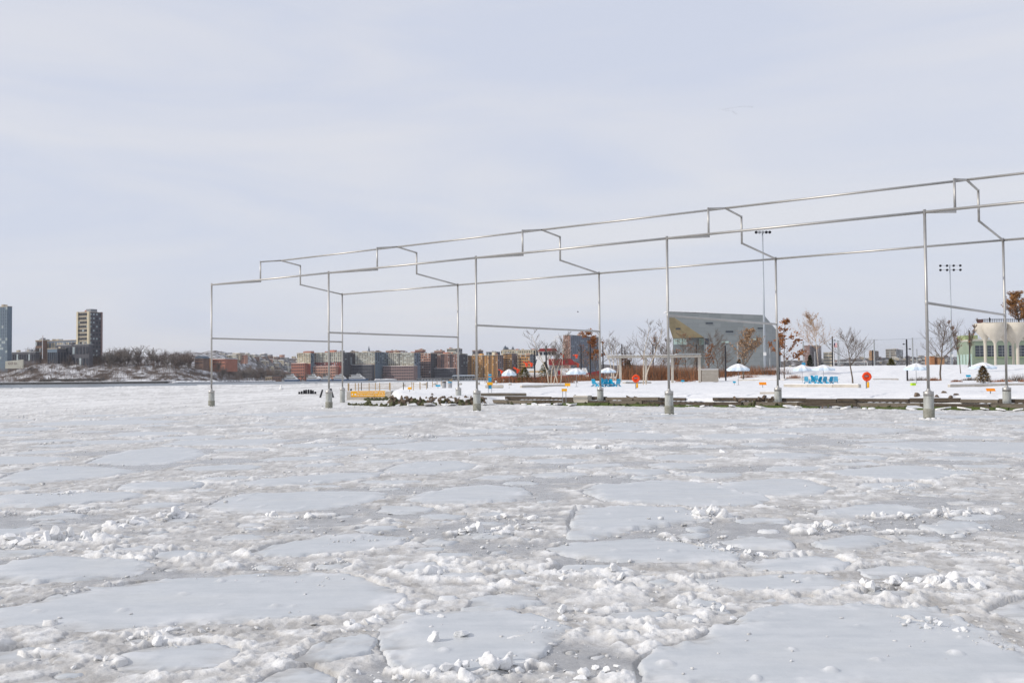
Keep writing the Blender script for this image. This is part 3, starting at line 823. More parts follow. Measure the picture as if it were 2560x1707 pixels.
# trodden paths along the water and across to the chairs
sxp, syp = Sinv(LX, LY)
for c0, amp, wdp in ((25.2, 1.2, 0.55), (33.0, 2.5, 0.5), (46.0, 4.0, 0.6)):
    dpt_ = np.abs(syp - c0 - amp * np.sin(sxp / 14.0 + c0) - 1.5 * (fbm(sxp / 9, sxp * 0, 2, int(c0)) - 0.5))
    LZ = LZ - np.exp(-(dpt_ / wdp) ** 2) * (0.07 + 0.12 * fbm(LX / 0.5, LY / 0.5, 2, 660))
LZ = np.where(sd > 0, LZ, LZ - 1.7 * sstep(0.0, -0.9, sd))
land = link('peninsula', grid_mesh('peninsula', LX, LY, LZ, sd > -1.4, [M_SNOW]))
tag(land, kind='structure')

# stepped timber bulkhead along the shore: each baulk its own piece
rt_ = random.Random(12)
def baulk(sx0, sx1, sy, ztop, hgt, dep, mt, jit=0.02, par=None):
    p = S(0.5 * (sx0 + sx1), sy, ztop - hgt / 2 + rt_.uniform(-jit, jit))
    me = MB().box((0, 0, 0), (sx1 - sx0, dep, hgt)).mesh('timber', mt); fixn(me)
    bmv = bmesh.new(); bmv.from_mesh(me); bmesh.ops.bevel(bmv, geom=bmv.edges[:], offset=0.02, segments=1, affect='EDGES'); bmv.to_mesh(me); bmv.free()
    return link('timber', me, par or land, p, (rt_.uniform(-.02, .02), rt_.uniform(-.01, .01), YAW + rt_.uniform(-.012, .012)))
x = 26.5
while x < 112:                               # upper course
    l = rt_.choice((3.0, 4.2, 5.2, 6.4))
    gap = rt_.random()
    if gap < 0.78 or x < 48: baulk(x, x + l - 0.05, SH - 0.22 + rt_.uniform(-.1, .1), 0.90 + rt_.uniform(-.07, .04), rt_.choice((0.34, 0.38, 0.30)), 0.3, rt_.choice((M_TIMB, M_TIMB, M_TIMB2)))
    x += l
x = 24.5
while x < 112:                               # lower course, snow ledge between
    l = rt_.choice((4.0, 5.5, 7.0))
    baulk(x, x + l - 0.04, SH - 0.95 + rt_.uniform(-.12, .12), 0.52 + rt_.uniform(-.05, .03), 0.36, 0.32, rt_.choice((M_TIMB, M_TIMB2, M_TIMB)))
    x += l
x = 27
while x < 112:                               # weed grown lowest course
    l = rt_.choice((3.0, 4.5, 6.0))
    if rt_.random() < 0.75: baulk(x, x + l - 0.1, SH - 1.65 + rt_.uniform(-.25, .25), 0.24 + rt_.uniform(-.08, .05), 0.34, 0.36, M_WEED, 0.03)
    x += l + rt_.choice((0, 0, 0.8))
for sx0, sx1, sy, zt in ((49.6, 52.6, SH - 3.0, .22), (36, 40.5, SH - 2.4, .2), (71, 75, SH - 2.6, .15), (44, 46, SH - 2.6, .12)):
    baulk(sx0, sx1, sy, zt, 0.34, 0.4, M_WEED)
# snow lying on the ledges
mb = MB()
for k in range(150):
    sx0 = 24.5 + k * 0.58
    if fbm(np.array([sx0 / 2.0]), np.array([0.0]), 2, 700)[0] < 0.5: continue
    p = S(sx0, SH - 0.55, 0.50 + 0.03 * rt_.random())
    mb.lathe(p, [(0.26 + 0.1 * rt_.random(), 0), (0.22, 0.03), (0.10, 0.05 + 0.03 * rt_.random())], 7)
o = mb.build('ledge_snow', M_SNOW, land, smooth=True); tag(o, kind='stuff')
# riprap stones: at the bulge, at gaps of the bulkhead
def rock_mesh(seed, mt):
    me = chunk_mesh(seed, 2, True)
    me = me.copy(); me.name = 'rock'; me.materials.clear(); me.materials.append(mt)
    return me
RK = [rock_mesh(200 + i, M_ROCK) for i in range(5)]; RG = [rock_mesh(220 + i, M_ROCKG) for i in range(4)]
def rocks(p0, p1, n, z0, z1, r0, r1, depth, weed=0.35):
    p0 = Vector((p0[0], p0[1], 0)); p1 = Vector((p1[0], p1[1], 0))
    for i in range(n):
        t = (i + rt_.random()) / n; p = p0.lerp(p1, t)
        d = rt_.random()
        z = z1 + (z0 - z1) * d
        g = z < 0.42 and rt_.random() < 0.35 + weed
        r = r0 + (r1 - r0) * rt_.random() ** 1.6
        link('rock', rt_.choice(RG if g else RK), land, (p.x + rt_.uniform(-.2, .2), p.y - d * depth, z), (rt_.random() * 6, rt_.random() * 6, rt_.random() * 6), (r * 1.3, r, r * 0.68))
rocks((-13.4, 118.3), (-3.0, 118.4), 230, 0.0, 0.78, 0.18, 0.42, 2.6)
rocks((-20.3, 149), (-15.6, 147), 30, 0.0, 0.30, 0.2, 0.42, 4.5, 0.6)
rocks((-16.2, 144), (-13.4, 119), 40, 0.1, 0.80, 0.2, 0.45, 1.0)
rocks((-18.5, 122), (-13, 115.5), 26, -0.05, 0.2, 0.2, 0.45, 2.5, 0.6)
for sx0, sx1, n in ((54.5, 60, 22), (80, 85.5, 30), (88, 92, 24), (93.6, 99, 30), (42.5, 45, 9), (36, 38, 6)):
    rocks(W2(sx0, SH - 0.1), W2(sx1, SH - 0.1), n, 0.12, 0.92, 0.15, 0.40, 1.4, 0.3)
rocks(W2(27, SH - 1.2), W2(108, SH - 1.2), 90, 0.04, 0.26, 0.12, 0.34, 1.1, 0.5)
for u, v, r in ((1080, 986, .3), (2290, 990, .4), (2360, 984, .3), (2391, 989, .38), (2376, 996, .3), (2342, 992, .45)):
    p = TG(u, v); link('rock', rt_.choice(RK), land, p, (rt_.random() * 6, rt_.random(), rt_.random() * 6), (r, r, r * .8))
# plates of ice pushed up along the shore
for k in range(54):
    sxk = rt_.uniform(14, 112)
    p = S(sxk, SH - 2.0 - 2.6 * rt_.random() ** 1.3, 0.10) if sxk > 24 else Vector((rt_.uniform(-15, -3), 114.8 - 2 * rt_.random(), 0.1))
    n = rt_.randint(5, 7); r = rt_.uniform(0.2, 0.62)
    pts = [(r * (0.7 + 0.5 * rt_.random()) * math.cos(6.283 * i / n) * 1.5, r * (0.7 + 0.5 * rt_.random()) * math.sin(6.283 * i / n), 0) for i in range(n)]
    me = MB().prism(pts, (0, 0, 0.10)).mesh('ice_slab', M_CHUNK); fixn(me)
    link('ice_slab', me, ice, p, (rt_.uniform(-.3, .3), rt_.uniform(-.25, .25), rt_.random() * 6))
# concrete block and old logs at the edge
def lying_log(name, label, a, b, r, mt, end=None, group=None):
    t = thing(name, label, 'log', a, group=group)
    MB().tube((0, 0, r), Vector(b) - Vector(a) + Vector((0, 0, r)), r, r * 0.96, 12).build('log_shaft', mt, t, smooth=False)
    d = (Vector(b) - Vector(a)); ang = math.atan2(d.y, d.x)
    me = MB().box((d.length / 2, 0, 0), (d.length * 0.97, r * 1.3, r * 0.28)).mesh('snow_cap', M_SNOW)
    bmv = bmesh.new(); bmv.from_mesh(me); bmesh.ops.bevel(bmv, geom=bmv.edges[:], offset=r * 0.1, segments=2, affect='EDGES'); bmv.to_mesh(me); bmv.free()
    link('snow_cap', me, t, (0, 0, r * 2.0), (0, 0, ang))
    return t
# ------------------------------------------------------------------ things on the peninsula
M_BLUE = mat('bright_blue_paint', (0.0, 0.34, 0.56), rough=0.5, var=0.08)
M_CAN = mat('blue_canvas', (0.05, 0.33, 0.55), rough=0.8, var=0.08)
M_CANW = mat('pale_canvas', (0.62, 0.72, 0.82), rough=0.8, var=0.05)
M_RED = mat('orange_red_plastic', (0.78, 0.07, 0.012), rough=0.4, var=0.06)
M_YEL = mat('amber_sign_paint', (0.86, 0.42, 0.01), rough=0.5, var=0.04)
M_ORA = mat('orange_sign_paint', (0.83, 0.27, 0.01), rough=0.5, var=0.04)
M_GALV = mat('galvanised_steel', (0.33, 0.34, 0.35), rough=0.5, metal=0.6, var=0.12)
M_DARK = mat('black_lamp_paint', (0.018, 0.018, 0.024), rough=0.5, var=0.2)
M_GREYP = mat('grey_post_paint', (0.30, 0.32, 0.33), rough=0.55, var=0.1)
M_MAST = mat('pale_galvanised_mast', (0.42, 0.46, 0.50), rough=0.5, metal=0.3, var=0.08)
M_WOODP = mat('pale_pergola_wood', (0.46, 0.42, 0.36), rough=0.8, col2=(0.58, 0.53, 0.46), scale=2)
M_HUT = mat('silvered_boards', (0.36, 0.32, 0.27), rough=0.8, col2=(0.48, 0.44, 0.38), scale=1.2, stretch=(1, 1, 4))
M_WHITE = mat('white_paint', (0.78, 0.78, 0.77), rough=0.5, var=0.04)
M_TAN = mat('tan_railing_wood', (0.36, 0.24, 0.11), rough=0.75, col2=(0.48, 0.34, 0.18), scale=3)
M_BIN = mat('brushed_bin_steel', (0.42, 0.42, 0.43), rough=0.42, metal=0.7, var=0.1)
M_LIME = mat('lime_green_plastic', (0.45, 0.70, 0.01), rough=0.5, var=0.05)
M_BARK = mat('grey_brown_bark', (0.10, 0.078, 0.06), rough=0.9, col2=(0.18, 0.145, 0.115), scale=5)
M_TWIG = mat('brown_twigs', (0.10, 0.075, 0.058), rough=0.9, col2=(0.17, 0.13, 0.10), scale=2)
M_BIRCH = mat('birch_bark', (0.40, 0.33, 0.25), rough=0.8, col2=(0.66, 0.57, 0.46), scale=4, stretch=(1, 1, 0.6), cut=(0.35, 0.6))
M_LEAF = mat('dry_oak_leaves', (0.20, 0.075, 0.025), rough=0.8, col2=(0.40, 0.17, 0.06), scale=1.5)
M_LEAF2 = mat('tan_dry_leaves', (0.30, 0.19, 0.11), rough=0.8, col2=(0.45, 0.29, 0.17), scale=1.5)
M_EVER = mat('dark_evergreen_needles', (0.025, 0.04, 0.022), rough=0.8, col2=(0.06, 0.08, 0.035), scale=1.5)
M_OLIVE = mat('olive_foliage', (0.10, 0.10, 0.02), rough=0.8, col2=(0.22, 0.19, 0.04), scale=1.5)
M_GRASS = mat('russet_dry_grass', (0.21, 0.085, 0.04), rough=0.9, col2=(0.37, 0.175, 0.085), scale=1.2)
M_GLASSD = mat('dark_window_glass', (0.035, 0.045, 0.06), rough=0.12, var=0.3, spec=0.6)

# --- trees
def tree_meshes(name, seed, h, spread, trunk_r, leaves=0, leaf_mat=None, bark=None, twig=None, lean=0.0, first=0.3, levels=4, up=0.55, leaf=0.16, kids=(5, 4, 3), cone=False, clump=0):
    rs = random.Random(seed)
    tk = MB(); cr = MB(); tips = []
    def grow(p, d, l, r, lev):
        n = 3 if lev else 7
        q = p; dd = d.copy()
        seg = n
        for i in range(seg):
            dd = (dd + Vector((rs.gauss(0, .10), rs.gauss(0, .10), (0.05 if lev else 0.02)))).normalized()
            q2 = q + dd * (l / seg)
            ra = r * (1 - 0.75 * i / seg); rb = r * (1 - 0.75 * (i + 1) / seg)
            (tk if lev == 0 else cr).tube(q, q2, ra, rb, 6 if lev == 0 else 3, cap=False)
            frac = (i + 1) / seg
            if lev < levels - 1:
                if lev > 0 or frac >= first:
                    cnt = kids[min(lev, len(kids) - 1)]
                    cnt = cnt if lev == 0 else max(1, round(cnt / 1.6))
                    for _ in range(cnt):
                        az = rs.random() * 6.283
                        side = Vector((math.cos(az), math.sin(az), 0))
                        u_ = up + 0.25 * rs.random()
                        if lev: nd = (dd * 0.9 + side * (0.75 * rs.random() + .25) + Vector((0, 0, 0.12))).normalized()
                        else: nd = (side * (1 - u_) * 1.6 + Vector((0, 0, u_))).normalized()
                        if lev == 0:
                            k = (1.15 - 0.75 * (frac - first) / (1 - first + 1e-6)) if not cone else (1.25 - 1.05 * (frac - first) / (1 - first + 1e-6))
                            nl = spread * k * (0.6 + 0.5 * rs.random())
                        else: nl = l * (0.45 + 0.25 * rs.random())
                        grow(q2, nd, nl, max(rb * 0.6, 0.022), lev + 1)
            if lev >= 1: tips.append(q2)
            q = q2
    grow(Vector((0, 0, -0.3)), Vector((lean, 0.3 * lean, 1)).normalized(), h, trunk_r, 0)
    mats = [twig or M_TWIG]
    if leaves and leaf_mat:
        mats.append(leaf_mat)
        src = [rs.choice(tips) for _ in range(clump)] if clump else tips
        for _ in range(leaves):
            c = rs.choice(src) + Vector((rs.gauss(0, .22), rs.gauss(0, .22), rs.gauss(0, .2))) * (1.4 if clump else 1)
            a = Vector((rs.gauss(0, 1), rs.gauss(0, 1), rs.gauss(0, 1))).normalized(); b = a.orthogonal().normalized()
            s = leaf * (0.6 + 0.8 * rs.random())
            cr.add([c - a * s - b * s * .5, c + a * s * .2 - b * s * .7, c + a * s + b * s * .2, c - a * s * .2 + b * s * .7], [(0, 1, 2, 3)], 1)
    return tk.mesh('trunk', bark or M_BARK, True), cr.mesh('crown', mats)
def tree(name, label, loc, cat='tree', group=None, rz=0.0, scale=None, meshes=None, **k):
    t = thing(name, label, cat, loc, rz, group, scale)
    a, b = meshes or tree_meshes(name, **k)
    link('trunk', a, t); link('crown', b, t)
    return t
def hm(u, v0, v1):                    # height in metres of something standing at (u, v1) and reaching v0
    p = TG(u, v1); return p, P(u, v0, p.y).z - p.z
p, h = hm(2132, 846, 958); tree('bare_tree', 'young bare tree with clean trunk standing beside the right life ring station', p, seed=3, h=h, spread=4.0, trunk_r=0.15, first=0.42, up=0.45, kids=(3, 3, 3))
p, h = hm(2352, 815, 950); tree('bare_tree', 'wide bare tree just right of the nearest steel post', p, seed=5, h=h, spread=5.2, trunk_r=0.2, first=0.3, up=0.45, kids=(4, 3, 3))
p, h = hm(1961, 796, 946); tree('oak_tree', 'slender oak holding rust brown leaves right of the angular grey building', p, seed=8, h=h, spread=3.4, trunk_r=0.14, leaves=900, leaf_mat=M_LEAF, first=0.22, cone=True, levels=3, kids=(2, 4), leaf=0.24, up=0.25, clump=60)
p, h = hm(2046, 797, 913); tree('plane_tree', 'pale round crowned tree with few tan leaves on the snow mound', p, seed=13, h=h, spread=4.8, trunk_r=0.14, leaves=420, leaf_mat=M_LEAF2, first=0.36, up=0.42, bark=M_BIRCH, twig=M_LEAF2, leaf=0.17, kids=(4, 3, 3))
p, h = hm(1858, 828, 948); tree('oak_tree', 'brown leaved oak in front of the angular grey building', p, seed=21, h=h, spread=4.6, trunk_r=0.2, leaves=1500, leaf_mat=M_LEAF2, first=0.15, kids=(3, 3, 3), leaf=0.17, up=0.38, cone=True)
p, h = hm(1476, 832, 948); tree('oak_tree', 'oak with rust brown leaves in front of the blue grey apartment tower', p, seed=31, h=h, spread=3.6, trunk_r=0.2, leaves=1000, leaf_mat=M_LEAF, first=0.3, levels=3, kids=(2, 4), leaf=0.22, up=0.25, clump=50)
p, h = hm(2402, 803, 934); tree('sapling', 'slim sapling with a few dead leaves left of the green building', p, seed=41, h=h, spread=1.6, trunk_r=0.1, leaves=70, leaf_mat=M_LEAF, first=0.4, up=0.7)
p, h = hm(2420, 800, 918); tree('sapling', 'thin bare sapling close against the green building corner', p, seed=43, h=h, spread=1.5, trunk_r=0.09, leaves=40, leaf_mat=M_LEAF, first=0.4, up=0.7)
# birches: one thing for each clump
def birch(label, stems, seed):
    base = TG(stems[0][0], stems[0][2])
    t = thing('birch_clump', label, 'tree', base)
    for i, (u, ut, v1, v0) in enumerate(stems):
        p = TG(u, v1); h = P(u, v0, base.y).z - base.z
        lean = (ut - u) / (v1 - v0)
        a, b = tree_meshes('birch', seed + i, h, 2.9, 0.12, first=0.35, up=0.48, bark=M_BIRCH, lean=lean, kids=(2, 3, 2), levels=4)
        q = Vector((p.x, base.y + 0.7 * (i % 3), base.z)) - base
        link('trunk', a, t, q); link('crown', b, t, q)
birch('clump of pale leaning birches in front of the red and white fireboat', [(1372, 1366, 959, 826), (1384, 1412, 959, 832), (1378, 1380, 959, 870), (1394, 1398, 959, 860), (1401, 1412, 959, 850)], 50)
birch('low clump of pale birch stems behind the left blue chairs', [(1531, 1530, 953, 830), (1535, 1552, 953, 838), (1540, 1556, 953, 850)], 60)
birch('tall windblown birches standing between the pergola posts', [(1608, 1604, 961, 812), (1619, 1632, 961, 806)], 70)
p, h = hm(1720, 842, 948); tree('bare_tree', 'twiggy bare tree behind the pergola in front of the grey building', p, seed=81, h=h, spread=3.8, trunk_r=0.12, leaves=160, leaf_mat=M_LEAF, first=0.2, up=0.45, kids=(3, 3, 3))
p, h = hm(1800, 838, 946); tree('bare_tree', 'bushy bare tree behind the board hut', p, seed=83, h=h, spread=4.0, trunk_r=0.12, first=0.2, up=0.45, kids=(3, 3, 3))
p, h = hm(1655, 850, 948); tree('bare_tree', 'fine branched bare tree left of the grey building', p, seed=85, h=h, spread=3.6, trunk_r=0.11, first=0.2, up=0.45, kids=(3, 3, 3))
p, h = hm(1690, 862, 948); tree('young_oak', 'small oak with rust leaves behind the pergola right half', p, seed=87, h=h * 0.8, spread=1.8, trunk_r=0.08, leaves=160, leaf_mat=M_LEAF, first=0.3, levels=3, leaf=0.2)
p, h = hm(1768, 868, 948); tree('young_oak', 'small oak with rust leaves just behind the board hut', p, seed=89, h=h, spread=2.0, trunk_r=0.08, leaves=260, leaf_mat=M_LEAF, first=0.3, levels=3, leaf=0.2)
p, h = hm(1560, 880, 950); tree('shrub', 'rusty leaved thicket behind the left end of the pergola', p, seed=91, h=h * 0.8, spread=2.6, trunk_r=0.08, leaves=320, leaf_mat=M_LEAF, first=0.1, levels=3, leaf=0.18)
_tm = [tree_meshes('t', 700 + i, 9.0, 3.0, 0.09, first=0.22, up=0.45, kids=(3, 3, 2), leaves=(0, 90, 0)[i % 3], leaf_mat=M_LEAF) for i in range(3)]
for i, (u, v0, vb, lb) in enumerate(((1425, 872, 956, 'thin bare tree behind the parasol left of the blue chairs'), (1462, 868, 952, 'thin bare tree just left of the rust leaved oak trunk'), (1497, 862, 950, 'thin bare tree behind the third far steel post'), (1588, 858, 950, 'thin bare tree between the left pergola posts'),
    (1640, 848, 950, 'thin bare tree right of the windblown birches'), (1668, 852, 950, 'thin bare tree half hidden by the fourth near steel post'), (1738, 856, 949, 'thin bare tree behind the right pergola post'), (1826, 862, 944, 'thin bare tree right of the board hut'), (1575, 868, 951, 'thin bare tree beside the dark pine'))):
    p, h = hm(u, v0, vb); tree('bare_tree', lb, p + Vector((0, 3 + (i * 7) % 5, 0)), meshes=_tm[i % 3], rz=i * 1.3, scale=h / 9.0, group='thin bare trees of the park')
def conifer(name, label, p, h, w, mt, seed):
    rs = random.Random(seed); t = thing(name, label, 'tree', p)
    MB().tube((0, 0, -.2), (0, 0, h * 0.95), 0.09, 0.02, 6).build('trunk', M_BARK, t)
    mb = MB()
    for i in range(900):
        f = rs.random(); z = h * (0.08 + 0.92 * f); r = w * (1 - f) ** 0.8 * (0.3 + 0.7 * rs.random())
        a = rs.random() * 6.283; c = Vector((r * math.cos(a), r * math.sin(a), z))
        d = Vector((math.cos(a), math.sin(a), rs.uniform(-.4, .5))).normalized(); e = Vector((-d.y, d.x, rs.uniform(-.4, .4))).normalized(); s = 0.10 + 0.16 * rs.random()
        mb.add([c - e * s, c + d * s * 1.8, c + e * s], [(0, 1, 2)])
    link('crown', mb.mesh('crown', mt), t)
p, h = hm(2025, 888, 914); conifer('evergreen_tree', 'small dark evergreen on the crest of the snow mound', p, h, 1.1, M_EVER, 3)
p, h = hm(2228, 896, 914); conifer('evergreen_bush', 'olive green bush behind the mound between net poles', p, h, 1.5, M_OLIVE, 4)
p, h = hm(1572, 900, 945); conifer('evergreen_tree', 'dark green pine behind the pergola left half', p, h, 2.2, M_EVER, 5)
p, h = hm(1362, 905, 956); conifer('evergreen_bush', 'olive evergreen bush beside the leaning birches', p, h, 2.2, M_OLIVE, 6)
p, h = hm(1312, 918, 957); conifer('evergreen_bush', 'yellow green bush in front of the fireboat stern', p, h, 1.9, M_OLIVE, 7)
p, h = hm(1848, 898, 936); conifer('evergreen_tree', 'narrow dark evergreen beside the brown leaved oak', p, h, 1.0, M_EVER, 8)
p, h = hm(2458, 915, 958); conifer('conifer', 'small tawny spruce under the rightmost parasol', p, h, 1.4, mat('tawny_needles', (0.17, 0.12, 0.06), col2=(0.30, 0.22, 0.12), rough=.9), 9)

# --- tufts of dry grass and low scrub
def tuft(name, label, p, w, h, mt, seed, n=260, cat='shrub'):
    rs = random.Random(seed); mb = MB()
    for i in range(n):
        a = rs.random() * 6.283; r = w * rs.random() ** 0.7
        b = Vector((r * math.cos(a), 0.5 * r * math.sin(a), -0.05)); d = Vector((rs.gauss(0, .35), rs.gauss(0, .3), 1)).normalized()
        l = h * (0.45 + 0.55 * rs.random()) * (1 - 0.5 * (r / w) ** 2); s = Vector((rs.gauss(0, 1), rs.gauss(0, 1), 0)).normalized() * (0.02 + 0.018 * rs.random())
        mb.add([b - s, b + s, b + d * l], [(0, 1, 2)])
    return tag(link(name, mb.mesh(name, mt), None, p), label, cat)
for k, (u, v, w, v0, mt, lb) in enumerate((
  (1872, 944, 2.4, 931, M_GRASS, 'russet grass tuft on the snow slope near the grey building'),
  (1987, 946, 1.9, 931, M_GRASS, 'russet grass tuft beside the left blue parasol of the pair'),
  (1712, 955, 2.2, 932, M_GRASS, 'round russet grass tuft between the pergola posts'),
  (2300, 951, 2.6, 936, M_TWIG, 'twiggy brown scrub under the tilted blue parasol'),
  (2335, 951, 1.6, 938, M_GRASS, 'low russet scrub left of the wide bare tree'),
  (2545, 952, 2.8, 926, M_TWIG, 'reddish bare scrub at the right edge of the picture'),
  (2500, 954, 2.4, 943, M_GRASS, 'tawny low grass right of the tawny spruce'),
  (2392, 954, 1.1, 945, M_GRASS, 'straw coloured broken grass below the slim sapling'),
  (2575, 954, 2.0, 938, M_GRASS, 'russet grass at the far right of the planting bed'),
  (2425, 951, 1.8, 938, M_TWIG, 'tangle of bare fallen branches left of the tawny spruce'))):
    p = TG(u, v); tuft('grass_tuft', lb, p, w, (v - v0) * px2m(p.y), mt, 300 + k, 340)
# the long beds of scrub read as one mass
mb = MB(); rs = random.Random(77)
for u0, u1, v, hh, n in ((1232, 1420, 957, 2.4, 2600), (1420, 1530, 953, 2.6, 1600), (1560, 1670, 951, 5.2, 5600), (1660, 1760, 951, 4.4, 3800), (1800, 1830, 942, 3.0, 900), (1830, 1960, 936, 2.8, 1800)):
    for i in range(n):
        u = rs.uniform(u0, u1); b = TG(u, v) if i % 25 == 0 or i == 0 else b0
        if i % 25 == 0 or i == 0: b0 = b
        q = b + Vector((rs.uniform(-2.2, 2.2), rs.uniform(-2, 7), -0.1))
        d = Vector((rs.gauss(0, .3), rs.gauss(0, .3), 1)).normalized(); l = hh * (0.35 + 0.65 * rs.random() ** 1.4)
        s = Vector((rs.gauss(0, 1), rs.gauss(0, 1), 0)).normalized() * (0.03 + 0.03 * rs.random())
        mb.add([q - s, q + s, q + d * l], [(0, 1, 2)], rs.choice((0, 0, 1)))
tag(link('scrub', mb.mesh('scrub', [M_GRASS, M_TWIG])), 'brown scrub massed along the back of the park', 'scrub', kind='stuff')

# --- parasols
def parasol_proto():
    t = thing('parasol', 'x', 'parasol')
    MB().tube((0, 0, -.1), (0, 0, 2.75), 0.035, 0.03, 8).build('pole', M_GALV, t)
    MB().lathe((0, 0, 0), [(0.32, -.1), (0.32, 0.06), (0.05, 0.10)], 12).build('base', M_GALV, t)
    def canopy(dz, rmax, mt, nm, thick):
        mb = MB(); n = 32; rings = [0.0, 0.25, 0.5, 0.75, 1.0]; vs = []
        for q in rings:
            for i in range(n):
                a = 6.28318 * i / n
                sc = 1 + 0.07 * math.cos(8 * a) * q
                r = rmax * q * sc
                vs.append((r * math.cos(a), r * math.sin(a), 2.75 + dz - 0.62 * q ** 1.5 * (rmax / 1.65) - 0.08 * (1 - math.cos(8 * a)) * q * q * 0.6))
        fs = [(k * n + i, k * n + (i + 1) % n, (k + 1) * n + (i + 1) % n, (k + 1) * n + i) for k in range(len(rings) - 1) for i in range(n)]
        b = len(vs); vs += [(x, y, z - thick) for x, y, z in vs]
        fs += [tuple(b + j for j in reversed(f)) for f in fs]
        l = (len(rings) - 1) * n
        fs += [(l + i, l + (i + 1) % n, b + l + (i + 1) % n, b + l + i) for i in range(n)]
        return mb.add(vs, fs).build(nm, mt, t, smooth=False, fix=False)
    canopy(0.0, 1.65, M_CAN, 'canopy', 0.22)
    canopy(0.075, 1.34, M_SNOW, 'snow_cap', 0.06)
    for i in range(8):
        a = 6.28318 * i / 8
        MB().bar((0, 0, 2.4), (1.3 * math.cos(a), 1.3 * math.sin(a), 2.18), 0.02).build('rib', M_GALV, t)
    return t
pp = parasol_proto()
for u, v, vt, lb, pale, wpx in ((1273, 971, 922, 'snow topped parasol at the stern of the fireboat', 1, 37), (1441, 967, 919, 'snow topped parasol left of the blue chairs and oak', 1, 49),
    (1520, 957, 918, 'snow topped parasol directly behind the left blue chairs', 1, 42), (1846, 963, 908, 'snow topped parasol in front of the brown leaved oak', 0, 56),
    (2006, 958, 911, 'left parasol of the pair over the right blue chairs', 0, 46), (2059, 955, 911, 'right parasol of the pair over the right blue chairs', 0, 58),
    (2291, 960, 907, 'snow topped parasol with drooping edge beside the black lamp post on the right', 0, 58), (2458, 955, 905, 'rightmost parasol, above the small tawny spruce', 0, 66)):
    p = TG(u, v); H = P(u, vt, p.y).z - p.z; wd_ = wpx * px2m(p.y)
    o = place(pp, p, random.Random(u).random() * 6, (wd_ / 3.4, wd_ / 3.4, H / 2.85), lb)
    o['group'] = 'parasols in the snowy park'
    if pale:
        for ch in o.children:
            if ch.name.startswith('canopy'):
                ch.data = ch.data.copy(); ch.data.materials.clear(); ch.data.materials.append(M_CANW)

# --- slatted blue lawn chairs
def chair_proto():
    t = thing('lawn_chair', 'x', 'chair')
    for i in range(5):
        x = -0.24 + 0.12 * i
        MB().box((x, 0, 0), (0.10, 0.025, 0.95 - 0.06 * abs(i - 2))).build('back_slat', M_BLUE, t).matrix_local = Matrix.Translation((0, 0.32, 0.68)) @ Matrix.Rotation(-0.42, 4, 'X')
    for i in range(5):
        MB().box((0, -0.32 + 0.13 * i, 0.40 - 0.035 * i), (0.58, 0.11, 0.025)).build('seat_slat', M_BLUE, t)
    for s in (-1, 1):
        MB().box((s * 0.37, -0.08, 0.60), (0.14, 0.78, 0.03)).build('armrest', M_BLUE, t)
        MB().box((s * 0.33, -0.38, 0.29), (0.04, 0.12, 0.58)).build('leg', M_BLUE, t)
        MB().bar((s * 0.31, -0.35, 0.30), (s * 0.31, 0.55, 0.03), 0.035, 0.13).build('leg', M_BLUE, t)
    MB().box((0, 0.10, 0.345), (0.5, 0.46, 0.05)).build('seat_snow', M_SNOW, t)
    return t
cp = chair_proto()
for (u, v, rz, lb) in ((1487, 967, 2.6, 'leftmost blue chair of the left group'), (1500, 967.5, -2.4, 'blue chair hidden behind the steel post in the left group'), (1512, 967, 3.5, 'blue chair just right of the steel post in the left group'),
    (1522, 967, -2.6, 'middle blue chair of the left group facing sideways'), (1533, 967, 2.2, 'blue chair with snow on its seat in the left group'), (1544, 967, -2.9, 'rightmost blue chair of the left group'), (1512, 961, 1.2, 'tipped up blue chair at the back of the left group'),
    (2017, 959.5, 2.7, 'leftmost blue chair of the right group'), (2032, 960, 3.1, 'blue chair under the upturned pair in the right group'), (2047, 960, -2.7, 'third blue chair from the left in the right group'),
    (2060, 960, 3.3, 'fourth blue chair from the left in the right group'), (2075, 960, -2.9, 'second blue chair from the right in the right group'), (2089, 960, 2.9, 'rightmost blue chair of the right group'),
    (2034, 954, 0.4, 'upright blue chair at the back of the right group, left one'), (2041, 954, -0.3, 'upright blue chair at the back of the right group, right one')):
    p = TG(u, v); o = place(cp, p, rz, 1.12, lb); o['group'] = 'blue lawn chairs'

# --- life ring stations
def ring_station(label, p, s):
    t = thing('life_ring_station', label, 'life ring', p, 0, None, s)
    MB().box((0, 0.09, 0.75), (0.13, 0.10, 1.7)).build('post', M_GALV, t)
    MB().box((0, 0.02, 1.38), (0.62, 0.06, 0.14)).build('bracket', M_GALV, t)
    mb = MB(); n, k = 32, 10; vs = []
    for i in range(n):
        a = 6.28318 * i / n
        for j in range(k):
            b = 6.28318 * j / k; r = 0.37 + 0.135 * math.cos(b) + (0.03 if i % 8 in (0, 7) else 0)
            vs.append((r * math.cos(a), -0.10 + 0.09 * math.sin(b), 1.32 + r * math.sin(a)))
    mb.add(vs, [(i * k + j, ((i + 1) % n) * k + j, ((i + 1) % n) * k + (j + 1) % k, i * k + (j + 1) % k) for i in range(n) for j in range(k)])
    mb.build('ring', M_RED, t, smooth=True)
    MB().lathe((0, -0.02, 1.32), [(0.001, 0), (0.30, 0.001)], 20)
    MB().tube((0, 0.0, 1.32), (0, 0.04, 1.32), 0.34, 0.34, 20).build('backing_disc', M_RED, t)
    MB().lathe((0.16, 0.0, 0.12), [(0.10, 0), (0.12, 0.25), (0.10, 0.62), (0.04, 0.66)], 10).build('throw_bag', M_YEL, t, smooth=True)
    return t
p = TG(1590, 972); ring_station('orange red life ring on a post left of the pergola birches', p, 1.05)
p = TG(2167, 972); ring_station('orange red life ring on a post right of the young bare tree', p, 1.12)

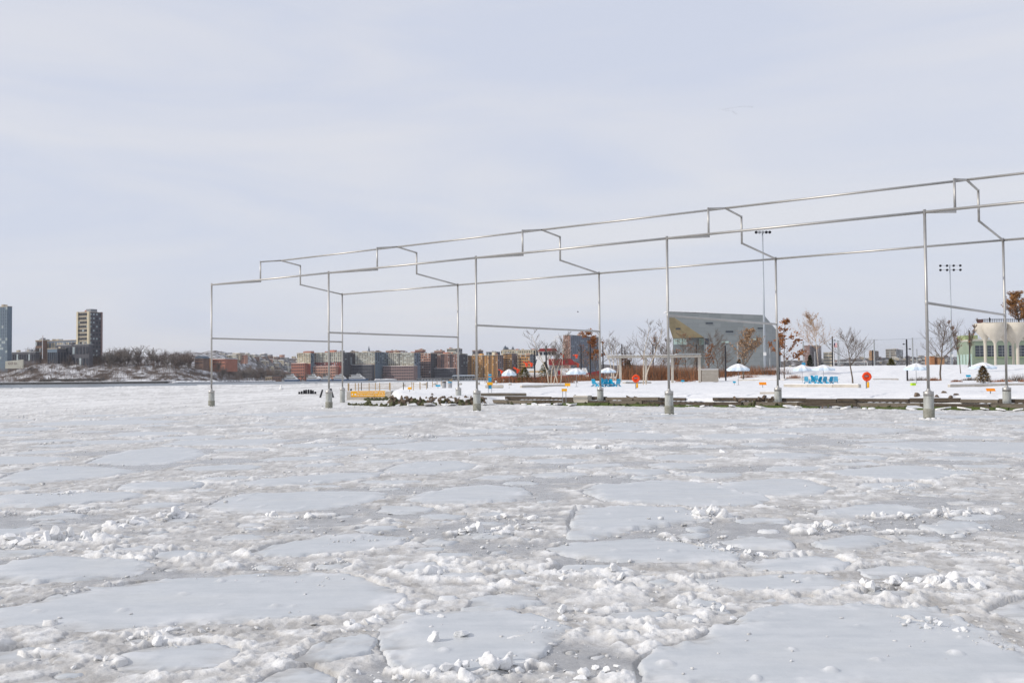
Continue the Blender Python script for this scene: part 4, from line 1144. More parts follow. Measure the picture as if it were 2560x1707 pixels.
# --- small warning signs
def small_sign(name, label, u, v0, v1, vb, w, mt, legs, tilt=0.35):
    p = TG(u, vb); k = px2m(p.y)
    t = thing(name, label, 'sign', p)
    zc = (vb - 0.5 * (v0 + v1)) * k; hh = (v1 - v0) * k
    MB().box((0, 0, 0), (w * k, 0.03, hh / max(0.4, math.cos(tilt)))).build('panel', mt, t).matrix_local = Matrix.Translation((0, 0, zc)) @ Matrix.Rotation(-tilt, 4, 'X')
    if legs == 1: MB().box((0, 0.06, zc / 2 - .1), (0.07, 0.07, zc + .2)).build('post', M_GALV, t)
    else:
        for s in (-1, 1): MB().box((s * w * k * 0.3, 0.06, zc / 2 - .1), (0.06, 0.06, zc + .2)).build('leg', M_GALV, t)
    return t, k, zc
small_sign('warning_sign', 'amber sign on two legs in front of the concrete block', 1411, 971.5, 978, 1000.5, 13.5, M_YEL, 2, 0.1)
small_sign('warning_sign', 'small amber sign tilted in the snow above the two legged sign', 1419, 958, 965, 969, 13.5, M_YEL, 1)
small_sign('warning_sign', 'tilted orange sign left of the fourth far steel post', 1907, 955.5, 962, 970, 18, M_ORA, 1, 0.7)
small_sign('warning_sign', 'tilted orange sign at the far right near the shore', 2477, 971, 977.5, 987, 22, M_ORA, 1, 0.7)
small_sign('warning_sign', 'little amber sign at the left end of the snow bank', 1024, 967.5, 973, 979, 9, M_YEL, 1)
small_sign('plaque', 'little blue plaque on a post in the snow left of the grey bins', 1095, 962, 966, 970, 12, M_BLUE, 1)
small_sign('plaque', 'little blue plaque beneath the parasol by the brown leaved oak', 1836, 953, 957, 962, 7, M_BLUE, 1)
small_sign('plaque', 'little blue plaque in the bed below the slim sapling', 2421, 937, 942, 948, 12, M_BLUE, 1)
small_sign('plaque', 'blue plaque in the snow before the pergola post', 1707, 950, 954, 959, 8, M_BLUE, 1)
t, k, zc = small_sign('info_post', 'tall blue banner board with an amber sign on black legs', 1225, 955.5, 962.5, 984, 14, M_YEL, 2, 0.0)
MB().box((0, 0.12, (984 - 953.5) * k), (8 * k, 0.05, 37 * k)).build('blue_banner', M_CAN, t)
MB().box((0, 0.085, (984 - 942) * k), (8 * k, 0.01, 1.6 * k)).build('orange_stripe', M_ORA, t)
MB().box((0, 0.10, 0.05), (9 * k, 0.25, 0.12)).build('base_block', M_DARK, t)
p = TG(2283, 963); t = thing('lime_crate', 'lime green plastic crate lying in the snow on the right', 'crate', p, 0.2)
MB().box((0, 0, 0.3), (0.62, 0.4, 0.05)).box((0, -0.2, 0.15), (0.62, 0.04, 0.34)).box((0, 0.2, 0.15), (0.62, 0.04, 0.34)).box((0.3, 0, 0.15), (0.04, 0.36, 0.34)).box((-0.3, 0, 0.15), (0.04, 0.36, 0.34)).build('crate_body', M_LIME, t)

# --- bins
for u, lb, blue in ((1110.5, 'brushed steel litter bin, left of the pair', 0), (1125, 'steel litter bin with blue lid, right of the pair', 1)):
    p = TG(u, 970.5); k = px2m(p.y); t = thing('litter_bin', lb, 'bin', p, group='litter bins')
    MB().lathe((0, 0, 0), [(5.2 * k, -.05), (5.4 * k, 0.1), (5.4 * k, 13.5 * k)], 20).build('drum', M_BIN, t, smooth=False)
    MB().lathe((0, 0, 0), [(5.7 * k, 13.6 * k), (5.6 * k, 15.2 * k), (3.5 * k, 16.6 * k), (0.05, 16.8 * k)], 20).build('lid', M_CAN if blue else M_DARK, t, smooth=True)

# --- pergola
def pergola():
    a = TG(1550, 957.5); b = TG(1749, 956)
    Y = 0.5 * (a.y + b.y); k = px2m(Y)
    xl = (1518 - 1280) / F * Y; xr = (1751 - 1280) / F * Y
    t = thing('pergola', 'long flat roofed pergola with slim square posts in the park', 'pergola', (0.5 * (xl + xr), Y, a.z))
    X0 = 0.5 * (xl + xr); L = xr - xl; zt = 3 + (940 - 889.5) * k - a.z
    for u in (1550, 1614, 1680, 1748):
        x = (u - 1280) / F * Y - X0
        MB().box((x, 0, zt / 2 - .2), (0.42, 0.42, zt + .2 - .4)).build('post', M_WOODP, t)
    for y in (-0.9, 0.0, 0.9):
        MB().box((0, y, zt - 0.15), (L, 0.18, 0.34)).build('beam', M_WOODP, t)
    n = 26
    for i in range(n):
        MB().box((-L / 2 + L * (i + .5) / n, 0, zt + 0.09), (0.12, 2.6, 0.14)).build('rafter', M_WOODP, t)
    MB().box((0, 0, zt + 0.2), (L * 0.98, 2.3, 0.08)).build('roof_snow', M_SNOW, t)
    MB().box((L / 2 - 2.4, 0, zt + 0.32), (4.6, 2.6, 0.22)).build('roof_box', M_GREYP, t)
pergola()
# --- board hut
p = TG(1755, 954.5); k = px2m(p.y); w_ = 41 * k; hh = 30.5 * k; d_ = 4.6
t = thing('board_hut', 'low hut of horizontal silvery boards at the right end of the pergola', 'hut', p)
MB().box((w_ / 2, d_ / 2, hh / 2 - .1), (w_ - .1, d_ - .1, hh - .1)).build('core', M_TIMB, t)
n = 9
for i in range(n):
    z = hh * (i + .5) / n
    MB().box((w_ / 2, 0, z), (w_, 0.06, hh / n - 0.03)).build('board', M_HUT, t)
    MB().box((w_, d_ / 2, z), (0.06, d_, hh / n - 0.03)).build('board', M_HUT, t)
MB().box((w_ / 2, d_ / 2, hh + .05), (w_ + .1, d_ + .1, 0.12)).build('roof_snow', M_SNOW, t)

# --- low concrete kerbs and benches half under snow
def kerb(label, u0, v0, u1, v1, h, d=0.55, mt=None, name='bench_wall', cat='bench'):
    a = TG(u0, v0); b = TG(u1, v1); e = b - a
    t = thing(name, label, cat, a)
    L = Vector((e.x, e.y, 0)).length; az = math.atan2(e.y, e.x)
    n = max(1, int(L / 3.2))
    for i in range(n):
        o = MB().box((0, 0, 0), (L / n - 0.04, d, h + 0.3)).build('block', mt or M_CONC2, t)
        f = (i + .5) / n; o.location = (e.x * f, e.y * f, e.z * f + h / 2 - .15); o.rotation_euler = (0, 0, az)
    o = MB().box((0, 0, 0), (L * 0.98, d * 0.92, 0.09)).build('snow_cap', M_SNOW, t); o.location = (e.x / 2, e.y / 2, e.z / 2 + h + 0.045); o.rotation_euler = (0, -math.atan2(e.z, L), az)
kerb('long low concrete bench wall below the right blue chairs', 1962, 967, 2150, 968, 0.36)
kerb('low concrete bench wall left of the small amber sign', 1302, 969, 1412, 967, 0.34)
kerb('low concrete kerb at the right end near the last steel post', 2372, 966, 2562, 963, 0.25)
kerb('thin pale kerb right of the right life ring', 2182, 950, 2246, 949.5, 0.26, 0.4)
kerb('thin pale kerb behind the right blue chairs', 1962, 950, 2100, 950, 0.24, 0.4)
kerb('long kerb under the angular grey building', 1845, 951.5, 1962, 951, 0.24, 0.4)
kerb('short concrete kerb before the fourth far steel post', 1900, 985, 1940, 984.5, 0.2, 0.5)
kerb('white kerb edging the bed behind the right life ring birches', 1560, 957.5, 1625, 958, 0.2, 0.6)
p = S(37.4, SH - 0.75, 0.30)
t = thing('concrete_block', 'square pale concrete block set in the timber shore wall', 'block', p, YAW)
MB().box((0, 0, 0.35), (1.85, 0.8, 0.72)).build('block_body', M_CONC2, t)
MB().box((0, 0.02, 0.735), (1.8, 0.75, 0.06)).build('snow_cap', M_SNOW, t)
lying_log('concrete_pipe', 'round grey concrete pipe lying in the snow beside the blue banner board', TG(1214, 970), TG(1258, 970), 0.24, M_CONC2)
lying_log('timber_log', 'round timber log with dark end lying on the shore edge', TG(1202, 990), TG(1316, 990), 0.17, M_TIMB2)
for i, (u, v, w, h) in enumerate(((1010, 964, 8, 3), (1060, 963.5, 12, 4), (1150, 962, 10, 4), (1195, 961.5, 10, 5.5), (1260, 957, 8, 5), (1275, 963, 8, 4), (1240, 959, 6, 5), (1086, 963, 10, 4))):
    p = TG(u, v); k = px2m(p.y)
    t = thing('snowy_stool', ['snow capped concrete seat at the end of the railing', 'second snow capped concrete seat right of the railing', 'snow capped concrete seat right of the bins', 'snow capped amber edged seat near the blue banner', 'snow capped boulder seat beside the fireboat stern', 'snow capped seat right of the concrete pipe', 'snow capped seat behind the blue banner board', 'snow capped concrete seat between railing and bins'][i], 'seat', p)
    MB().lathe((0, 0, 0), [(w * k * .5, -.1), (w * k * .52, h * k * .5), (w * k * .47, h * k)], 9).build('seat_body', M_CONC2, t)
    MB().lathe((0, 0, h * k), [(w * k * .47, 0), (w * k * .4, 0.12), (w * k * .15, 0.2)], 9).build('snow_cap', M_SNOW, t, smooth=True)

# --- black lamp posts and grey net poles
def lamp_post(label, u, v0, vb, arms=2, r=0.17, flip=1):
    p, h = hm(u, v0, vb); t = thing('lamp_post', label, 'lamp post', p, group='black lamp posts of the park')
    MB().tube((0, 0, -.3), (0, 0, h), r, r * 0.9, 10).build('pole', M_DARK, t)
    for i in range(arms):
        s = flip * (1 if i % 2 == 0 else -1); z = h * (0.88 - 0.12 * i)
        MB().tube((0, 0, z), (s * 0.5, -0.05, z + 0.05), 0.03, 0.03, 6).build('arm', M_DARK, t)
        MB().lathe((s * 0.62, -0.05, z - 0.12), [(0.08, 0), (0.2, 0.05), (0.18, 0.22), (0.06, 0.28)], 10).build('lamp_head', M_DARK, t)
for u, v0, vb, a, fl, lb in ((1337, 876, 957, 1, -1, 'leftmost black lamp post, in front of the fireboat wheelhouse'), (1366, 864, 957, 0, 1, 'black pole among the leaning birches'), (1453, 864, 944, 1, -1, 'black lamp post left of the rust leaved oak'),
    (1476.5, 862, 948, 0, 1, 'black pole at the trunk of the rust leaved oak'), (1508, 860, 945, 1, 1, 'black lamp post just right of the third far steel post'), (1555.5, 860, 940, 2, 1, 'black lamp post at the left pergola post'),
    (1633, 860, 934, 1, 1, 'black lamp post right of the windblown birches'), (1563, 874, 938, 1, 1, 'thin black lamp post behind the left pergola post'), (1742, 862, 930, 1, 1, 'black lamp post rising behind the pergola right end'),
    (1814.5, 864, 951.5, 0, 1, 'black pole right beside the board hut'), (1948, 850, 951, 0, 1, 'dark pole between fourth far steel post and slender oak'), (2082, 841, 915, 2, 1, 'black lamp post beside the flag on the mound'),
    (2268.5, 848, 951, 2, -1, 'black lamp post left of the nearest steel post'), (2182, 875, 915, 0, 1, 'short black pole behind the mound beside a grey net pole'), (2425, 826, 916, 1, 1, 'black lamp post in front of the green building')):
    lamp_post(lb, u, v0, vb, a, flip=fl)
def net_pole(label, u, v0, Y, r=0.21, base=2.2):
    q = P(u, v0, Y); t = thing('net_pole', label, 'pole', (q.x, Y, base), group='grey net poles round the sports field')
    MB().tube((0, 0, -.5), (0, 0, q.z - base), r, r * .9, 10).build('shaft', M_GREYP, t)
    MB().lathe((0, 0, q.z - base), [(r, 0), (r * 1.2, 0.05), (r * .3, 0.12)], 10).build('cap', M_GREYP, t)
    return q
NET = [net_pole(lb, u, v0, Y) for lb, u, v0, Y in (('tall grey net pole with a blue wrap at the left of the mound', 2007.7, 854, 300), ('tall grey net pole beside the flag', 2094.6, 851.6, 300), ('tall grey net pole above the right life ring', 2185, 849, 300), ('tall grey net pole left of the nearest steel post', 2281, 845.5, 300), ('tall grey net pole hidden against the slim saplings', 2376, 842, 300))]
MB().box((NET[0].x, 299.85, 5.7), (0.95, 0.3, 1.5)).build('wrap', M_CAN, [o for o in bpy.data.objects if o.get('label', '').startswith('tall grey net pole with a blue wrap')][0]).matrix_parent_inverse = Matrix.Translation((-NET[0].x, -300, -2.2))
for i, (u, v0) in enumerate(((1717, 852), (1767, 862), (1844, 858), (1924, 856), (2037, 879), (2099, 875), (2160.5, 878), (2225, 877), (2292, 873), (1693, 872), (1775, 866))):
    net_pole(['thin grey pole before the left part of the grey building', 'thin grey pole before the faceted end of the grey building', 'grey pole behind the parasol by the grey building', 'grey pole right of the tall floodlight mast', 'short grey pole right of the dark evergreen', 'short grey pole beside the flag net pole', 'short grey pole behind the young bare tree', 'short grey pole beside the olive bush', 'short grey pole behind the drooping parasol', 'thin grey pole behind the small rust oak', 'thin grey pole behind the board hut'][i], u, v0, 285 if u < 1960 else 360, 0.17)
# the fence of wire mesh between the poles
def netmat():
    m = bpy.data.materials.new('fine_wire_net'); m.use_nodes = True
    m.node_tree.nodes['Principled BSDF'].inputs['Base Color'].default_value = (0.16, 0.18, 0.18, 1)
    return m
M_NET = netmat()
t = thing('ball_net', 'fine wire ball net hung between the tall grey poles behind the mound', 'net', (NET[0].x, 300, 2.2))
mb = MB()
for a, b in zip(NET[:-1], NET[1:]):
    MB().tube(Vector((a.x - NET[0].x, 0, a.z - 2.3)), Vector((b.x - NET[0].x, 0, b.z - 2.3)), 0.025, 0.025, 4).build('top_cable', M_NET, t)
    n = 60
    for i in range(1, n):
        f = i / n; x = a.x + (b.x - a.x) * f - NET[0].x; mb.bar((x, 0, 0), (x, 0, a.z + (b.z - a.z) * f - 2.35), 0.006)
    for j in range(1, 34):
        z = 0.25 * j * 1.1
        mb.bar((a.x - NET[0].x, 0, z), (b.x - NET[0].x, 0, z), 0.006)
o = mb.build('mesh_wires', M_NET, t, fix=False); o['kind'] = 'stuff'
# --- floodlight masts
def mast(label, u0, v0, ub, vb, Y, rows, arm):
    p = P(ub, vb, Y); q = P(u0, v0, Y); k = px2m(Y)
    t = thing('floodlight_mast', label, 'floodlight', (p.x, Y, p.z - 3))
    h = q.z - p.z + 3
    MB().tube((0, 0, 0), (0, 0, h), 0.34, 0.16, 12).build('mast_pole', M_MAST, t, smooth=True)
    MB().box((0, -0.35, h * 0.17), (0.7, 0.4, 0.9)).build('control_box', M_WHITE, t)
    for r in range(rows):
        z = h - 0.4 - r * 1.4
        MB().box((0, 0, z), (arm * 2 * k, 0.10, 0.10)).build('cross_arm', M_GREYP, t)
        for i in range(4 if rows == 2 else 5):
            n = 3 if rows == 2 else 4
            x = (-arm + 2 * arm * i / n) * k
            o = MB().lathe((0, 0, 0), [(0.12, -0.25), (0.36, 0.0), (0.42, 0.25)], 12).build('lamp_head', M_DARK if rows == 2 or i not in (1, 2) else M_GALV, t)
            o.location = (x, -0.3, z); o.rotation_euler = (2.0, 0, 0)
mast('tall floodlight mast in front of the angular grey building', 1909, 577, 1912, 920, 285, 1, 17)
mast('floodlight mast with two rows of lamps behind the wide bare tree', 2371, 661, 2380, 913, 345, 2, 25)
# --- goal frame and flag on the field
q = P(2085, 906, 345); q2 = P(2168, 904, 345)
t = thing('goal_frame', 'white goal frame on the field behind the mound', 'goal', (q.x, 345, 2.0))
MB().tube((0, 0, q.z - 2), (q2.x - q.x, 0, q2.z - 2), 0.08, 0.08, 8).build('crossbar', M_WHITE, t)
for x in (0, q2.x - q.x): MB().tube((x, 0, -.5), (x, 0, q.z - 2), 0.08, 0.08, 8).build('goal_post', M_WHITE, t)
M_FLAGR = mat('flag_red', (0.5, 0.06, 0.07), var=0.05)
def flag(label, u, v0, vb, Y, fw_, fh, side, z0=None):
    a = P(u, v0, Y); b = P(u, vb, Y)
    t = thing('flagpole', label, 'flag', (a.x, Y, b.z))
    MB().tube((0, 0, 0), (0, 0, a.z - b.z), 0.0004 * Y, 0.00025 * Y, 8).build('flagpole_shaft', M_WHITE, t)
    k = px2m(Y); w, h = fw_ * k, fh * k
    zt = a.z - b.z - 0.05 * h
    def strip(x0, x1, z0_, z1_, nm, mt, dy=0.0):
        mb = MB(); n = 8; vs = []
        for i in range(n + 1):
            f = x0 + (x1 - x0) * i / n
            y = 0.10 * w * math.sin(f * 7) - dy
            for z in (z1_, z0_): vs.append((side * w * f, y, zt - h * z - 0.12 * h * f * f))
        fs = [(2 * i, 2 * i + 2, 2 * i + 3, 2 * i + 1) for i in range(n)]
        o = mb.add(vs, fs).build(nm, mt, t, fix=False)
        md = o.modifiers.new('solid', 'SOLIDIFY'); md.thickness = 0.02 * w
    for i in range(7): strip(0.4 if i < 4 else 0.0, 1, i / 7, (i + 1) / 7, 'stripe', M_FLAGR if i % 2 == 0 else M_WHITE)
    strip(0, 0.4, 0, 4 / 7, 'canton', mat('flag_blue', (0.03, 0.05, 0.2), var=0.05))
flag('striped flag flying beside the black lamp post on the mound', 2083.5, 857, 915, 362, 12, 10, 1)
# ------------------------------------------------------------------ concrete landing with railing and the amber notice
k0 = px2m(150.0)
LY_, LXa, LXb = 150.0, (866 - 1280) / F * 150, (976 - 1280) / F * 150
t = thing('concrete_landing', 'pale concrete landing with a thin wooden railing at the tip of the park', 'landing', (LXa, LY_, 0))
WL = LXb - LXa
MB().box((WL / 2, 4.0, 0.25), (WL, 8.0, 1.9)).build('wall', M_CONC2, t)
MB().box((WL / 2, 4.0, 1.24), (WL - .1, 7.9, 0.10)).build('deck_snow', M_SNOW, t)
MB().box((WL + 1.6, 5.2, 0.25), (3.2, 5.6, 1.86)).build('ramp_wall', M_CONC, t)
MB().box((WL + 1.6, 5.2, 1.22), (3.2, 5.5, 0.08)).build('ramp_snow', M_SNOW, t)
def railing(pts, n):
    for i in range(len(pts) - 1):
        a = Vector(pts[i]); b = Vector(pts[i + 1])
        for j in range(n[i] + 1):
            p = a.lerp(b, j / n[i])
            MB().box((p.x, p.y, p.z + 0.55), (0.10, 0.10, 1.15)).build('rail_post', M_TAN, t)
        for z in (0.35, 0.62, 0.88):
            MB().bar(a + Vector((0, 0, z)), b + Vector((0, 0, z)), 0.03).build('rail_wire', M_TAN, t)
railing([(0.15, 0.3, 1.28), (WL - .1, 0.3, 1.28)], [4])
railing([(0.2, 0.8, 1.28), (1.0, 7.6, 1.28), (WL + 1.0, 7.8, 1.28), (WL + 3.6, 20, 1.3), (WL + 4.6, 60, 1.5), (WL + 3.0, 100, 1.7)], [2, 3, 3, 5, 4])
railing([(WL + 3.0, 2.5, 1.28), (WL + 4.4, 8.0, 1.28)], [2])
# broken piles and fenders in the ice beside it
pl = thing('broken_piles', 'dark broken timber piles leaning in the ice beside the landing', 'piles', G(852, 994))
for x, y, h, lx in ((-1.2, 0.5, 1.5, -.5), (0.1, 0, 1.2, .5), (1.1, 0.3, 1.4, .55), (-3.6, 1.0, 1.3, .5)):
    MB().tube((x, y, -.3), (x + lx, y, h), 0.16, 0.14, 8).build('pile', M_DARK, pl)
MB().box((0.2, -0.2, 0.35), (1.6, 0.3, 0.3), ry=0.25).build('ice_crust', M_CHUNK, pl)
q = G(768, 985)
fb = thing('old_pile_stumps', 'low cluster of black timber pile stumps rising from the ice', 'piles', q)
for i in range(8):
    x = -1.6 + 0.46 * i
    h = (0.5, 0.62, 0.85, 0.92, 0.95, 0.9, 0.75, 0.5)[i]
    MB().lathe((x, 0.12 * (i % 3), 0), [(0.22, -.2), (0.205, h * .8), (0.16, h)], 8).build('stump', M_DARK, fb)
q = G(703, 973)
bu = thing('buoy', 'small white buoy frozen into the river ice', 'buoy', q)
MB().lathe((0, 0, 0), [(0.75, -.2), (0.75, 0.35), (0.4, 0.55)], 14).build('float', M_WHITE, bu, smooth=False)
MB().lathe((0, 0, 0.5), [(0.33, 0), (0.25, 0.7), (0.06, 1.05)], 12).build('topmark', M_WHITE, bu)
# the amber notice on the landing wall
M_TXT = mat('white_lettering', (0.85, 0.84, 0.80), var=0.02)
sx0 = (876.5 - 866) * k0; sw = 85.5 * k0; sz1 = 3 - (978 - 947.5) * k0; sh_ = 14.4 * k0
sg = thing('notice_board', 'wide amber notice with white lettering fixed to the landing wall', 'sign', (LXa + sx0, LY_ - 0.03, sz1 - sh_))
MB().box((sw / 2, 0, sh_ / 2), (sw, 0.05, sh_)).build('panel', M_YEL, sg)
def text(par, s, x, z, size, mt, name='lettering', align='LEFT', yy=-0.035):
    cu = bpy.data.curves.new(name, 'FONT'); cu.body = s; cu.size = size; cu.align_x = align; cu.extrude = 0.004
    cu.resolution_u = 2
    tmp = bpy.data.objects.new('tmp', cu); COL.objects.link(tmp)
    bpy.context.view_layer.update()
    me = bpy.data.meshes.new_from_object(tmp.evaluated_get(bpy.context.evaluated_depsgraph_get()))
    bpy.data.objects.remove(tmp); me.materials.append(mt)
    return link(name, me, par, (x, yy, z), (math.pi / 2, 0, 0))
ts = sh_ * 0.40
text(sg, 'Motorized vessels and', sw * 0.175, sh_ * 0.60, ts, M_TXT)
text(sg, 'jet skis prohibited', sw * 0.175, sh_ * 0.18, ts, M_TXT)
text(sg, 'No tying off', sw * 0.705, sh_ * 0.60, ts, M_TXT)
text(sg, 'to structures', sw * 0.705, sh_ * 0.18, ts, M_TXT)
MB().prism([(sw * .02, -.03, sh_ * .3), (sw * .07, -.03, sh_ * .3), (sw * .06, -.03, sh_ * .46), (sw * .045, -.03, sh_ * .68), (sw * .03, -.03, sh_ * .46)], (0, -.008, 0)).build('boat_symbol', M_TXT, sg)
MB().prism([(sw * .105, -.03, sh_ * .3), (sw * .155, -.03, sh_ * .3), (sw * .16, -.03, sh_ * .45), (sw * .125, -.03, sh_ * .62), (sw * .105, -.03, sh_ * .45)], (0, -.008, 0)).build('boat_symbol', M_TXT, sg)
mb = MB()
for i in range(18):
    a = math.radians(40 + 280 * i / 17); b = math.radians(40 + 280 * (i + 1) / 17)
    c = Vector((sw * .655, -.034, sh_ * .47)); r = sh_ * .27
    mb.bar(c + Vector((r * math.sin(a), 0, r * math.cos(a))), c + Vector((r * math.sin(b), 0, r * math.cos(b))), 0.05, 0.012)
mb.build('rope_symbol', M_TXT, sg)
# ------------------------------------------------------------------ buildings and the boat just beyond the park
def face(pts, Y):                       # photo outline at one depth, relative points
    return [P(u, v, Y) for u, v in pts]
# --- angular grey building: a front slab with a cut-away corner and a side wall running back
M_ZINC = bpy.data.materials.new('grey_zinc_panels'); M_ZINC.use_nodes = True
def panel_mat(m, c1, c2, cm, bw, bh, rough=0.55):
    t = m.node_tree; N = t.nodes; b = N['Principled BSDF']; b.inputs['Roughness'].default_value = rough
    c = N.new('ShaderNodeTexCoord'); q = N.new('ShaderNodeMapping'); q.inputs['Rotation'].default_value = (math.pi / 2, 0, 0)
    br = N.new('ShaderNodeTexBrick'); br.inputs['Scale'].default_value = 1.0; br.inputs['Brick Width'].default_value = bw; br.inputs['Row Height'].default_value = bh; br.inputs['Mortar Size'].default_value = 0.03
    br.inputs['Color1'].default_value = (*c1, 1); br.inputs['Color2'].default_value = (*c2, 1); br.inputs['Mortar'].default_value = (*cm, 1)
    t.links.new(c.outputs['Object'], q.inputs['Vector']); t.links.new(q.outputs['Vector'], br.inputs['Vector']); t.links.new(br.outputs['Color'], b.inputs['Base Color'])
    bn = N.new('ShaderNodeBump'); bn.inputs['Strength'].default_value = 0.3; t.links.new(br.outputs['Fac'], bn.inputs['Height']); bn.invert = True; t.links.new(bn.outputs['Normal'], b.inputs['Normal'])
panel_mat(M_ZINC, (0.185, 0.205, 0.21), (0.225, 0.245, 0.248), (0.135, 0.15, 0.155), 4.4, 1.7)
M_BRONZE = mat('bronze_soffit_panels', (0.21, 0.17, 0.095), rough=0.5, col2=(0.27, 0.225, 0.135), scale=0.6)
M_PALEG = mat('pale_green_glass', (0.42, 0.55, 0.50), rough=0.15, var=0.15, spec=0.6)
YB = 420.0
kB = px2m(YB)
o0 = P(1790, 930, YB)
gb = thing('angular_building', 'large angular grey panelled building with a cut bronze corner behind the trees', 'building', (o0.x, YB, 0))
rel = lambda q: Vector(q) - Vector((o0.x, YB, 0))
front = [(1669, 778.5), (1790, 783), (1910, 787.5), (1910, 960), (1760, 960), (1760, 843.5), (1686, 793.8), (1669, 793.8)]
fp = [rel(q) for q in face(front, YB)]
mb = MB()
n = len(fp)
mb.add(fp, [tuple(range(n))])
back = 34.0
# top, side going back to the right, left side
side = [rel(P(1910, 787.5, YB)), rel(P(1952, 838, YB + back)), rel(P(1952, 960, YB + back)), rel(P(1910, 960, YB))]
mb.add(side, [(0, 1, 2, 3)])
tl = rel(P(1669, 778.5, YB)); tr = rel(P(1910, 787.5, YB)); trb = rel(P(1940, 822, YB + back)); tlb = rel(P(1678, 782, YB + back))
mb.add([tl, tr, rel(P(1952, 838, YB + back)), tlb], [(0, 1, 2), (0, 2, 3)])
bl = Vector((tl.x, tl.y, -1)); mb.add([tl, tlb, rel(P(1690, 860, YB + back)), rel(P(1673, 817, YB + 3.5)), rel(P(1669, 793.8, YB))], [(0, 1, 2, 3, 4)])
link('zinc_wall', mb.mesh('zinc_wall', M_ZINC), gb)
# bronze facet sloping inwards from the cut
inn = 7.0
fa = [rel(P(1669, 793.8, YB)), rel(P(1686, 793.8, YB)), rel(P(1760, 843.5, YB)), rel(P(1682, 845.5, YB + inn)), rel(P(1673, 817, YB + inn * .5))]
link('bronze_facet', MB().add(fa, [(0, 1, 2, 3, 4)]).mesh('bronze_facet', M_BRONZE), gb)
lo = MB(); lo.add([rel(P(1682, 845.5, YB + inn)), rel(P(1760, 843.5, YB + inn)), rel(P(1760, 960, YB + inn)), rel(P(1682, 960, YB + inn))], [(0, 1, 2, 3)])
lo.add([rel(P(1760, 843.5, YB)), rel(P(1760, 843.5, YB + inn)), rel(P(1760, 960, YB + inn)), rel(P(1760, 960, YB))], [(0, 1, 2, 3)])
link('recessed_wall', lo.mesh('recessed_wall', M_ZINC), gb)
def slot(u0, u1, v0, v1, Y, mt, nm='window', par=gb, org=None, frame=True, dep=0.25):
    org = org or Vector((o0.x, YB, 0))
    a = P(u0, v0, Y) - org; b = P(u1, v1, Y) - org
    f = MB().box(((a.x + b.x) / 2, a.y, (a.z + b.z) / 2), (abs(b.x - a.x), dep, abs(a.z - b.z))).build(nm, mt, par)
    if frame: 
        MB().box(((a.x + b.x) / 2, a.y - dep * .2, min(a.z, b.z) - 0.12), (abs(b.x - a.x) + .3, dep * 1.6, 0.14)).build('sill', M_GREYP, f)
    return f
for u0, u1, v0, v1 in ((1764, 1782, 806, 810), (1814, 1833, 827, 831.5), (1894, 1909, 819, 822.6), (1804, 1822, 853, 857), (1879, 1892, 846, 851)):
    slot(u0, u1, v0, v1, YB - 0.02, M_PALEG if v0 in (853, 846) else M_GLASSD)
slot(1689, 1701, 820, 824, YB + 2.2, M_GLASSD, frame=False)
for u0, u1 in ((1684, 1693.5), (1694.5, 1705), (1706, 1716)): slot(u0, u1, 847, 861, YB + inn - 0.05, M_PALEG)
for u0, u1 in ((1748, 1759.5),): slot(u0, u1, 846, 862, YB + inn - 0.05, M_PALEG)
slot(1762, 1772, 846, 862, YB - 0.02, M_GLASSD)
sn = MB()
for i in range(14):
    f = i / 14; u = 1670 + 120 * f
    q = rel(P(u, 778.6 + 4.5 * f, YB)); sn.box((q.x + 0.7, q.y + 6, q.z + 0.12), (1.4, 12, 0.3 + 0.3 * math.sin(f * 3) + 0.1 * (i % 3)))
o = sn.build('roof_snow', M_SNOW, gb); o['kind'] = 'stuff'

# --- the low hall in front of it
q0 = P(1690, 900, 330)
hl = thing('low_hall', 'low grey and cream hall behind the pergola trees', 'building', (q0.x, 330, 1))
w_ = (1745 - 1640) * px2m(330)
MB().box((0, 4, 2.3), (w_, 8, 4.6)).build('wall', mat('cream_render', (0.44, 0.40, 0.33), var=.08), hl)
MB().box((0, 4, 5.0), (w_ + 1.2, 9, 0.8)).build('roof', M_GREYP, hl)
for i in range(6): MB().box((-w_ / 2 + w_ * (i + .5) / 6, -0.02, 2.2), (1.1, 0.1, 2.4)).build('window', M_GLASSD, hl)

# --- concrete tulip platform with railing, tree and visitor
M_TULIP = mat('cream_cast_concrete', (0.50, 0.46, 0.39), rough=0.8, col2=(0.60, 0.555, 0.475), scale=0.5, bump=0.1)
YT = 335.0; kT = px2m(YT)
tu = thing('tulip_platform', 'raised platform of flaring cream concrete tulip columns at the right edge', 'platform', ((2500 - 1280) / F * YT, YT, 0))
def tulip(u, dy, vr, rpx, stem, squash=1.0, lean=0.0):
    x = (u - 1280) / F * (YT + dy) - (2500 - 1280) / F * YT; zr = 3 + (932.8 - vr) * kT; r = rpx * kT; s = stem * kT
    prof = [(s, -1), (s, zr - r * 1.95), (s * 1.15, zr - r * 1.70), (r * 0.27, zr - r * 1.48), (r * 0.46, zr - r * 1.24), (r * 0.70, zr - r * 0.98), (r * 0.90, zr - r * 0.68), (r * 0.99, zr - r * 0.36), (r, zr - r * 0.1), (r * 0.98, zr)]
    o = MB().lathe((0, 0, 0), prof, 24).build('tulip_column', M_TULIP, tu, smooth=True)
    o.location = (x, dy, 0); o.scale = (1, squash, 1)
    md = o.modifiers.new('es', 'EDGE_SPLIT'); md.split_angle = 1.0
    return o
for a in ((2463, 3.5, 807, 26, 3.6), (2488, 0, 808, 29, 3.1), (2544, 0, 807, 30, 3.9), (2533, 7, 815, 26, 3.0), (2515, 9, 812, 26, 3.2), (2590, 1, 806, 32, 4), (2570, 8, 812, 27, 3.2)):
    tulip(*a)
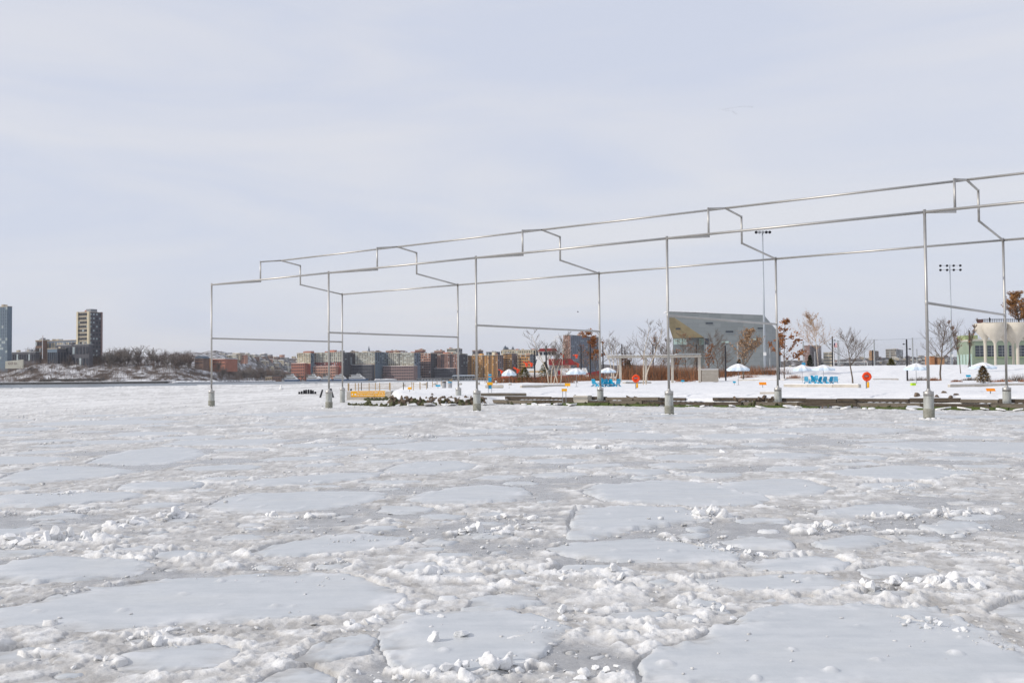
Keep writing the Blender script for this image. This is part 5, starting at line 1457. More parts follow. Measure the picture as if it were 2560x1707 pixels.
zr = 3 + (932.8 - 807) * kT
def tx_(u, dy): return (u - 1280) / F * (YT + dy) - (2500 - 1280) / F * YT
MB().prism([(tx_(2447, 5), 5, zr - .15), (tx_(2463, 0.6), 0.6, zr - .15), (100 * kT, 0.6, zr - .15), (100 * kT, 14, zr - .15), (tx_(2456, 10), 10, zr - .15)], (0, 0, 0.4)).build('deck', M_TULIP, tu)
rl_ = [(tx_(2443, 5), 4.6), (tx_(2459, 2), 1.8), (tx_(2470, .8), 0.8), (tx_(2510, .8), 0.8), (tx_(2570, .8), 0.8)]
for (xa, ya), (xb, yb) in zip(rl_[:-1], rl_[1:]):
    n_ = max(3, int(math.hypot(xb - xa, yb - ya) / 0.55))
    for i in range(n_):
        f_ = i / n_
        MB().box((xa + (xb - xa) * f_, ya + (yb - ya) * f_, zr + 0.75), (0.11, 0.11, 1.15)).build('baluster', M_DARK, tu)
    for z_ in (0.95, 1.32): MB().bar((xa, ya, zr + z_), (xb, yb, zr + z_), 0.09).build('handrail', M_DARK, tu)
MB().bar(Vector((rl_[0][0], rl_[0][1] + .1, zr + .75)), Vector((rl_[1][0], rl_[1][1] + .1, zr + .75)), 0.06, 1.0).build('rust_panel', mat('rusty_panel', (0.12, 0.05, 0.045), var=.2), tu)
for x, w in ((-1 * kT - 1.2, 1.5), (22 * kT, 2.2), (36 * kT, 1.2)):
    mbv = MB(); rs = random.Random(int(w * 10))
    for i in range(160):
        c = Vector((x + rs.gauss(0, w * .45), -0.3 + rs.gauss(0, .25), zr - 0.3 - abs(rs.gauss(0, .5)))); s = 0.12 + .1 * rs.random()
        mbv.add([c + Vector((-s, 0, 0)), c + Vector((s, rs.gauss(0, .1), 0)), c + Vector((0, 0, -2.2 * s))], [(0, 1, 2)])
    link('hanging_plant', mbv.mesh('hanging_plant', M_TWIG), tu)
# a bronze leaved tree on the platform
tm = tree_meshes('big', 401, (806 - 732) * kT, 3.9, 0.28, leaves=5200, leaf_mat=mat('bronze_leaves', (0.22, 0.095, 0.025), col2=(0.36, 0.18, 0.06), rough=.8), first=0.12, up=0.35, levels=3, kids=(6, 5), leaf=0.2)
tree('leafy_tree', 'dense bronze leaved tree on top of the tulip platform', ((2549 - 1280) / F * (YT + 6), YT + 6, zr), meshes=tm)
tree('leafy_tree', 'bronze leaved tree behind, half cut by the right edge', ((2582 - 1280) / F * (YT + 8), YT + 8, zr), meshes=tm, rz=2.0, scale=0.9)
# the visitor: one continuous skinned figure
def person(label, loc, rz, h, coat):
    t = thing('person', label, 'person', loc, rz, None, h / 1.75)
    bm = bmesh.new(); J = {}
    def jt(n, x, y, z): J[n] = bm.verts.new((x, y, z))
    for n, c in dict(pel=(0, 0, .95), sp=(0, .01, 1.2), ch=(0, 0, 1.40), nk=(0, 0, 1.52), hd=(0, -.01, 1.62), ht=(0, -.01, 1.73), ls=(.19, 0, 1.42), le=(.25, 0, 1.15), lh=(.22, -.12, .93), rs=(-.19, 0, 1.42), re=(-.25, 0, 1.15), rh=(-.22, -.12, .93),
                     lp=(.10, 0, .90), lk=(.11, -.02, .50), la=(.11, .02, .08), lt=(.12, -.13, .03), rp=(-.10, 0, .90), rk=(-.11, -.02, .50), ra=(-.11, .02, .08), rt=(-.12, -.13, .03)).items(): jt(n, *c)
    for a, b in (('pel', 'sp'), ('sp', 'ch'), ('ch', 'nk'), ('nk', 'hd'), ('hd', 'ht'), ('ch', 'ls'), ('ls', 'le'), ('le', 'lh'), ('ch', 'rs'), ('rs', 're'), ('re', 'rh'), ('pel', 'lp'), ('lp', 'lk'), ('lk', 'la'), ('la', 'lt'), ('pel', 'rp'), ('rp', 'rk'), ('rk', 'ra'), ('ra', 'rt')):
        bm.edges.new((J[a], J[b]))
    names = list(J); me = bpy.data.meshes.new('body'); bm.to_mesh(me); bm.free()
    o = link('body', me, t); sk = o.modifiers.new('skin', 'SKIN')
    R = dict(pel=.15, sp=.15, ch=.16, nk=.06, hd=.10, ht=.08, ls=.08, le=.06, lh=.045, rs=.08, re=.06, rh=.045, lp=.10, lk=.075, la=.05, lt=.04, rp=.10, rk=.075, ra=.05, rt=.04)
    for i, n in enumerate(names): me.skin_vertices[0].data[i].radius = (R[n], R[n]); me.skin_vertices[0].data[i].use_root = n == 'pel'
    o.modifiers.new('sub', 'SUBSURF').render_levels = 2
    me.materials.append(coat)
    return t
person('person in dark winter clothes standing at the railing of the tulip platform', ((2476 - 1280) / F * (YT + 1.4), YT + 1.4, zr + 0.25), 0.4, 1.72, mat('dark_winter_coat', (0.02, 0.022, 0.03), var=.2))

# --- green pier building
M_GREEN = mat('pale_green_cladding', (0.22, 0.275, 0.20), rough=0.7, col2=(0.28, 0.33, 0.25), scale=0.2)
M_GREEN2 = mat('yellow_green_cladding', (0.36, 0.43, 0.22), rough=0.7, var=0.06)
YG = 430.0; kG = px2m(YG)
g0 = P(2392, 930, YG)
gr = thing('green_building', 'pale green industrial building with big dark windows behind the tulip columns', 'building', (g0.x, YG, 0))
zt = 3 + (933.5 - 853) * kG; wg = 260 * kG
d_side = 45 * kG
def gx_(u, dy): return (u - 1280) / F * (YG + dy) - g0.x
MB().prism([(gx_(2431, -2), -2, 0), (gx_(2660, -2), -2, 0), (gx_(2660, -2), 40, 0), (gx_(2396, 40), 40, 0), (gx_(2392, 16), 16, 0)], (0, 0, zt)).build('wall', M_GREEN, gr)
MB().prism([(gx_(2430.5, -2.4), -2.4, zt), (gx_(2660, -2), -2.4, zt), (gx_(2660, -2), 40, zt), (gx_(2395, 40), 40, zt), (gx_(2391, 16), 15.8, zt)], (0, 0, 0.8)).build('parapet', mat('cream_parapet', (0.46, 0.45, 0.38), var=.05), gr)
zb = 3 + (933.5 - 839) * (YG + 20) / F
MB().box((gx_(2419, 20), 20, (zt + zb) / 2), (33 * kG, 8, zb - zt)).build('roof_house', M_GREEN2, gr)
for i in range(5):
    f_ = (i + .5) / 5; x = gx_(2392, 16) + (gx_(2431, -2) - gx_(2392, 16)) * f_; y = 16 - 18 * f_
    MB().box((x - .12, y - .12, zt * .52), (2.2, 0.2, 5.0), rz=-math.atan2(18, gx_(2431, -2) - gx_(2392, 16))).build('window', M_PALEG, gr)
for u0, u1 in ((2434, 2456), (2464, 2484), (2491, 2510), (2518, 2530), (2538, 2556), (2562, 2580)):
    a = (u0 - 2392) * kG; b = (u1 - 2392) * kG; z1 = 3 + (932 - 863) * kG; z0 = 3 + (932 - 891) * kG
    f = MB().box(((a + b) / 2, -2.05, (z0 + z1) / 2), (b - a, 0.2, z1 - z0)).build('window', M_GLASSD, gr)
    for i in range(1, 4): MB().box(((a + b) / 2, -2.18, z0 + (z1 - z0) * i / 4), (b - a, 0.08, 0.10)).build('glazing_bar', M_GREYP, f)
    MB().box(((a + b) / 2, -2.19, (z0 + z1) / 2), (0.12, 0.08, z1 - z0)).build('glazing_bar', M_GREYP, f)
    MB().box(((a + b) / 2, -2.2, z0 - .2), (b - a + .6, 0.4, 0.3)).build('sill', M_GREEN2, f)
for i in range(9):
    x = (2440 - 2392) * kG + i * 1.6
    MB().box((x, 0, zt + 2.3), (0.07, 0.07, 3.6)).build('roof_rail_post', M_GREYP, gr)
for z in (1.2, 2.6, 4.0): MB().box(((2430 - 2392) * kG + 6.5, 0, zt + z), (13, 0.05, 0.05)).build('roof_rail', M_GREYP, gr)
# far bits seen between mound and saplings
for u, v0, v1, w, mt, lb in ((2331, 890, 901, 11, mat('orange_brick_wall', (0.45, 0.2, 0.09)), 'small orange walled shed behind the wide bare tree'), (2353, 892, 902, 16, mat('apricot_wall', (0.46, 0.25, 0.13)), 'apricot walled shed beside the floodlight mast')):
    q = P(u, v1, 480); k = px2m(480)
    t = thing('shed', lb, 'shed', (q.x, 480, 0)); zt_ = P(u, v0, 480).z
    MB().box((0, 3, zt_ / 2), (w * k, 6, zt_)).build('wall', mt, t); MB().box((0, 3, zt_ + .12), (w * k + .6, 6.6, 0.25)).build('roof', M_SNOW, t)

# --- the red and white fireboat
M_HULL = mat('fireboat_red', (0.24, 0.022, 0.026), rough=0.5, col2=(0.32, 0.03, 0.033), scale=0.6)
M_HULLD = mat('boot_red', (0.20, 0.02, 0.025), rough=0.5, var=.1)
YF = 322.0; kF = px2m(YF)
def fx(u): return (u - 1365) / F * YF
def fz(v): return 3 + (942.8 - v) * kF
fbt = thing('fireboat', 'red and white fireboat moored behind the birches', 'boat', ((1365 - 1280) / F * YF, YF, 0))
st = [(1236, 3.0, fz(944)), (1262, 3.6, fz(943.5)), (1340, 4.0, fz(943)), (1420, 3.8, fz(939)), (1475, 2.4, fz(932)), (1505, 0.2, fz(926))]
vsx = []; fsx = []
for u, hw, zd in st:
    x = fx(u); vsx += [(x, -hw, zd), (x, -hw * 0.82, -0.5), (x, hw * 0.82, -0.5), (x, hw, zd)]
for i in range(len(st) - 1):
    for j in range(3): fsx.append((4 * i + j, 4 * i + j + 1, 4 * i + j + 5, 4 * i + j + 4))
    fsx.append((4 * i + 3, 4 * i, 4 * i + 4, 4 * i + 7))
fsx += [(0, 3, 2, 1), tuple(4 * (len(st) - 1) + j for j in range(4))]
MB().add(vsx, fsx).build('hull', M_HULLD, fbt)
mb = MB()
for i in range(len(st) - 1):
    (u0, h0, z0), (u1, h1, z1) = st[i], st[i + 1]
    mb.bar((fx(u0), -h0 - .05, z0 - .3), (fx(u1), -h1 - .05, z1 - .3), 0.12, 0.5)
mb.build('rub_rail', M_HULL, fbt)
def cab(nm, u0, u1, v0, v1, hw, mt, sl=0.0, sr=0.0, y0=0.0):
    z0, z1 = fz(v1), fz(v0)
    pts = [(fx(u0), -hw + y0, z0), (fx(u1), -hw + y0, z0), (fx(u1 - sr), -hw + y0, z1), (fx(u0 + sl), -hw + y0, z1)]
    return MB().prism(pts, (0, 2 * hw, 0)).build(nm, mt, fbt)
c1 = cab('main_cabin', 1302, 1372, 921, 943, 3.0, M_WHITE, 8, 4)
cab('funnel_casing', 1336, 1372, 897, 921, 2.4, M_WHITE, 8, 0)
cab('bridge_deck', 1371, 1442, 897.5, 913, 2.8, M_HULL, 0, 16)
cab('fore_cabin', 1398, 1470, 921, 943, 2.7, M_WHITE, 2, 6)
cab('lower_bridge', 1340, 1374, 890, 898, 2.3, M_WHITE, 0, 0)
wh = cab('wheelhouse', 1347, 1390, 878, 890, 2.4, M_WHITE, -1, -1)
for u0, u1 in ((1348, 1355), (1358, 1363), (1366, 1376), (1378, 1388)):
    MB().box((fx((u0 + u1) / 2), -2.42, fz(884)), ((u1 - u0) * kF, 0.1, 8 * kF)).build('window', M_GLASSD, wh)
cab('wheelhouse_roof', 1343, 1392, 872, 878.5, 2.9, M_HULL, 6, 3)
cab('roof_snow', 1350, 1389, 870.5, 872, 2.6, M_SNOW, 1, 1)
cab('stripe', 1322, 1356, 927, 930.5, 3.02, mat('buff_stripe', (0.55, 0.36, 0.16)), 0, 0)
for u in (1419, 1427): MB().box((fx(u), -2.74, fz(936.5)), (4.6 * kF, 0.1, 4.5 * kF)).build('window', M_GLASSD, fbt)
MB().box((fx(1422), -2.74, fz(930)), (17 * kF, 0.1, 3.4 * kF)).build('stripe', mat('buff_band', (0.55, 0.33, 0.14)), fbt)
MB().box((fx(1437), -2.76, fz(934.5)), (4.6 * kF, 0.12, 9 * kF)).build('red_door', M_HULL, fbt)
MB().box((fx(1396), -2.9, fz(934)), (6 * kF, 0.12, 14 * kF)).build('red_panel', M_HULL, fbt)
ms = [(1380, 868), (1388, 852), (1394, 838)]
mb = MB()
for d in (-.3, .3):
    for i in range(2): mb.bar((fx(ms[i][0]) + d, -0.3, fz(ms[i][1])), (fx(ms[i + 1][0]) + d * .6, -0.3, fz(ms[i + 1][1])), 0.12)
for i in range(8):
    f = i / 8; u = 1380 + 14 * f; v = 868 - 30 * f; mb.bar((fx(u) - .3, -.3, fz(v)), (fx(u + 1.5) + .3, -.3, fz(v - 3)), 0.07)
mb.build('lattice_mast', M_WHITE, fbt)
for u, v, w in ((1386, 852, 2.2), (1392, 843, 1.6)): MB().box((fx(u), -.3, fz(v)), (w, 0.3, 0.2)).build('radar', M_WHITE, fbt)
def monitor(u, v, s=1.0, tilt=0.5):
    o = MB().lathe((0, 0, -.9 * s), [(0.35 * s, 0), (0.3 * s, 0.5 * s), (0.5 * s, 0.6 * s), (0.45 * s, 1.1 * s)], 10).tube((0, 0, 0.1 * s), (-1.1 * s, -.3, 0.1 * s + tilt * s), 0.22 * s, 0.16 * s, 8).build('water_cannon', M_RED, fbt)
    o.location = (fx(u), -1.6, fz(v))
for a in ((1316, 909, 1.0), (1328, 909, 1.0), (1254, 927, .9), (1407, 889, .9), (1440, 889, 1.0, -.2), (1443, 911, 1.0)): monitor(*a)
mb = MB().bar((fx(1283), -1.8, fz(918)), (fx(1298), -1.8, fz(926)), 0.9, 0.5).bar((fx(1293), -1.8, fz(922)), (fx(1293), -1.8, fz(932)), 0.6)
mb.build('deck_crane', M_RED, fbt)
cab('work_boat_cover', 1252, 1275, 931, 942, 2.4, M_WHITE, 4, 4)
cab('stern_locker', 1252, 1276, 940.5, 944.5, 3.1, M_RED, 0, 0)
for i in range(40):
    u = 1300 + i * 4.2
    if u < 1470: MB().box((fx(u), -3.6, fz(941)), (0.07, 0.07, 1.0)).build('rail_post', M_WHITE, fbt)
MB().box((fx(1384), -3.6, fz(938)), (168 * kF, 0.06, 0.06)).build('hand_rail', M_WHITE, fbt)
t = thing('life_raft', 'round red buoy beside the third far steel post', 'buoy', TG(1490, 949))
MB().lathe((0, 0, 0.2), [(0.3, 0), (0.8, 0.25), (0.85, 0.5), (0.5, 0.85), (0.1, 0.95)], 14).build('raft_cover', M_FLAGR, t, smooth=True)
MB().lathe((0, 0, -.1), [(0.7, 0), (0.75, 0.3)], 14).build('raft_base', M_CONC2, t)
# ------------------------------------------------------------------ the far shore
SHX = [(-700, 1220), (-100, 1245), (0, 1250), (430, 1252), (540, 1300), (620, 1460), (720, 1740), (860, 1820), (1050, 1850), (1250, 1900), (1450, 2250), (1700, 2750), (2000, 3050), (2600, 3300), (3400, 3500)]
us = np.array([a for a, _ in SHX], float); ds = np.array([b for _, b in SHX], float)
def shoreY(u): return np.interp(u, us, ds)
def fz_far(u, d):
    Y = shoreY(u) + d
    n = fbm(u / 60.0, d / 50.0, 4, 801) - 0.5
    bluff = np.interp(u, [-700, -100, 20, 75, 150, 330, 420, 540, 600], [8, 9, 12, 21, 23, 22, 19, 11, 0])
    z = 1.6 + bluff * (0.25 * sstep(6, 22, d) + 0.75 * sstep(14, 62, d)) * (1 + 0.35 * n)
    rise = np.interp(u, [-700, 300, 560, 700, 1200, 1500, 1700, 2000, 2300, 2600, 3400], [15, 20, 54, 64, 48, 40, 34, 48, 58, 52, 40])
    start = np.interp(u, [-700, 560, 720, 1250, 1500, 1900, 2600], [150, 300, 900, 900, 500, 60, 60])
    z = z + rise * sstep(start, start + np.interp(u, [1200, 1900], [600, 330]), d) * (1 + 0.28 * n)
    return z
uu = np.concatenate([np.arange(-600, 640, 4.0), np.arange(640, 3300, 8.0)])
dd_ = np.concatenate([np.arange(-1.2, 8, 1.2), np.arange(8, 100, 3.0), np.arange(100, 700, 20), np.arange(700, 3200, 60)])
a, b = np.meshgrid(uu, dd_)
FY = shoreY(a) + b; FX = (a - 1280) / F * FY
FZ = np.where(b < 0, -0.5, fz_far(a, b))
def far_mat(o=0.0):
    m = bpy.data.materials.new('snowy_scrub_slope'); m.use_nodes = True
    t = m.node_tree; N = t.nodes; bs = N['Principled BSDF']; bs.inputs['Roughness'].default_value = 0.9; bs.inputs['Specular IOR Level'].default_value = 0.1
    g = N.new('ShaderNodeNewGeometry')
    q = N.new('ShaderNodeMapping'); q.inputs['Scale'].default_value = (1, 1, 1.6)
    z = N.new('ShaderNodeTexNoise'); z.inputs['Scale'].default_value = 0.06; z.inputs['Detail'].default_value = 8; z.inputs['Roughness'].default_value = 0.68
    r = N.new('ShaderNodeValToRGB')
    for _ in range(2): r.color_ramp.elements.new(0.5)
    for e, (p, c) in zip(r.color_ramp.elements, ((0.42, (0.045, 0.038, 0.036)), (0.53, (0.10, 0.082, 0.07)), (0.59, (0.34, 0.34, 0.36)), (0.68, (0.70, 0.71, 0.73)))): e.position = p - o; e.color = (*c, 1)
    t.links.new(g.outputs['Position'], q.inputs['Vector']); t.links.new(q.outputs['Vector'], z.inputs['Vector']); t.links.new(z.outputs['Fac'], r.inputs['Fac']); t.links.new(r.outputs['Color'], bs.inputs['Base Color'])
    return m
fs_o = link('far_shore', grid_mesh('far_shore', FX, FY, FZ, None, [far_mat(), far_mat(0.075)])); tag(fs_o, kind='structure')
pc_ = np.zeros(len(fs_o.data.polygons) * 3, np.float32); fs_o.data.polygons.foreach_get('center', pc_); pc_ = pc_.reshape(-1, 3)
fs_o.data.polygons.foreach_set('material_index', (pc_[:, 0] / pc_[:, 1] * F + 1280 < 640).astype(np.int32))
def FP(u, d, dz=0.0):
    Y = float(shoreY(np.array([float(u)]))[0]) + d
    return Vector(((u - 1280) / F * Y, Y, float(fz_far(np.array([float(u)]), np.array([float(d)]))[0]) + dz))
def hz(u): return 954.6 - u * 0.00868
# river wall along the foot of the bluff
M_SEAW = mat('dark_river_wall', (0.07, 0.065, 0.06), rough=0.9, var=.3, scale=0.3)
sw_ = thing('river_wall', 'long low dark river wall with a snowy top below the far bluff', 'wall', (0, 1200, 0))
pts = [FP(u, -1.5) for u in range(-500, 640, 38)]
for p, q in zip(pts[:-1], pts[1:]):
    p = Vector((p.x, p.y - 1200, 0)); q = Vector((q.x, q.y - 1200, 0))
    MB().bar(p + Vector((0, 0, 0.9)), q + Vector((0, 0, 0.9)), 1.2, 2.4).build('wall_section', M_SEAW, sw_)
    MB().bar(p + Vector((0, 0, 2.3)), q + Vector((0, 0, 2.3)), 1.5, 0.5).build('wall_snow', M_SNOW, sw_)
rwl = thing('retaining_wall', 'dark stone retaining wall under the far bluff', 'wall', (0, 1262, 0))
pts = [FP(u, 13) for u in range(100, 262, 20)]
for p, q in zip(pts[:-1], pts[1:]): MB().bar(Vector((p.x, p.y - 1262, 3.4)), Vector((q.x, q.y - 1262, 3.4)), 1.5, 5.2).build('wall_section', M_SEAW, rwl)

# --- trees beyond the river
def far_tree(seed, leaf):
    rs = random.Random(seed); mb = MB()
    mb.tube((0, 0, -1), (0, 0, 5), 0.35, 0.22, 5, cap=False)
    for i in range(46):
        az = rs.random() * 6.28; b = Vector((0, 0, rs.uniform(2, 7))); rd_ = rs.uniform(1.5, 6.0); e = Vector((math.cos(az) * rd_, math.sin(az) * rd_, rs.uniform(6, 14.5) - 0.35 * rd_))
        mb.tube(b, e, 0.16, 0.06, 3, cap=False)
        for k in range(7):
            c = b.lerp(e, rs.uniform(.45, 1)); f = c + Vector((rs.gauss(0, 1.1), rs.gauss(0, 1.1), rs.uniform(0, 1.9))); mb.tube(c, f, 0.075, 0.03, 3, cap=False)
    return mb.mesh('far_tree', leaf)
M_FT = [mat('far_bark_%d' % i, c, col2=c2, rough=.9, scale=.5) for i, (c, c2) in enumerate((((0.13, 0.10, 0.085), (0.20, 0.16, 0.135)), ((0.15, 0.105, 0.08), (0.23, 0.165, 0.125)), ((0.17, 0.145, 0.125), (0.26, 0.22, 0.19))))]
FT = [far_tree(900 + i, M_FT[i % 3]) for i in range(6)]
rf = random.Random(31)
def ft(u, d, h, lb, gp, dz=0.0):
    o = link('bare_tree', rf.choice(FT), None, FP(u, d, dz), (0, 0, rf.random() * 6), (h / 14 * rf.uniform(.9, 1.2), h / 14, h / 14)); tag(o, lb, 'tree', gp)
for u, h in ((62, 14), (72, 20), (80, 26), (88, 22), (96, 18), (40, 10), (50, 12)): ft(u, 95, h, 'tall bare tree between glass tower and flagpole on the far bluff', 'trees left of the flagpole')
for i in range(26): ft(158 + 118 * rf.random(), 60 + rf.random() * 30, rf.uniform(8, 17), 'bare brown tree before the low campus building on the far bluff', 'trees before the campus building')
for i in range(52): ft(258 + 225 * rf.random(), 48 + rf.random() ** 2 * 90, rf.choice((8, 10, 13, 16, 19, 22, 25)) * rf.uniform(.85, 1.15), 'bare brown tree on the skyline right of the tall campus tower', 'skyline trees of the far bluff')
for i in range(46): ft(545 + i * 4.1, 20 + rf.random() * 120, rf.uniform(9, 24), 'bare brown tree in the far riverside wood left of the red brick blocks', 'riverside wood')
for i in range(46): ft(745 + i * 11, 6 + rf.random() * 18, rf.uniform(8, 15), 'bare brown street tree at the foot of the far apartment blocks', 'far street trees')
for i in range(60): ft(1180 + i * 18, 20 + rf.random() * 100, rf.uniform(10, 20), 'bare tree at the foot of the farthest hill', 'trees of the farthest hill')
# scrub all over the bluff, too dense to count
vsb, fsb, nb = [], [], 0
mb = MB()
for i in range(6000):
    u = rf.uniform(-40, 600) ** 1.0; d = rf.uniform(10, 75)
    p = FP(u, d, -.4) if i % 3 == 0 else p_ + Vector((rf.gauss(0, 5), rf.gauss(0, 2), 0.0))
    if i % 3 == 0: p_ = p
    h = rf.uniform(2.0, 8.5) * (1.3 if d > 50 else 1); ax = Vector((rf.gauss(0, .18), rf.gauss(0, .1), 1)) * h
    w = Vector((rf.uniform(.06, .16), 0, 0))
    mb.add([p - w, p + w, p + ax], [(0, 1, 2)], i % 2)
    for _ in range(3):
        c = p + ax * rf.uniform(.3, .9); e = c + Vector((rf.gauss(0, .9), 0.2, rf.uniform(.2, 1.4))); mb.add([c - w * .6, c + w * .6, e], [(0, 1, 2)], i % 2)
tag(link('bluff_scrub', mb.mesh('bluff_scrub', M_FT[:2])), kind='stuff')

# --- buildings: lit left face, right face's shade put into its wall colour, windows as pieces
def wmesh(w, h, mt, d=0.5):
    me = MB().box((0, 0, 0), (w, d, h)).mesh('window', mt); return me
M_BR = {k: mat('wall_' + k, c, rough=.85, var=.1, scale=.15) for k, c in dict(red=(0.36, 0.10, 0.07), brick=(0.40, 0.17, 0.12), pink=(0.50, 0.28, 0.21), cream=(0.66, 0.58, 0.42), tan=(0.56, 0.43, 0.29), orange=(0.66, 0.34, 0.10), grey=(0.27, 0.28, 0.295), white=(0.58, 0.56, 0.47), brown=(0.19, 0.125, 0.10), blue=(0.17, 0.20, 0.26), dark=(0.09, 0.09, 0.105), buff=(0.44, 0.385, 0.30), glass=(0.15, 0.20, 0.255), mauve=(0.27, 0.19, 0.18), taupe=(0.36, 0.32, 0.255)).items()}
M_WIN = mat('far_window_glass', (0.028, 0.034, 0.048), rough=.4, var=.4, scale=.2, spec=.2)
M_WINL = mat('far_window_pale', (0.34, 0.40, 0.42), rough=.2, var=.2, scale=.2, spec=.5)
TH = math.radians(-27)
def block(label, u0, u1, u2, vt, Y, wall, cols, rows, side=None, trim=None, trim_rows=0, podium=None, pod_v=None, pod_u=None, balc=(), rooftop=None, win=None, name='apartment_block', vb=None, winw=.58, winh=.62, zb=0.0, cat='building', scols=3, sl=.2):
    k = px2m(Y); hzn = hz(0.5 * (u0 + u1))
    a0, a1, a2 = (u0 - 1280) / F, (u1 - 1280) / F, (u2 - 1280) / F
    wdt = (a1 - a0) * Y / (math.cos(TH) - a1 * math.sin(TH))
    X2, Y2 = a0 * Y + wdt * math.cos(TH), Y + wdt * math.sin(TH)
    dpt = max(6.0, (a2 * Y2 - X2) / (-math.sin(TH) - a2 * math.cos(TH)))
    zt = 3 + (hzn - vt) * k
    t = thing(name, label, cat, ((u0 - 1280) * k, Y, zb), TH)
    H = zt - zb
    wl = M_BR[wall]
    MB().box((wdt / 2, dpt / 2, H / 2 - 1), (wdt, dpt, H + 2)).build('wall', wl, t)
    if side: MB().box((wdt + 0.3, dpt / 2, H / 2 - 1), (0.6, dpt - .2, H + 1.8)).build('side_wall', M_BR[side], t)  # darker side colour paints in the shade, apart from real glass ends
    if trim and trim_rows:
        th_ = H * trim_rows / rows
        MB().box((wdt / 2, -0.2, H - th_ / 2), (wdt + .1, 0.5, th_)).build('upper_storeys', M_BR[trim], t)
    MB().box((wdt / 2, dpt / 2, H + .15), (wdt + .8, dpt + .8, 0.9)).build('cornice', M_BR['buff'] if wall != 'dark' else M_BR['grey'], t)
    MB().box((wdt / 2, dpt / 2, H + .62), (wdt - 1, dpt - 1, 0.12)).build('roof_snow', M_SNOW, t)
    for q_ in range(2 + int(wdt / 18)):
        MB().box((wdt * rf.uniform(.08, .92), dpt * rf.uniform(.2, .7), H + 1.2), (rf.uniform(2, 5), rf.uniform(2, 4), rf.uniform(2, 4.5))).build('roof_plant', M_BR[rf.choice(('grey', 'dark', 'buff') if wall in ('blue', 'dark', 'glass', 'brown', 'tan') else ('grey', 'brick', 'buff'))], t)
    z0 = H * 0.07 if not podium else 3 + (hzn - pod_v) * k - zb + 1
    cw = wdt / cols; rh = (H - z0) / rows
    me = wmesh(cw * winw, rh * winh, win or M_WIN); ml = wmesh(cw * winw, rh * winh, M_WINL); mbal = wmesh(cw * .8, rh * .72, M_WIN, 0.8)
    for c in range(cols):
        for r in range(rows):
            lv = trim and r >= rows - trim_rows
            m_ = mbal if c in balc else (ml if (rf.random() < (.28 if lv else .14)) else me)
            link('window', m_, t, (cw * (c + .5), -0.28 if not lv else -.48, z0 + rh * (r + .5)))
            if c in balc: pass
    if dpt > 9:
        sw2 = dpt / scols; ms_ = wmesh(0.5, 1, M_WIN)
        mside = MB().box((0, 0, 0), (0.5, sw2 * .5, rh * winh)).mesh('window', M_WIN); msl = MB().box((0, 0, 0), (0.5, sw2 * .5, rh * winh)).mesh('window', M_WINL)
        for c in range(scols):
            for r in range(rows): link('window', msl if rf.random() < sl else mside, t, (wdt + (.5 if side else .2), sw2 * (c + .5), z0 + rh * (r + .5)))
    if podium:
        p0, p1 = pod_u; hp = 3 + (hzn - pod_v) * k - zb
        x0 = (p0 - u0) / (u1 - u0) * wdt; x1 = (p1 - u0) / (u1 - u0) * wdt
        pd = MB().box(((x0 + x1) / 2, 2 - 4, hp / 2 - 1), (x1 - x0, 12, hp + 2)).build('podium', M_BR[podium], t)
        MB().box(((x0 + x1) / 2, -2, hp + .25), (x1 - x0, 11.5, 0.5)).build('podium_snow', M_SNOW, pd)
        nc = max(3, int((p1 - p0) / 4.2)); nr = max(2, int(hp / 4.6)); cwp = (x1 - x0) / nc; rp = hp / nr
        mp_ = wmesh(cwp * .5, rp * .5, M_WIN)
        for c in range(nc):
            for r in range(nr): link('pane', mp_, pd, (x0 + cwp * (c + .5), -8.1, rp * (r + .5)))
    for (r0, r1, rv, rw) in (rooftop or ()):
        xr = (0.5 * (r0 + r1) - u0) / (u2 - u0) * wdt
        hr = (vt - rv) * k
        MB().box((xr, dpt / 2, H + hr / 2), ((r1 - r0) * k, 8, hr)).build('roof_house', M_BR[rw], t)
    return t
YH = 1850
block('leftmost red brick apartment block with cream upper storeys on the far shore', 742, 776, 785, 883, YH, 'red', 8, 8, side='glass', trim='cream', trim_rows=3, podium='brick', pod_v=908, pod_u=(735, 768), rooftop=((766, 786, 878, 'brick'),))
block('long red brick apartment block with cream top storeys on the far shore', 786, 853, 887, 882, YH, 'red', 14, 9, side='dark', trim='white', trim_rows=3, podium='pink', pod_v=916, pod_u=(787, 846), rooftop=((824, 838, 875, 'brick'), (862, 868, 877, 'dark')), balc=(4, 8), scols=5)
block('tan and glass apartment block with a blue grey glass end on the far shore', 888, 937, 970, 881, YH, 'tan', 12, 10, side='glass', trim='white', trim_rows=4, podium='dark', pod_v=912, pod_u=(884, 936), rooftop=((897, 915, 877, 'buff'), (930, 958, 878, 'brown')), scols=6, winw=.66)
block('cream gridded apartment block with a shaded brick podium on the far shore', 971, 1035, 1050, 883, YH, 'cream', 13, 10, side='blue', trim='white', trim_rows=4, podium='mauve', pod_v=915, pod_u=(963, 1040), rooftop=((988, 1006, 881, 'cream'), (1034, 1046, 880, 'brick')), scols=3, winw=.66, balc=(5,))  # mauve puts the shade into the reddish brick podium's colour
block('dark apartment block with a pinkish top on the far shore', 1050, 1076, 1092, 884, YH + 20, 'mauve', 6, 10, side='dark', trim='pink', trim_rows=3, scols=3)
block('pink brick apartment block with balconies on the far shore', 1093, 1145, 1168, 885, YH + 20, 'pink', 12, 11, side='dark', rooftop=((1102, 1116, 880, 'brick'),), balc=(2, 3, 7, 8), scols=4, podium='dark', pod_v=921, pod_u=(1090, 1140))
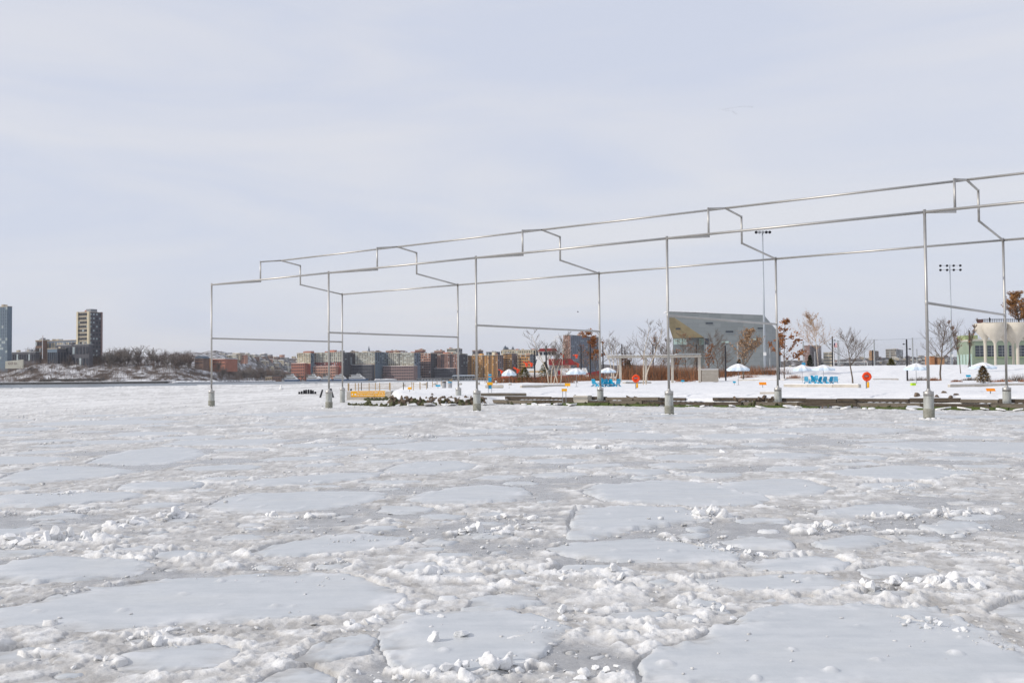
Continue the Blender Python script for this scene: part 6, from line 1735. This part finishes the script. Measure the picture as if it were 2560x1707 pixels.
block('orange yellow apartment block with dark balcony stacks on the far shore', 1169, 1243, 1257, 889, YH + 30, 'orange', 18, 11, side='mauve', balc=(1, 5, 9, 13, 16), rooftop=((1199, 1206, 884, 'orange'), (1236, 1243, 881, 'cream')), scols=3, winw=.4)
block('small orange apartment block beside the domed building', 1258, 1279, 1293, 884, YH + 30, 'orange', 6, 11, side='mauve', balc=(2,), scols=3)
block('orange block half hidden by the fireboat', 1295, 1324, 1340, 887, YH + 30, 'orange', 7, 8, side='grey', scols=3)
block('long cream flat topped building above the orange blocks', 1252, 1339, 1360, 876, 2150, 'cream', 20, 5, side='grey', winw=.4, zb=20)
block('white apartment block behind the pink one', 1117, 1140, 1155, 872, 2350, 'white', 7, 6, zb=25, side='grey')
for (u0, u1, u2, v, w_, lb) in ((964, 995, 1013, 877, 'brick', 'low brick block on the skyline behind the cream gridded one'), (1037, 1056, 1064, 875, 'brick', 'small brick block on the skyline right of the cream gridded one'), (1085, 1104, 1112, 877, 'pink', 'pinkish block on the skyline left of the white one'), (1180, 1196, 1208, 876, 'mauve', 'mauve block on the skyline above the orange one'), (875, 890, 896, 879, 'brown', 'brown block on the skyline left of the spire'), (1215, 1240, 1250, 880, 'dark', 'dark tree topped block left of the domed building'), (925, 945, 955, 880, 'pink', 'pinkish block on the skyline right of the spire')):
    block(lb, u0, u1, u2, v, 2450, w_, 6, 3, zb=30, name='skyline_block')
# blue grey slab tower behind the fireboat
block('tall blue grey gridded apartment tower behind the rust leaved oak', 1408, 1426, 1496, 838, 2250, 'pink', 4, 20, side='blue', scols=15, name='apartment_tower', rooftop=((1419, 1425, 832, 'buff'), (1474, 1482, 834, 'buff')), winw=.5, winh=.5)
# spire and domes
M_SLATE = mat('blue_slate', (0.10, 0.13, 0.17), var=.15)
t = thing('church_spire', 'slim grey church spire on the far skyline', 'church', ((922 - 1280) * px2m(2450), 2450, 40)); k = px2m(2450)
zt = 3 + (946.6 - 864) * k - 40
MB().box((0, 0, zt * .3), (5, 5, zt * .6)).build('steeple_tower', M_BR['grey'], t); MB().lathe((0, 0, zt * .6), [(3.2, 0), (0.1, zt * .4)], 8).build('spire', M_SLATE, t)
t = thing('domed_building', 'pale stone building with blue grey domes on the far hill', 'building', ((1266 - 1280) * px2m(2500), 2500, 40)); k = px2m(2500)
zz = lambda v: 3 + (943.6 - v) * k - 40
MB().box((6, 8, zz(873) / 2), (32 * k, 18, zz(873))).build('wall', M_BR['buff'], t)
for u, v, r in ((1263, 866, 4.5), (1269, 869, 2.4), (1282, 868, 3)):
    x = (u - 1266) * k
    d_ = MB().lathe((x, 4, zz(874)), [(r * 1.1 * k / .94, 0), (r * k, (874 - v) * k * .5), (r * k * .75, (874 - v) * k * .9), (r * k * .2, (874 - v) * k * 1.15), (0.1, (874 - v + 4) * k)], 14).build('dome', M_SLATE, t, smooth=True)
for i in range(8): MB().box((6 - 14 * k + i * 4 * k, -1.05, zz(879)), (1.6 * k, 0.4, 3 * k)).build('window', M_WIN, t)

# --- the campus on the bluff
def zp(u, v, Y): return P(u, v, Y).z
Yc = 1330
t = block('tall campus tower with pale corner columns and one dark side on the far bluff', 194, 221, 252, 781, Yc, 'taupe', 5, 13, side='dark', scols=4, sl=.6, name='campus_tower', zb=18, winw=.8, winh=.42)
k = px2m(Yc); bx_ = [o for o in t.children if o.name.startswith('wall')][0].data; wdt = max(v.co.x for v in bx_.vertices); dpt = max(v.co.y for v in bx_.vertices)
Ht = 3 + (hz(207) - 781) * k - 18
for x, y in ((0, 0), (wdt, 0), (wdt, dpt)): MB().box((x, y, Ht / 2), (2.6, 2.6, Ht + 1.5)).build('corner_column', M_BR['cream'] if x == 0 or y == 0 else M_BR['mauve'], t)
MB().box((wdt * .8, dpt * .4, Ht + 2), (8, 10, 4)).build('plant_room', M_BR['grey'], t)
block('glass tower cut off by the left edge of the picture', -40, 18, 28, 769, Yc + 40, 'glass', 12, 20, side='glass', name='glass_tower', win=mat('teal_panes', (0.115, 0.165, 0.215), rough=.15, var=.3, spec=.6), winw=.86, winh=.8, zb=14)
block('pale campus hall with tall vertical fins on the far bluff', 108, 192, 196, 852.5, Yc + 30, 'blue', 22, 1, name='campus_hall', zb=20, winw=.45, winh=.85, win=M_BR['cream'])
block('brown campus hall end behind the flagpole', 88, 107, 110, 851.5, Yc + 20, 'brown', 4, 4, name='campus_hall', zb=20)
block('low flat roofed campus building in front of the tower', 139, 222, 228, 863, Yc - 5, 'dark', 10, 2, name='campus_hall', zb=18)
block('low glass fronted campus pavilion on the far bluff', 118, 142, 215, 872, Yc - 18, 'glass', 5, 1, side='dark', name='campus_hall', zb=18, scols=10)
block('dark low hall between the glass tower and the bluff trees', 29, 88, 95, 881, Yc + 10, 'dark', 10, 2, name='campus_hall', zb=12)
t = thing('lettered_wall', 'pale wall with big dark red letters at the left foot of the bluff', 'wall', P(13, 913, 1290)); k = px2m(1290)
b_ = P(13, 913, 1290)
MB().add([(0, 0, -4), (44 * k, 0, -4), (44 * k, 0, 14 * k), (0, 0, 10 * k), (0, 3, -4), (44 * k, 3, -4), (44 * k, 3, 14 * k), (0, 3, 10 * k)], [(0, 1, 2, 3), (5, 4, 7, 6), (3, 2, 6, 7), (0, 3, 7, 4), (1, 5, 6, 2)]).build('panel', M_BR['white'], t)
text(t, 'GO D', 7 * k, 1.6 * k, 8.5 * k, mat('dark_red_letters', (0.12, 0.02, 0.035)), yy=-0.3)
flag('tall white flagpole with a striped flag on the far bluff', 106.5, 838, 897, 1318, 4, 12, 0.35)
# houses between bluff and blocks
def house(label, u, v0, v1, w, Y, wall, gable=True, rz=TH, group=None, name='house'):
    k = px2m(Y); zb = P(u, v1, Y).z; h = (v1 - v0) * k
    t = thing(name, label, 'house', ((u - 1280) * k, Y, zb), rz, group)
    W_ = w * k; D_ = W_ * .8; hw = h * (.68 if gable else .93)
    MB().box((0, D_ / 2, hw / 2 - 4), (W_, D_, hw + 8)).build('wall', M_BR[wall], t)
    if gable: MB().prism([(-W_ * .54, -.4, hw), (W_ * .54, -.4, hw), (W_ * .3, -.4, h * .92), (0, -.4, h), (-W_ * .3, -.4, h * .92)], (0, D_ + .8, 0)).build('roof', M_SNOW if rf.random() < .6 else M_SLATE, t)
    else: MB().box((0, D_ / 2, hw + .4), (W_ + .6, D_ + .6, 0.9)).build('roof', M_SNOW, t)
    n = max(2, int(w / 4)); nr = 2 if h > 7 else 1
    me = wmesh(W_ / n * .45, hw / nr * .4, M_WIN, .3)
    for i in range(n):
        for r in range(nr): link('window', me, t, (-W_ / 2 + W_ * (i + .5) / n, -.1, hw * (r + .5) / nr))
house('cream house with a curved gambrel roof on the far bluff', 497, 889, 911, 28, 1345, 'brown')
house('red brick campus building behind the leftmost steel post', 541, 896, 914, 56, 1400, 'brick', False)
house('orange brick end of the building at the leftmost steel post', 518, 895, 912, 14, 1395, 'orange', False)
for i, (u, v0, v1, w, wl) in enumerate(((545, 883, 894, 18, 'cream'), (580, 886, 897, 26, 'white'), (590, 882, 890, 24, 'buff'), (565, 888, 898, 14, 'buff'), (606, 886, 899, 14, 'pink'))):
    house(['yellowish block behind the leftmost steel post skyline', 'white terraced block left on the far skyline', 'buff flat roofed block topping the white terrace', 'small buff block between the pale skyline blocks', 'pinkish block ending the pale skyline row'][i], u, v0, v1, w, 2100, wl, False, name='skyline_house')
# small houses scattered over the hills
for i in range(84):
    u = rf.uniform(608, 765); q = FP(u, rf.uniform(1000, 1480)); v = hz(u) - (q.z - 3) / px2m(q.y)
    house('small pale house on the far hillside left of the apartment blocks', u, v - rf.uniform(4, 8), v, rf.uniform(5, 13), q.y, rf.choice(('white', 'white', 'cream', 'grey', 'pink', 'buff', 'brown')), rf.random() < .45, TH + rf.uniform(-.2, .3), 'houses on the left far hillside')
for i in range(110):
    u = rf.uniform(1960, 2480); q = FP(u, rf.uniform(80, 420)); v = hz(u) - (q.z - 3) / px2m(q.y)
    house('small pale house on the farthest hill behind the ball net', u, v - rf.uniform(3.5, 7), v, rf.uniform(4, 11), q.y, rf.choice(('white', 'cream', 'grey', 'pink', 'buff', 'white', 'brown')), rf.random() < .5, TH + rf.uniform(-.3, .4), 'houses on the farthest hill')
block('pinkish twin apartment tower on the farthest hill', 2010, 2024, 2032, 864, 3300, 'pink', 5, 12, side='mauve', name='hill_tower', zb=30)
block('grey apartment slab beside the pinkish tower on the farthest hill', 2032, 2044, 2053, 864, 3320, 'mauve', 4, 12, side='mauve', name='hill_tower', zb=30)
block('cream long block behind the plane tree on the farthest hill', 2058, 2080, 2086, 881, 3320, 'cream', 9, 4, name='hill_block', zb=30)
block('broad grey block on the top of the farthest hill', 2214, 2240, 2257, 873, 3500, 'buff', 8, 4, side='grey', name='hill_block', zb=50, scols=6)
block('apricot block on the slope of the farthest hill', 2172, 2186, 2196, 877, 3450, 'orange', 4, 5, side='brown', name='hill_block', zb=50)

# --- ferries at the far landing
def ferry_proto():
    t = thing('ferry', 'x', 'ferry')
    L = 34.0
    MB().add([(0, -4, 2.2), (L * .84, -4, 2.2), (L, 0, 2.8), (L * .84, 4, 2.2), (0, 4, 2.2), (1, -3.4, -.5), (L * .82, -3.4, -.5), (L * .94, 0, -.5), (L * .82, 3.4, -.5), (1, 3.4, -.5)],
             [(0, 1, 2, 3, 4), (9, 8, 7, 6, 5), (0, 5, 6, 1), (1, 6, 7, 2), (2, 7, 8, 3), (3, 8, 9, 4), (4, 9, 5, 0)]).build('hull', mat('ferry_blue_hull', (0.10, 0.17, 0.30), var=.1), t)
    c = MB().prism([(1, -3.6, 2.2), (L * .86, -3.6, 2.2), (L * .74, -3.6, 5.2), (1, -3.6, 5.2)], (0, 7.2, 0)).build('lower_cabin', M_WHITE, t)
    u_ = MB().prism([(5, -3.0, 5.2), (L * .70, -3.0, 5.2), (L * .62, -3.0, 7.6), (5, -3.0, 7.6)], (0, 6, 0)).build('upper_cabin', M_WHITE, t)
    for i in range(10): MB().box((2.6 + i * 2.3, -3.65, 3.9), (1.7, 0.2, 1.0)).build('window', M_WIN, c)
    for i in range(7): MB().box((6.6 + i * 2.1, -3.05, 6.5), (1.6, 0.2, 0.9)).build('window', M_WIN, u_)
    MB().prism([(L * .40, -2, 7.6), (L * .60, -2, 7.6), (L * .56, -2, 9.6), (L * .42, -2, 9.6)], (0, 4, 0)).build('wheelhouse', M_WHITE, t)
    MB().box((L * .5, -2.05, 8.8), (4.4, 0.2, 0.8)).build('window', M_WIN, t)
    MB().box((L * .3, 0, 7.75), (L * .5, 6.6, 0.25)).build('upper_deck', M_WHITE, t)
    MB().tube((L * .48, 0, 9.6), (L * .48, 0, 12.5), 0.15, 0.08, 6).build('mast', M_GREYP, t)
    return t
fp_ = ferry_proto()
for i, (u0, u1, lb) in enumerate(((711, 750, 'leftmost white ferry at the far landing'), (766, 802, 'second white ferry from the left at the far landing'), (803, 832, 'small white ferry between the two post bases at the far landing'), (833, 872, 'white ferry just right of the second near steel post'), (871, 921, 'rightmost white ferry with blue hull, largest of the row'))):
    Y = 1740 + i * 12 if i else 1690
    k = px2m(Y); x = (u0 - 1280) * k; s = (u1 - u0) * k / 34
    o = place(fp_, (x, Y, 0.0), 0.0, (s, 1, 1.25 if i != 2 else .95), lb); o['group'] = 'ferries at the far landing'
for u, v0, v1, w, mt, lb, nm in ((671, 941, 951, 17, 'tan', 'small tan shed at the far landing', 'landing_shed'), (691, 940, 952, 20, 'brown', 'dark moored barge shed beside the tan one', 'landing_shed')):
    k = px2m(1640); t = thing(nm, lb, 'shed', ((u - 1280) * k, 1640, 0)); hgt = 3 + (hz(u) - v0) * k
    MB().box((0, 4, hgt / 2), (w * k, 8, hgt)).build('wall', M_BR[mt], t); MB().box((0, 4, hgt + .2), (w * k + .6, 8.6, .5)).build('roof', M_SNOW if mt == 'tan' else M_BR['dark'], t)
    for i in range(3): MB().box((-w * k * .3 + i * w * k * .3, -.1, hgt * .5), (1.4, .3, 1.6)).build('window', M_WIN, t)
for u, w, h, lb in ((796, 20, 9, 'white pointed tent above the ferries'), (712, 16, 6, 'dark domed tent left of the ferries')):
    k = px2m(1790); t = thing('tent', lb, 'tent', ((u - 1280) * k, 1790, 2))
    MB().lathe((0, 0, 0), [(w * k * .5, 0), (w * k * .45, h * k * .4), (w * k * .2, h * k * .8), (.2, h * k)], 8).build('tent_roof', M_WHITE if u == 796 else M_SLATE, t)
# glazed pier shelter and its pier
YPs = 1500; k = px2m(YPs)
t = thing('pier_shelter', 'long glazed shelter with a rounded pale roof on a far pier', 'shelter', ((1128 - 1280) * k, YPs, 2.5))
Lp = 60 * k
pr = [(0, 0, 0), (0, 0, 3.0), (2.5, 0, 4.6), (Lp - 2, 0, 4.9), (Lp, 0, 3.2), (Lp, 0, 0)]
MB().prism([(x, y, z) for x, y, z in pr if z >= 2.9], (0, 9, 0)).build('roof', mat('pale_blue_roof', (0.42, 0.48, 0.54), var=.08), t)
for i in range(10): MB().box((1 + i * (Lp - 2) / 9, -.1, 1.5), (0.4, 0.4, 3.1)).build('column', M_GREYP, t)
MB().box((Lp / 2, 4, 1.2), (Lp - 2, 0.3, 2.4)).build('glazing', M_WIN, t)
t = thing('far_pier', 'long dark pier with snow on top before the far apartment blocks', 'pier', ((1040 - 1280) * k, YPs - 6, 0)); Lp = 200 * k
MB().box((Lp / 2, 12, 1.9), (Lp, 28, 0.9)).build('deck', M_SEAW, t); MB().box((Lp / 2, 12, 2.5), (Lp - 1, 27, 0.35)).build('deck_snow', M_SNOW, t)
for i in range(26): MB().tube((Lp * (i + .5) / 26, -1.6, -1), (Lp * (i + .5) / 26, -1.6, 2), 0.5, .5, 6).build('pile', M_SEAW, t)
# snowy bank strip and piled snow along the landing
mb = MB()
for i in range(60):
    u = 940 + i * 4; p = FP(u, -1, 0.3); mb.lathe((p.x, p.y - 4, 0.2), [(3.6, 0), (3, 1.2), (1.2, 1.8 + rf.random())], 7)
for i in range(40):
    u = 440 + i * 7; p = FP(u, -3, 0.3); mb.lathe((p.x, p.y - 4, 0.2), [(3.6, 0), (3, 1.0), (1.2, 1.3 + rf.random())], 7)
tag(link('bank_snow', mb.mesh('bank_snow', M_SNOW, True)), kind='stuff')

# --- birds
def bird_mesh():
    return MB().add([(0, 0, 0), (-0.12, 0.5, 0.03), (0.12, 0.5, 0.03), (0, 1.0, 0.0), (-1.0, 0.35, 0.35), (-0.95, 0.6, 0.33), (1.0, 0.35, 0.35), (0.95, 0.6, 0.33), (0, 0.45, -0.14)],
                    [(0, 2, 8), (0, 8, 1), (8, 2, 3), (8, 3, 1), (0, 1, 2), (1, 3, 2), (0, 4, 5), (0, 5, 1), (0, 7, 6), (0, 2, 7)]).mesh('bird', M_DARK)
bmh = bird_mesh()
for i, (x, y) in enumerate(((330, 560), (480, 590), (590, 555), (600, 630), (680, 545), (760, 520), (880, 520), (1020, 495), (1150, 475), (1250, 460), (1395, 450), (1550, 450), (1660, 470), (1710, 490), (870, 655), (930, 680), (965, 735), (1035, 765), (720, 625))):
    q = P(1780 + x / 16.8, 240 + y / 16.8, 520)
    tag(link('bird', bmh, None, q, (0, 0, rf.uniform(-.4, .4) + 1.2), 0.42), 'tiny dark bird in the flock high in the sky on the right', 'bird', 'flock of birds high on the right')
for u, v, Y, lb, gp in ((895, 831, 500, 'tiny bird flying above the second crossbar', 'birds over the crossbar'), (900, 830, 500, 'tiny bird flying above the second crossbar', 'birds over the crossbar'), (1447, 780, 420, 'lone bird left of the third far steel post', None)):
    tag(link('bird', bmh, None, P(u, v, Y), (0, 0, 1.4), 0.6 if gp else 0.95), lb, 'bird', gp)

# ------------------------------------------------------------------ haze: one closed box of thin even air
hb = MB().box((200, 2700, 75), (9000, 8600, 154)).build('haze', [], None)
hm_ = bpy.data.materials.new('thin_winter_haze'); hm_.use_nodes = True
t = hm_.node_tree
for n in list(t.nodes):
    if n.type != 'OUTPUT_MATERIAL': t.nodes.remove(n)
pv = t.nodes.new('ShaderNodeVolumePrincipled'); pv.inputs['Color'].default_value = (0.90, 0.93, 1.0, 1); pv.inputs['Density'].default_value = 0.00005; pv.inputs['Anisotropy'].default_value = 0.2
t.links.new(pv.outputs['Volume'], [n for n in t.nodes if n.type == 'OUTPUT_MATERIAL'][0].inputs['Volume'])
hb.data.materials.append(hm_)
tag(hb, kind='stuff')
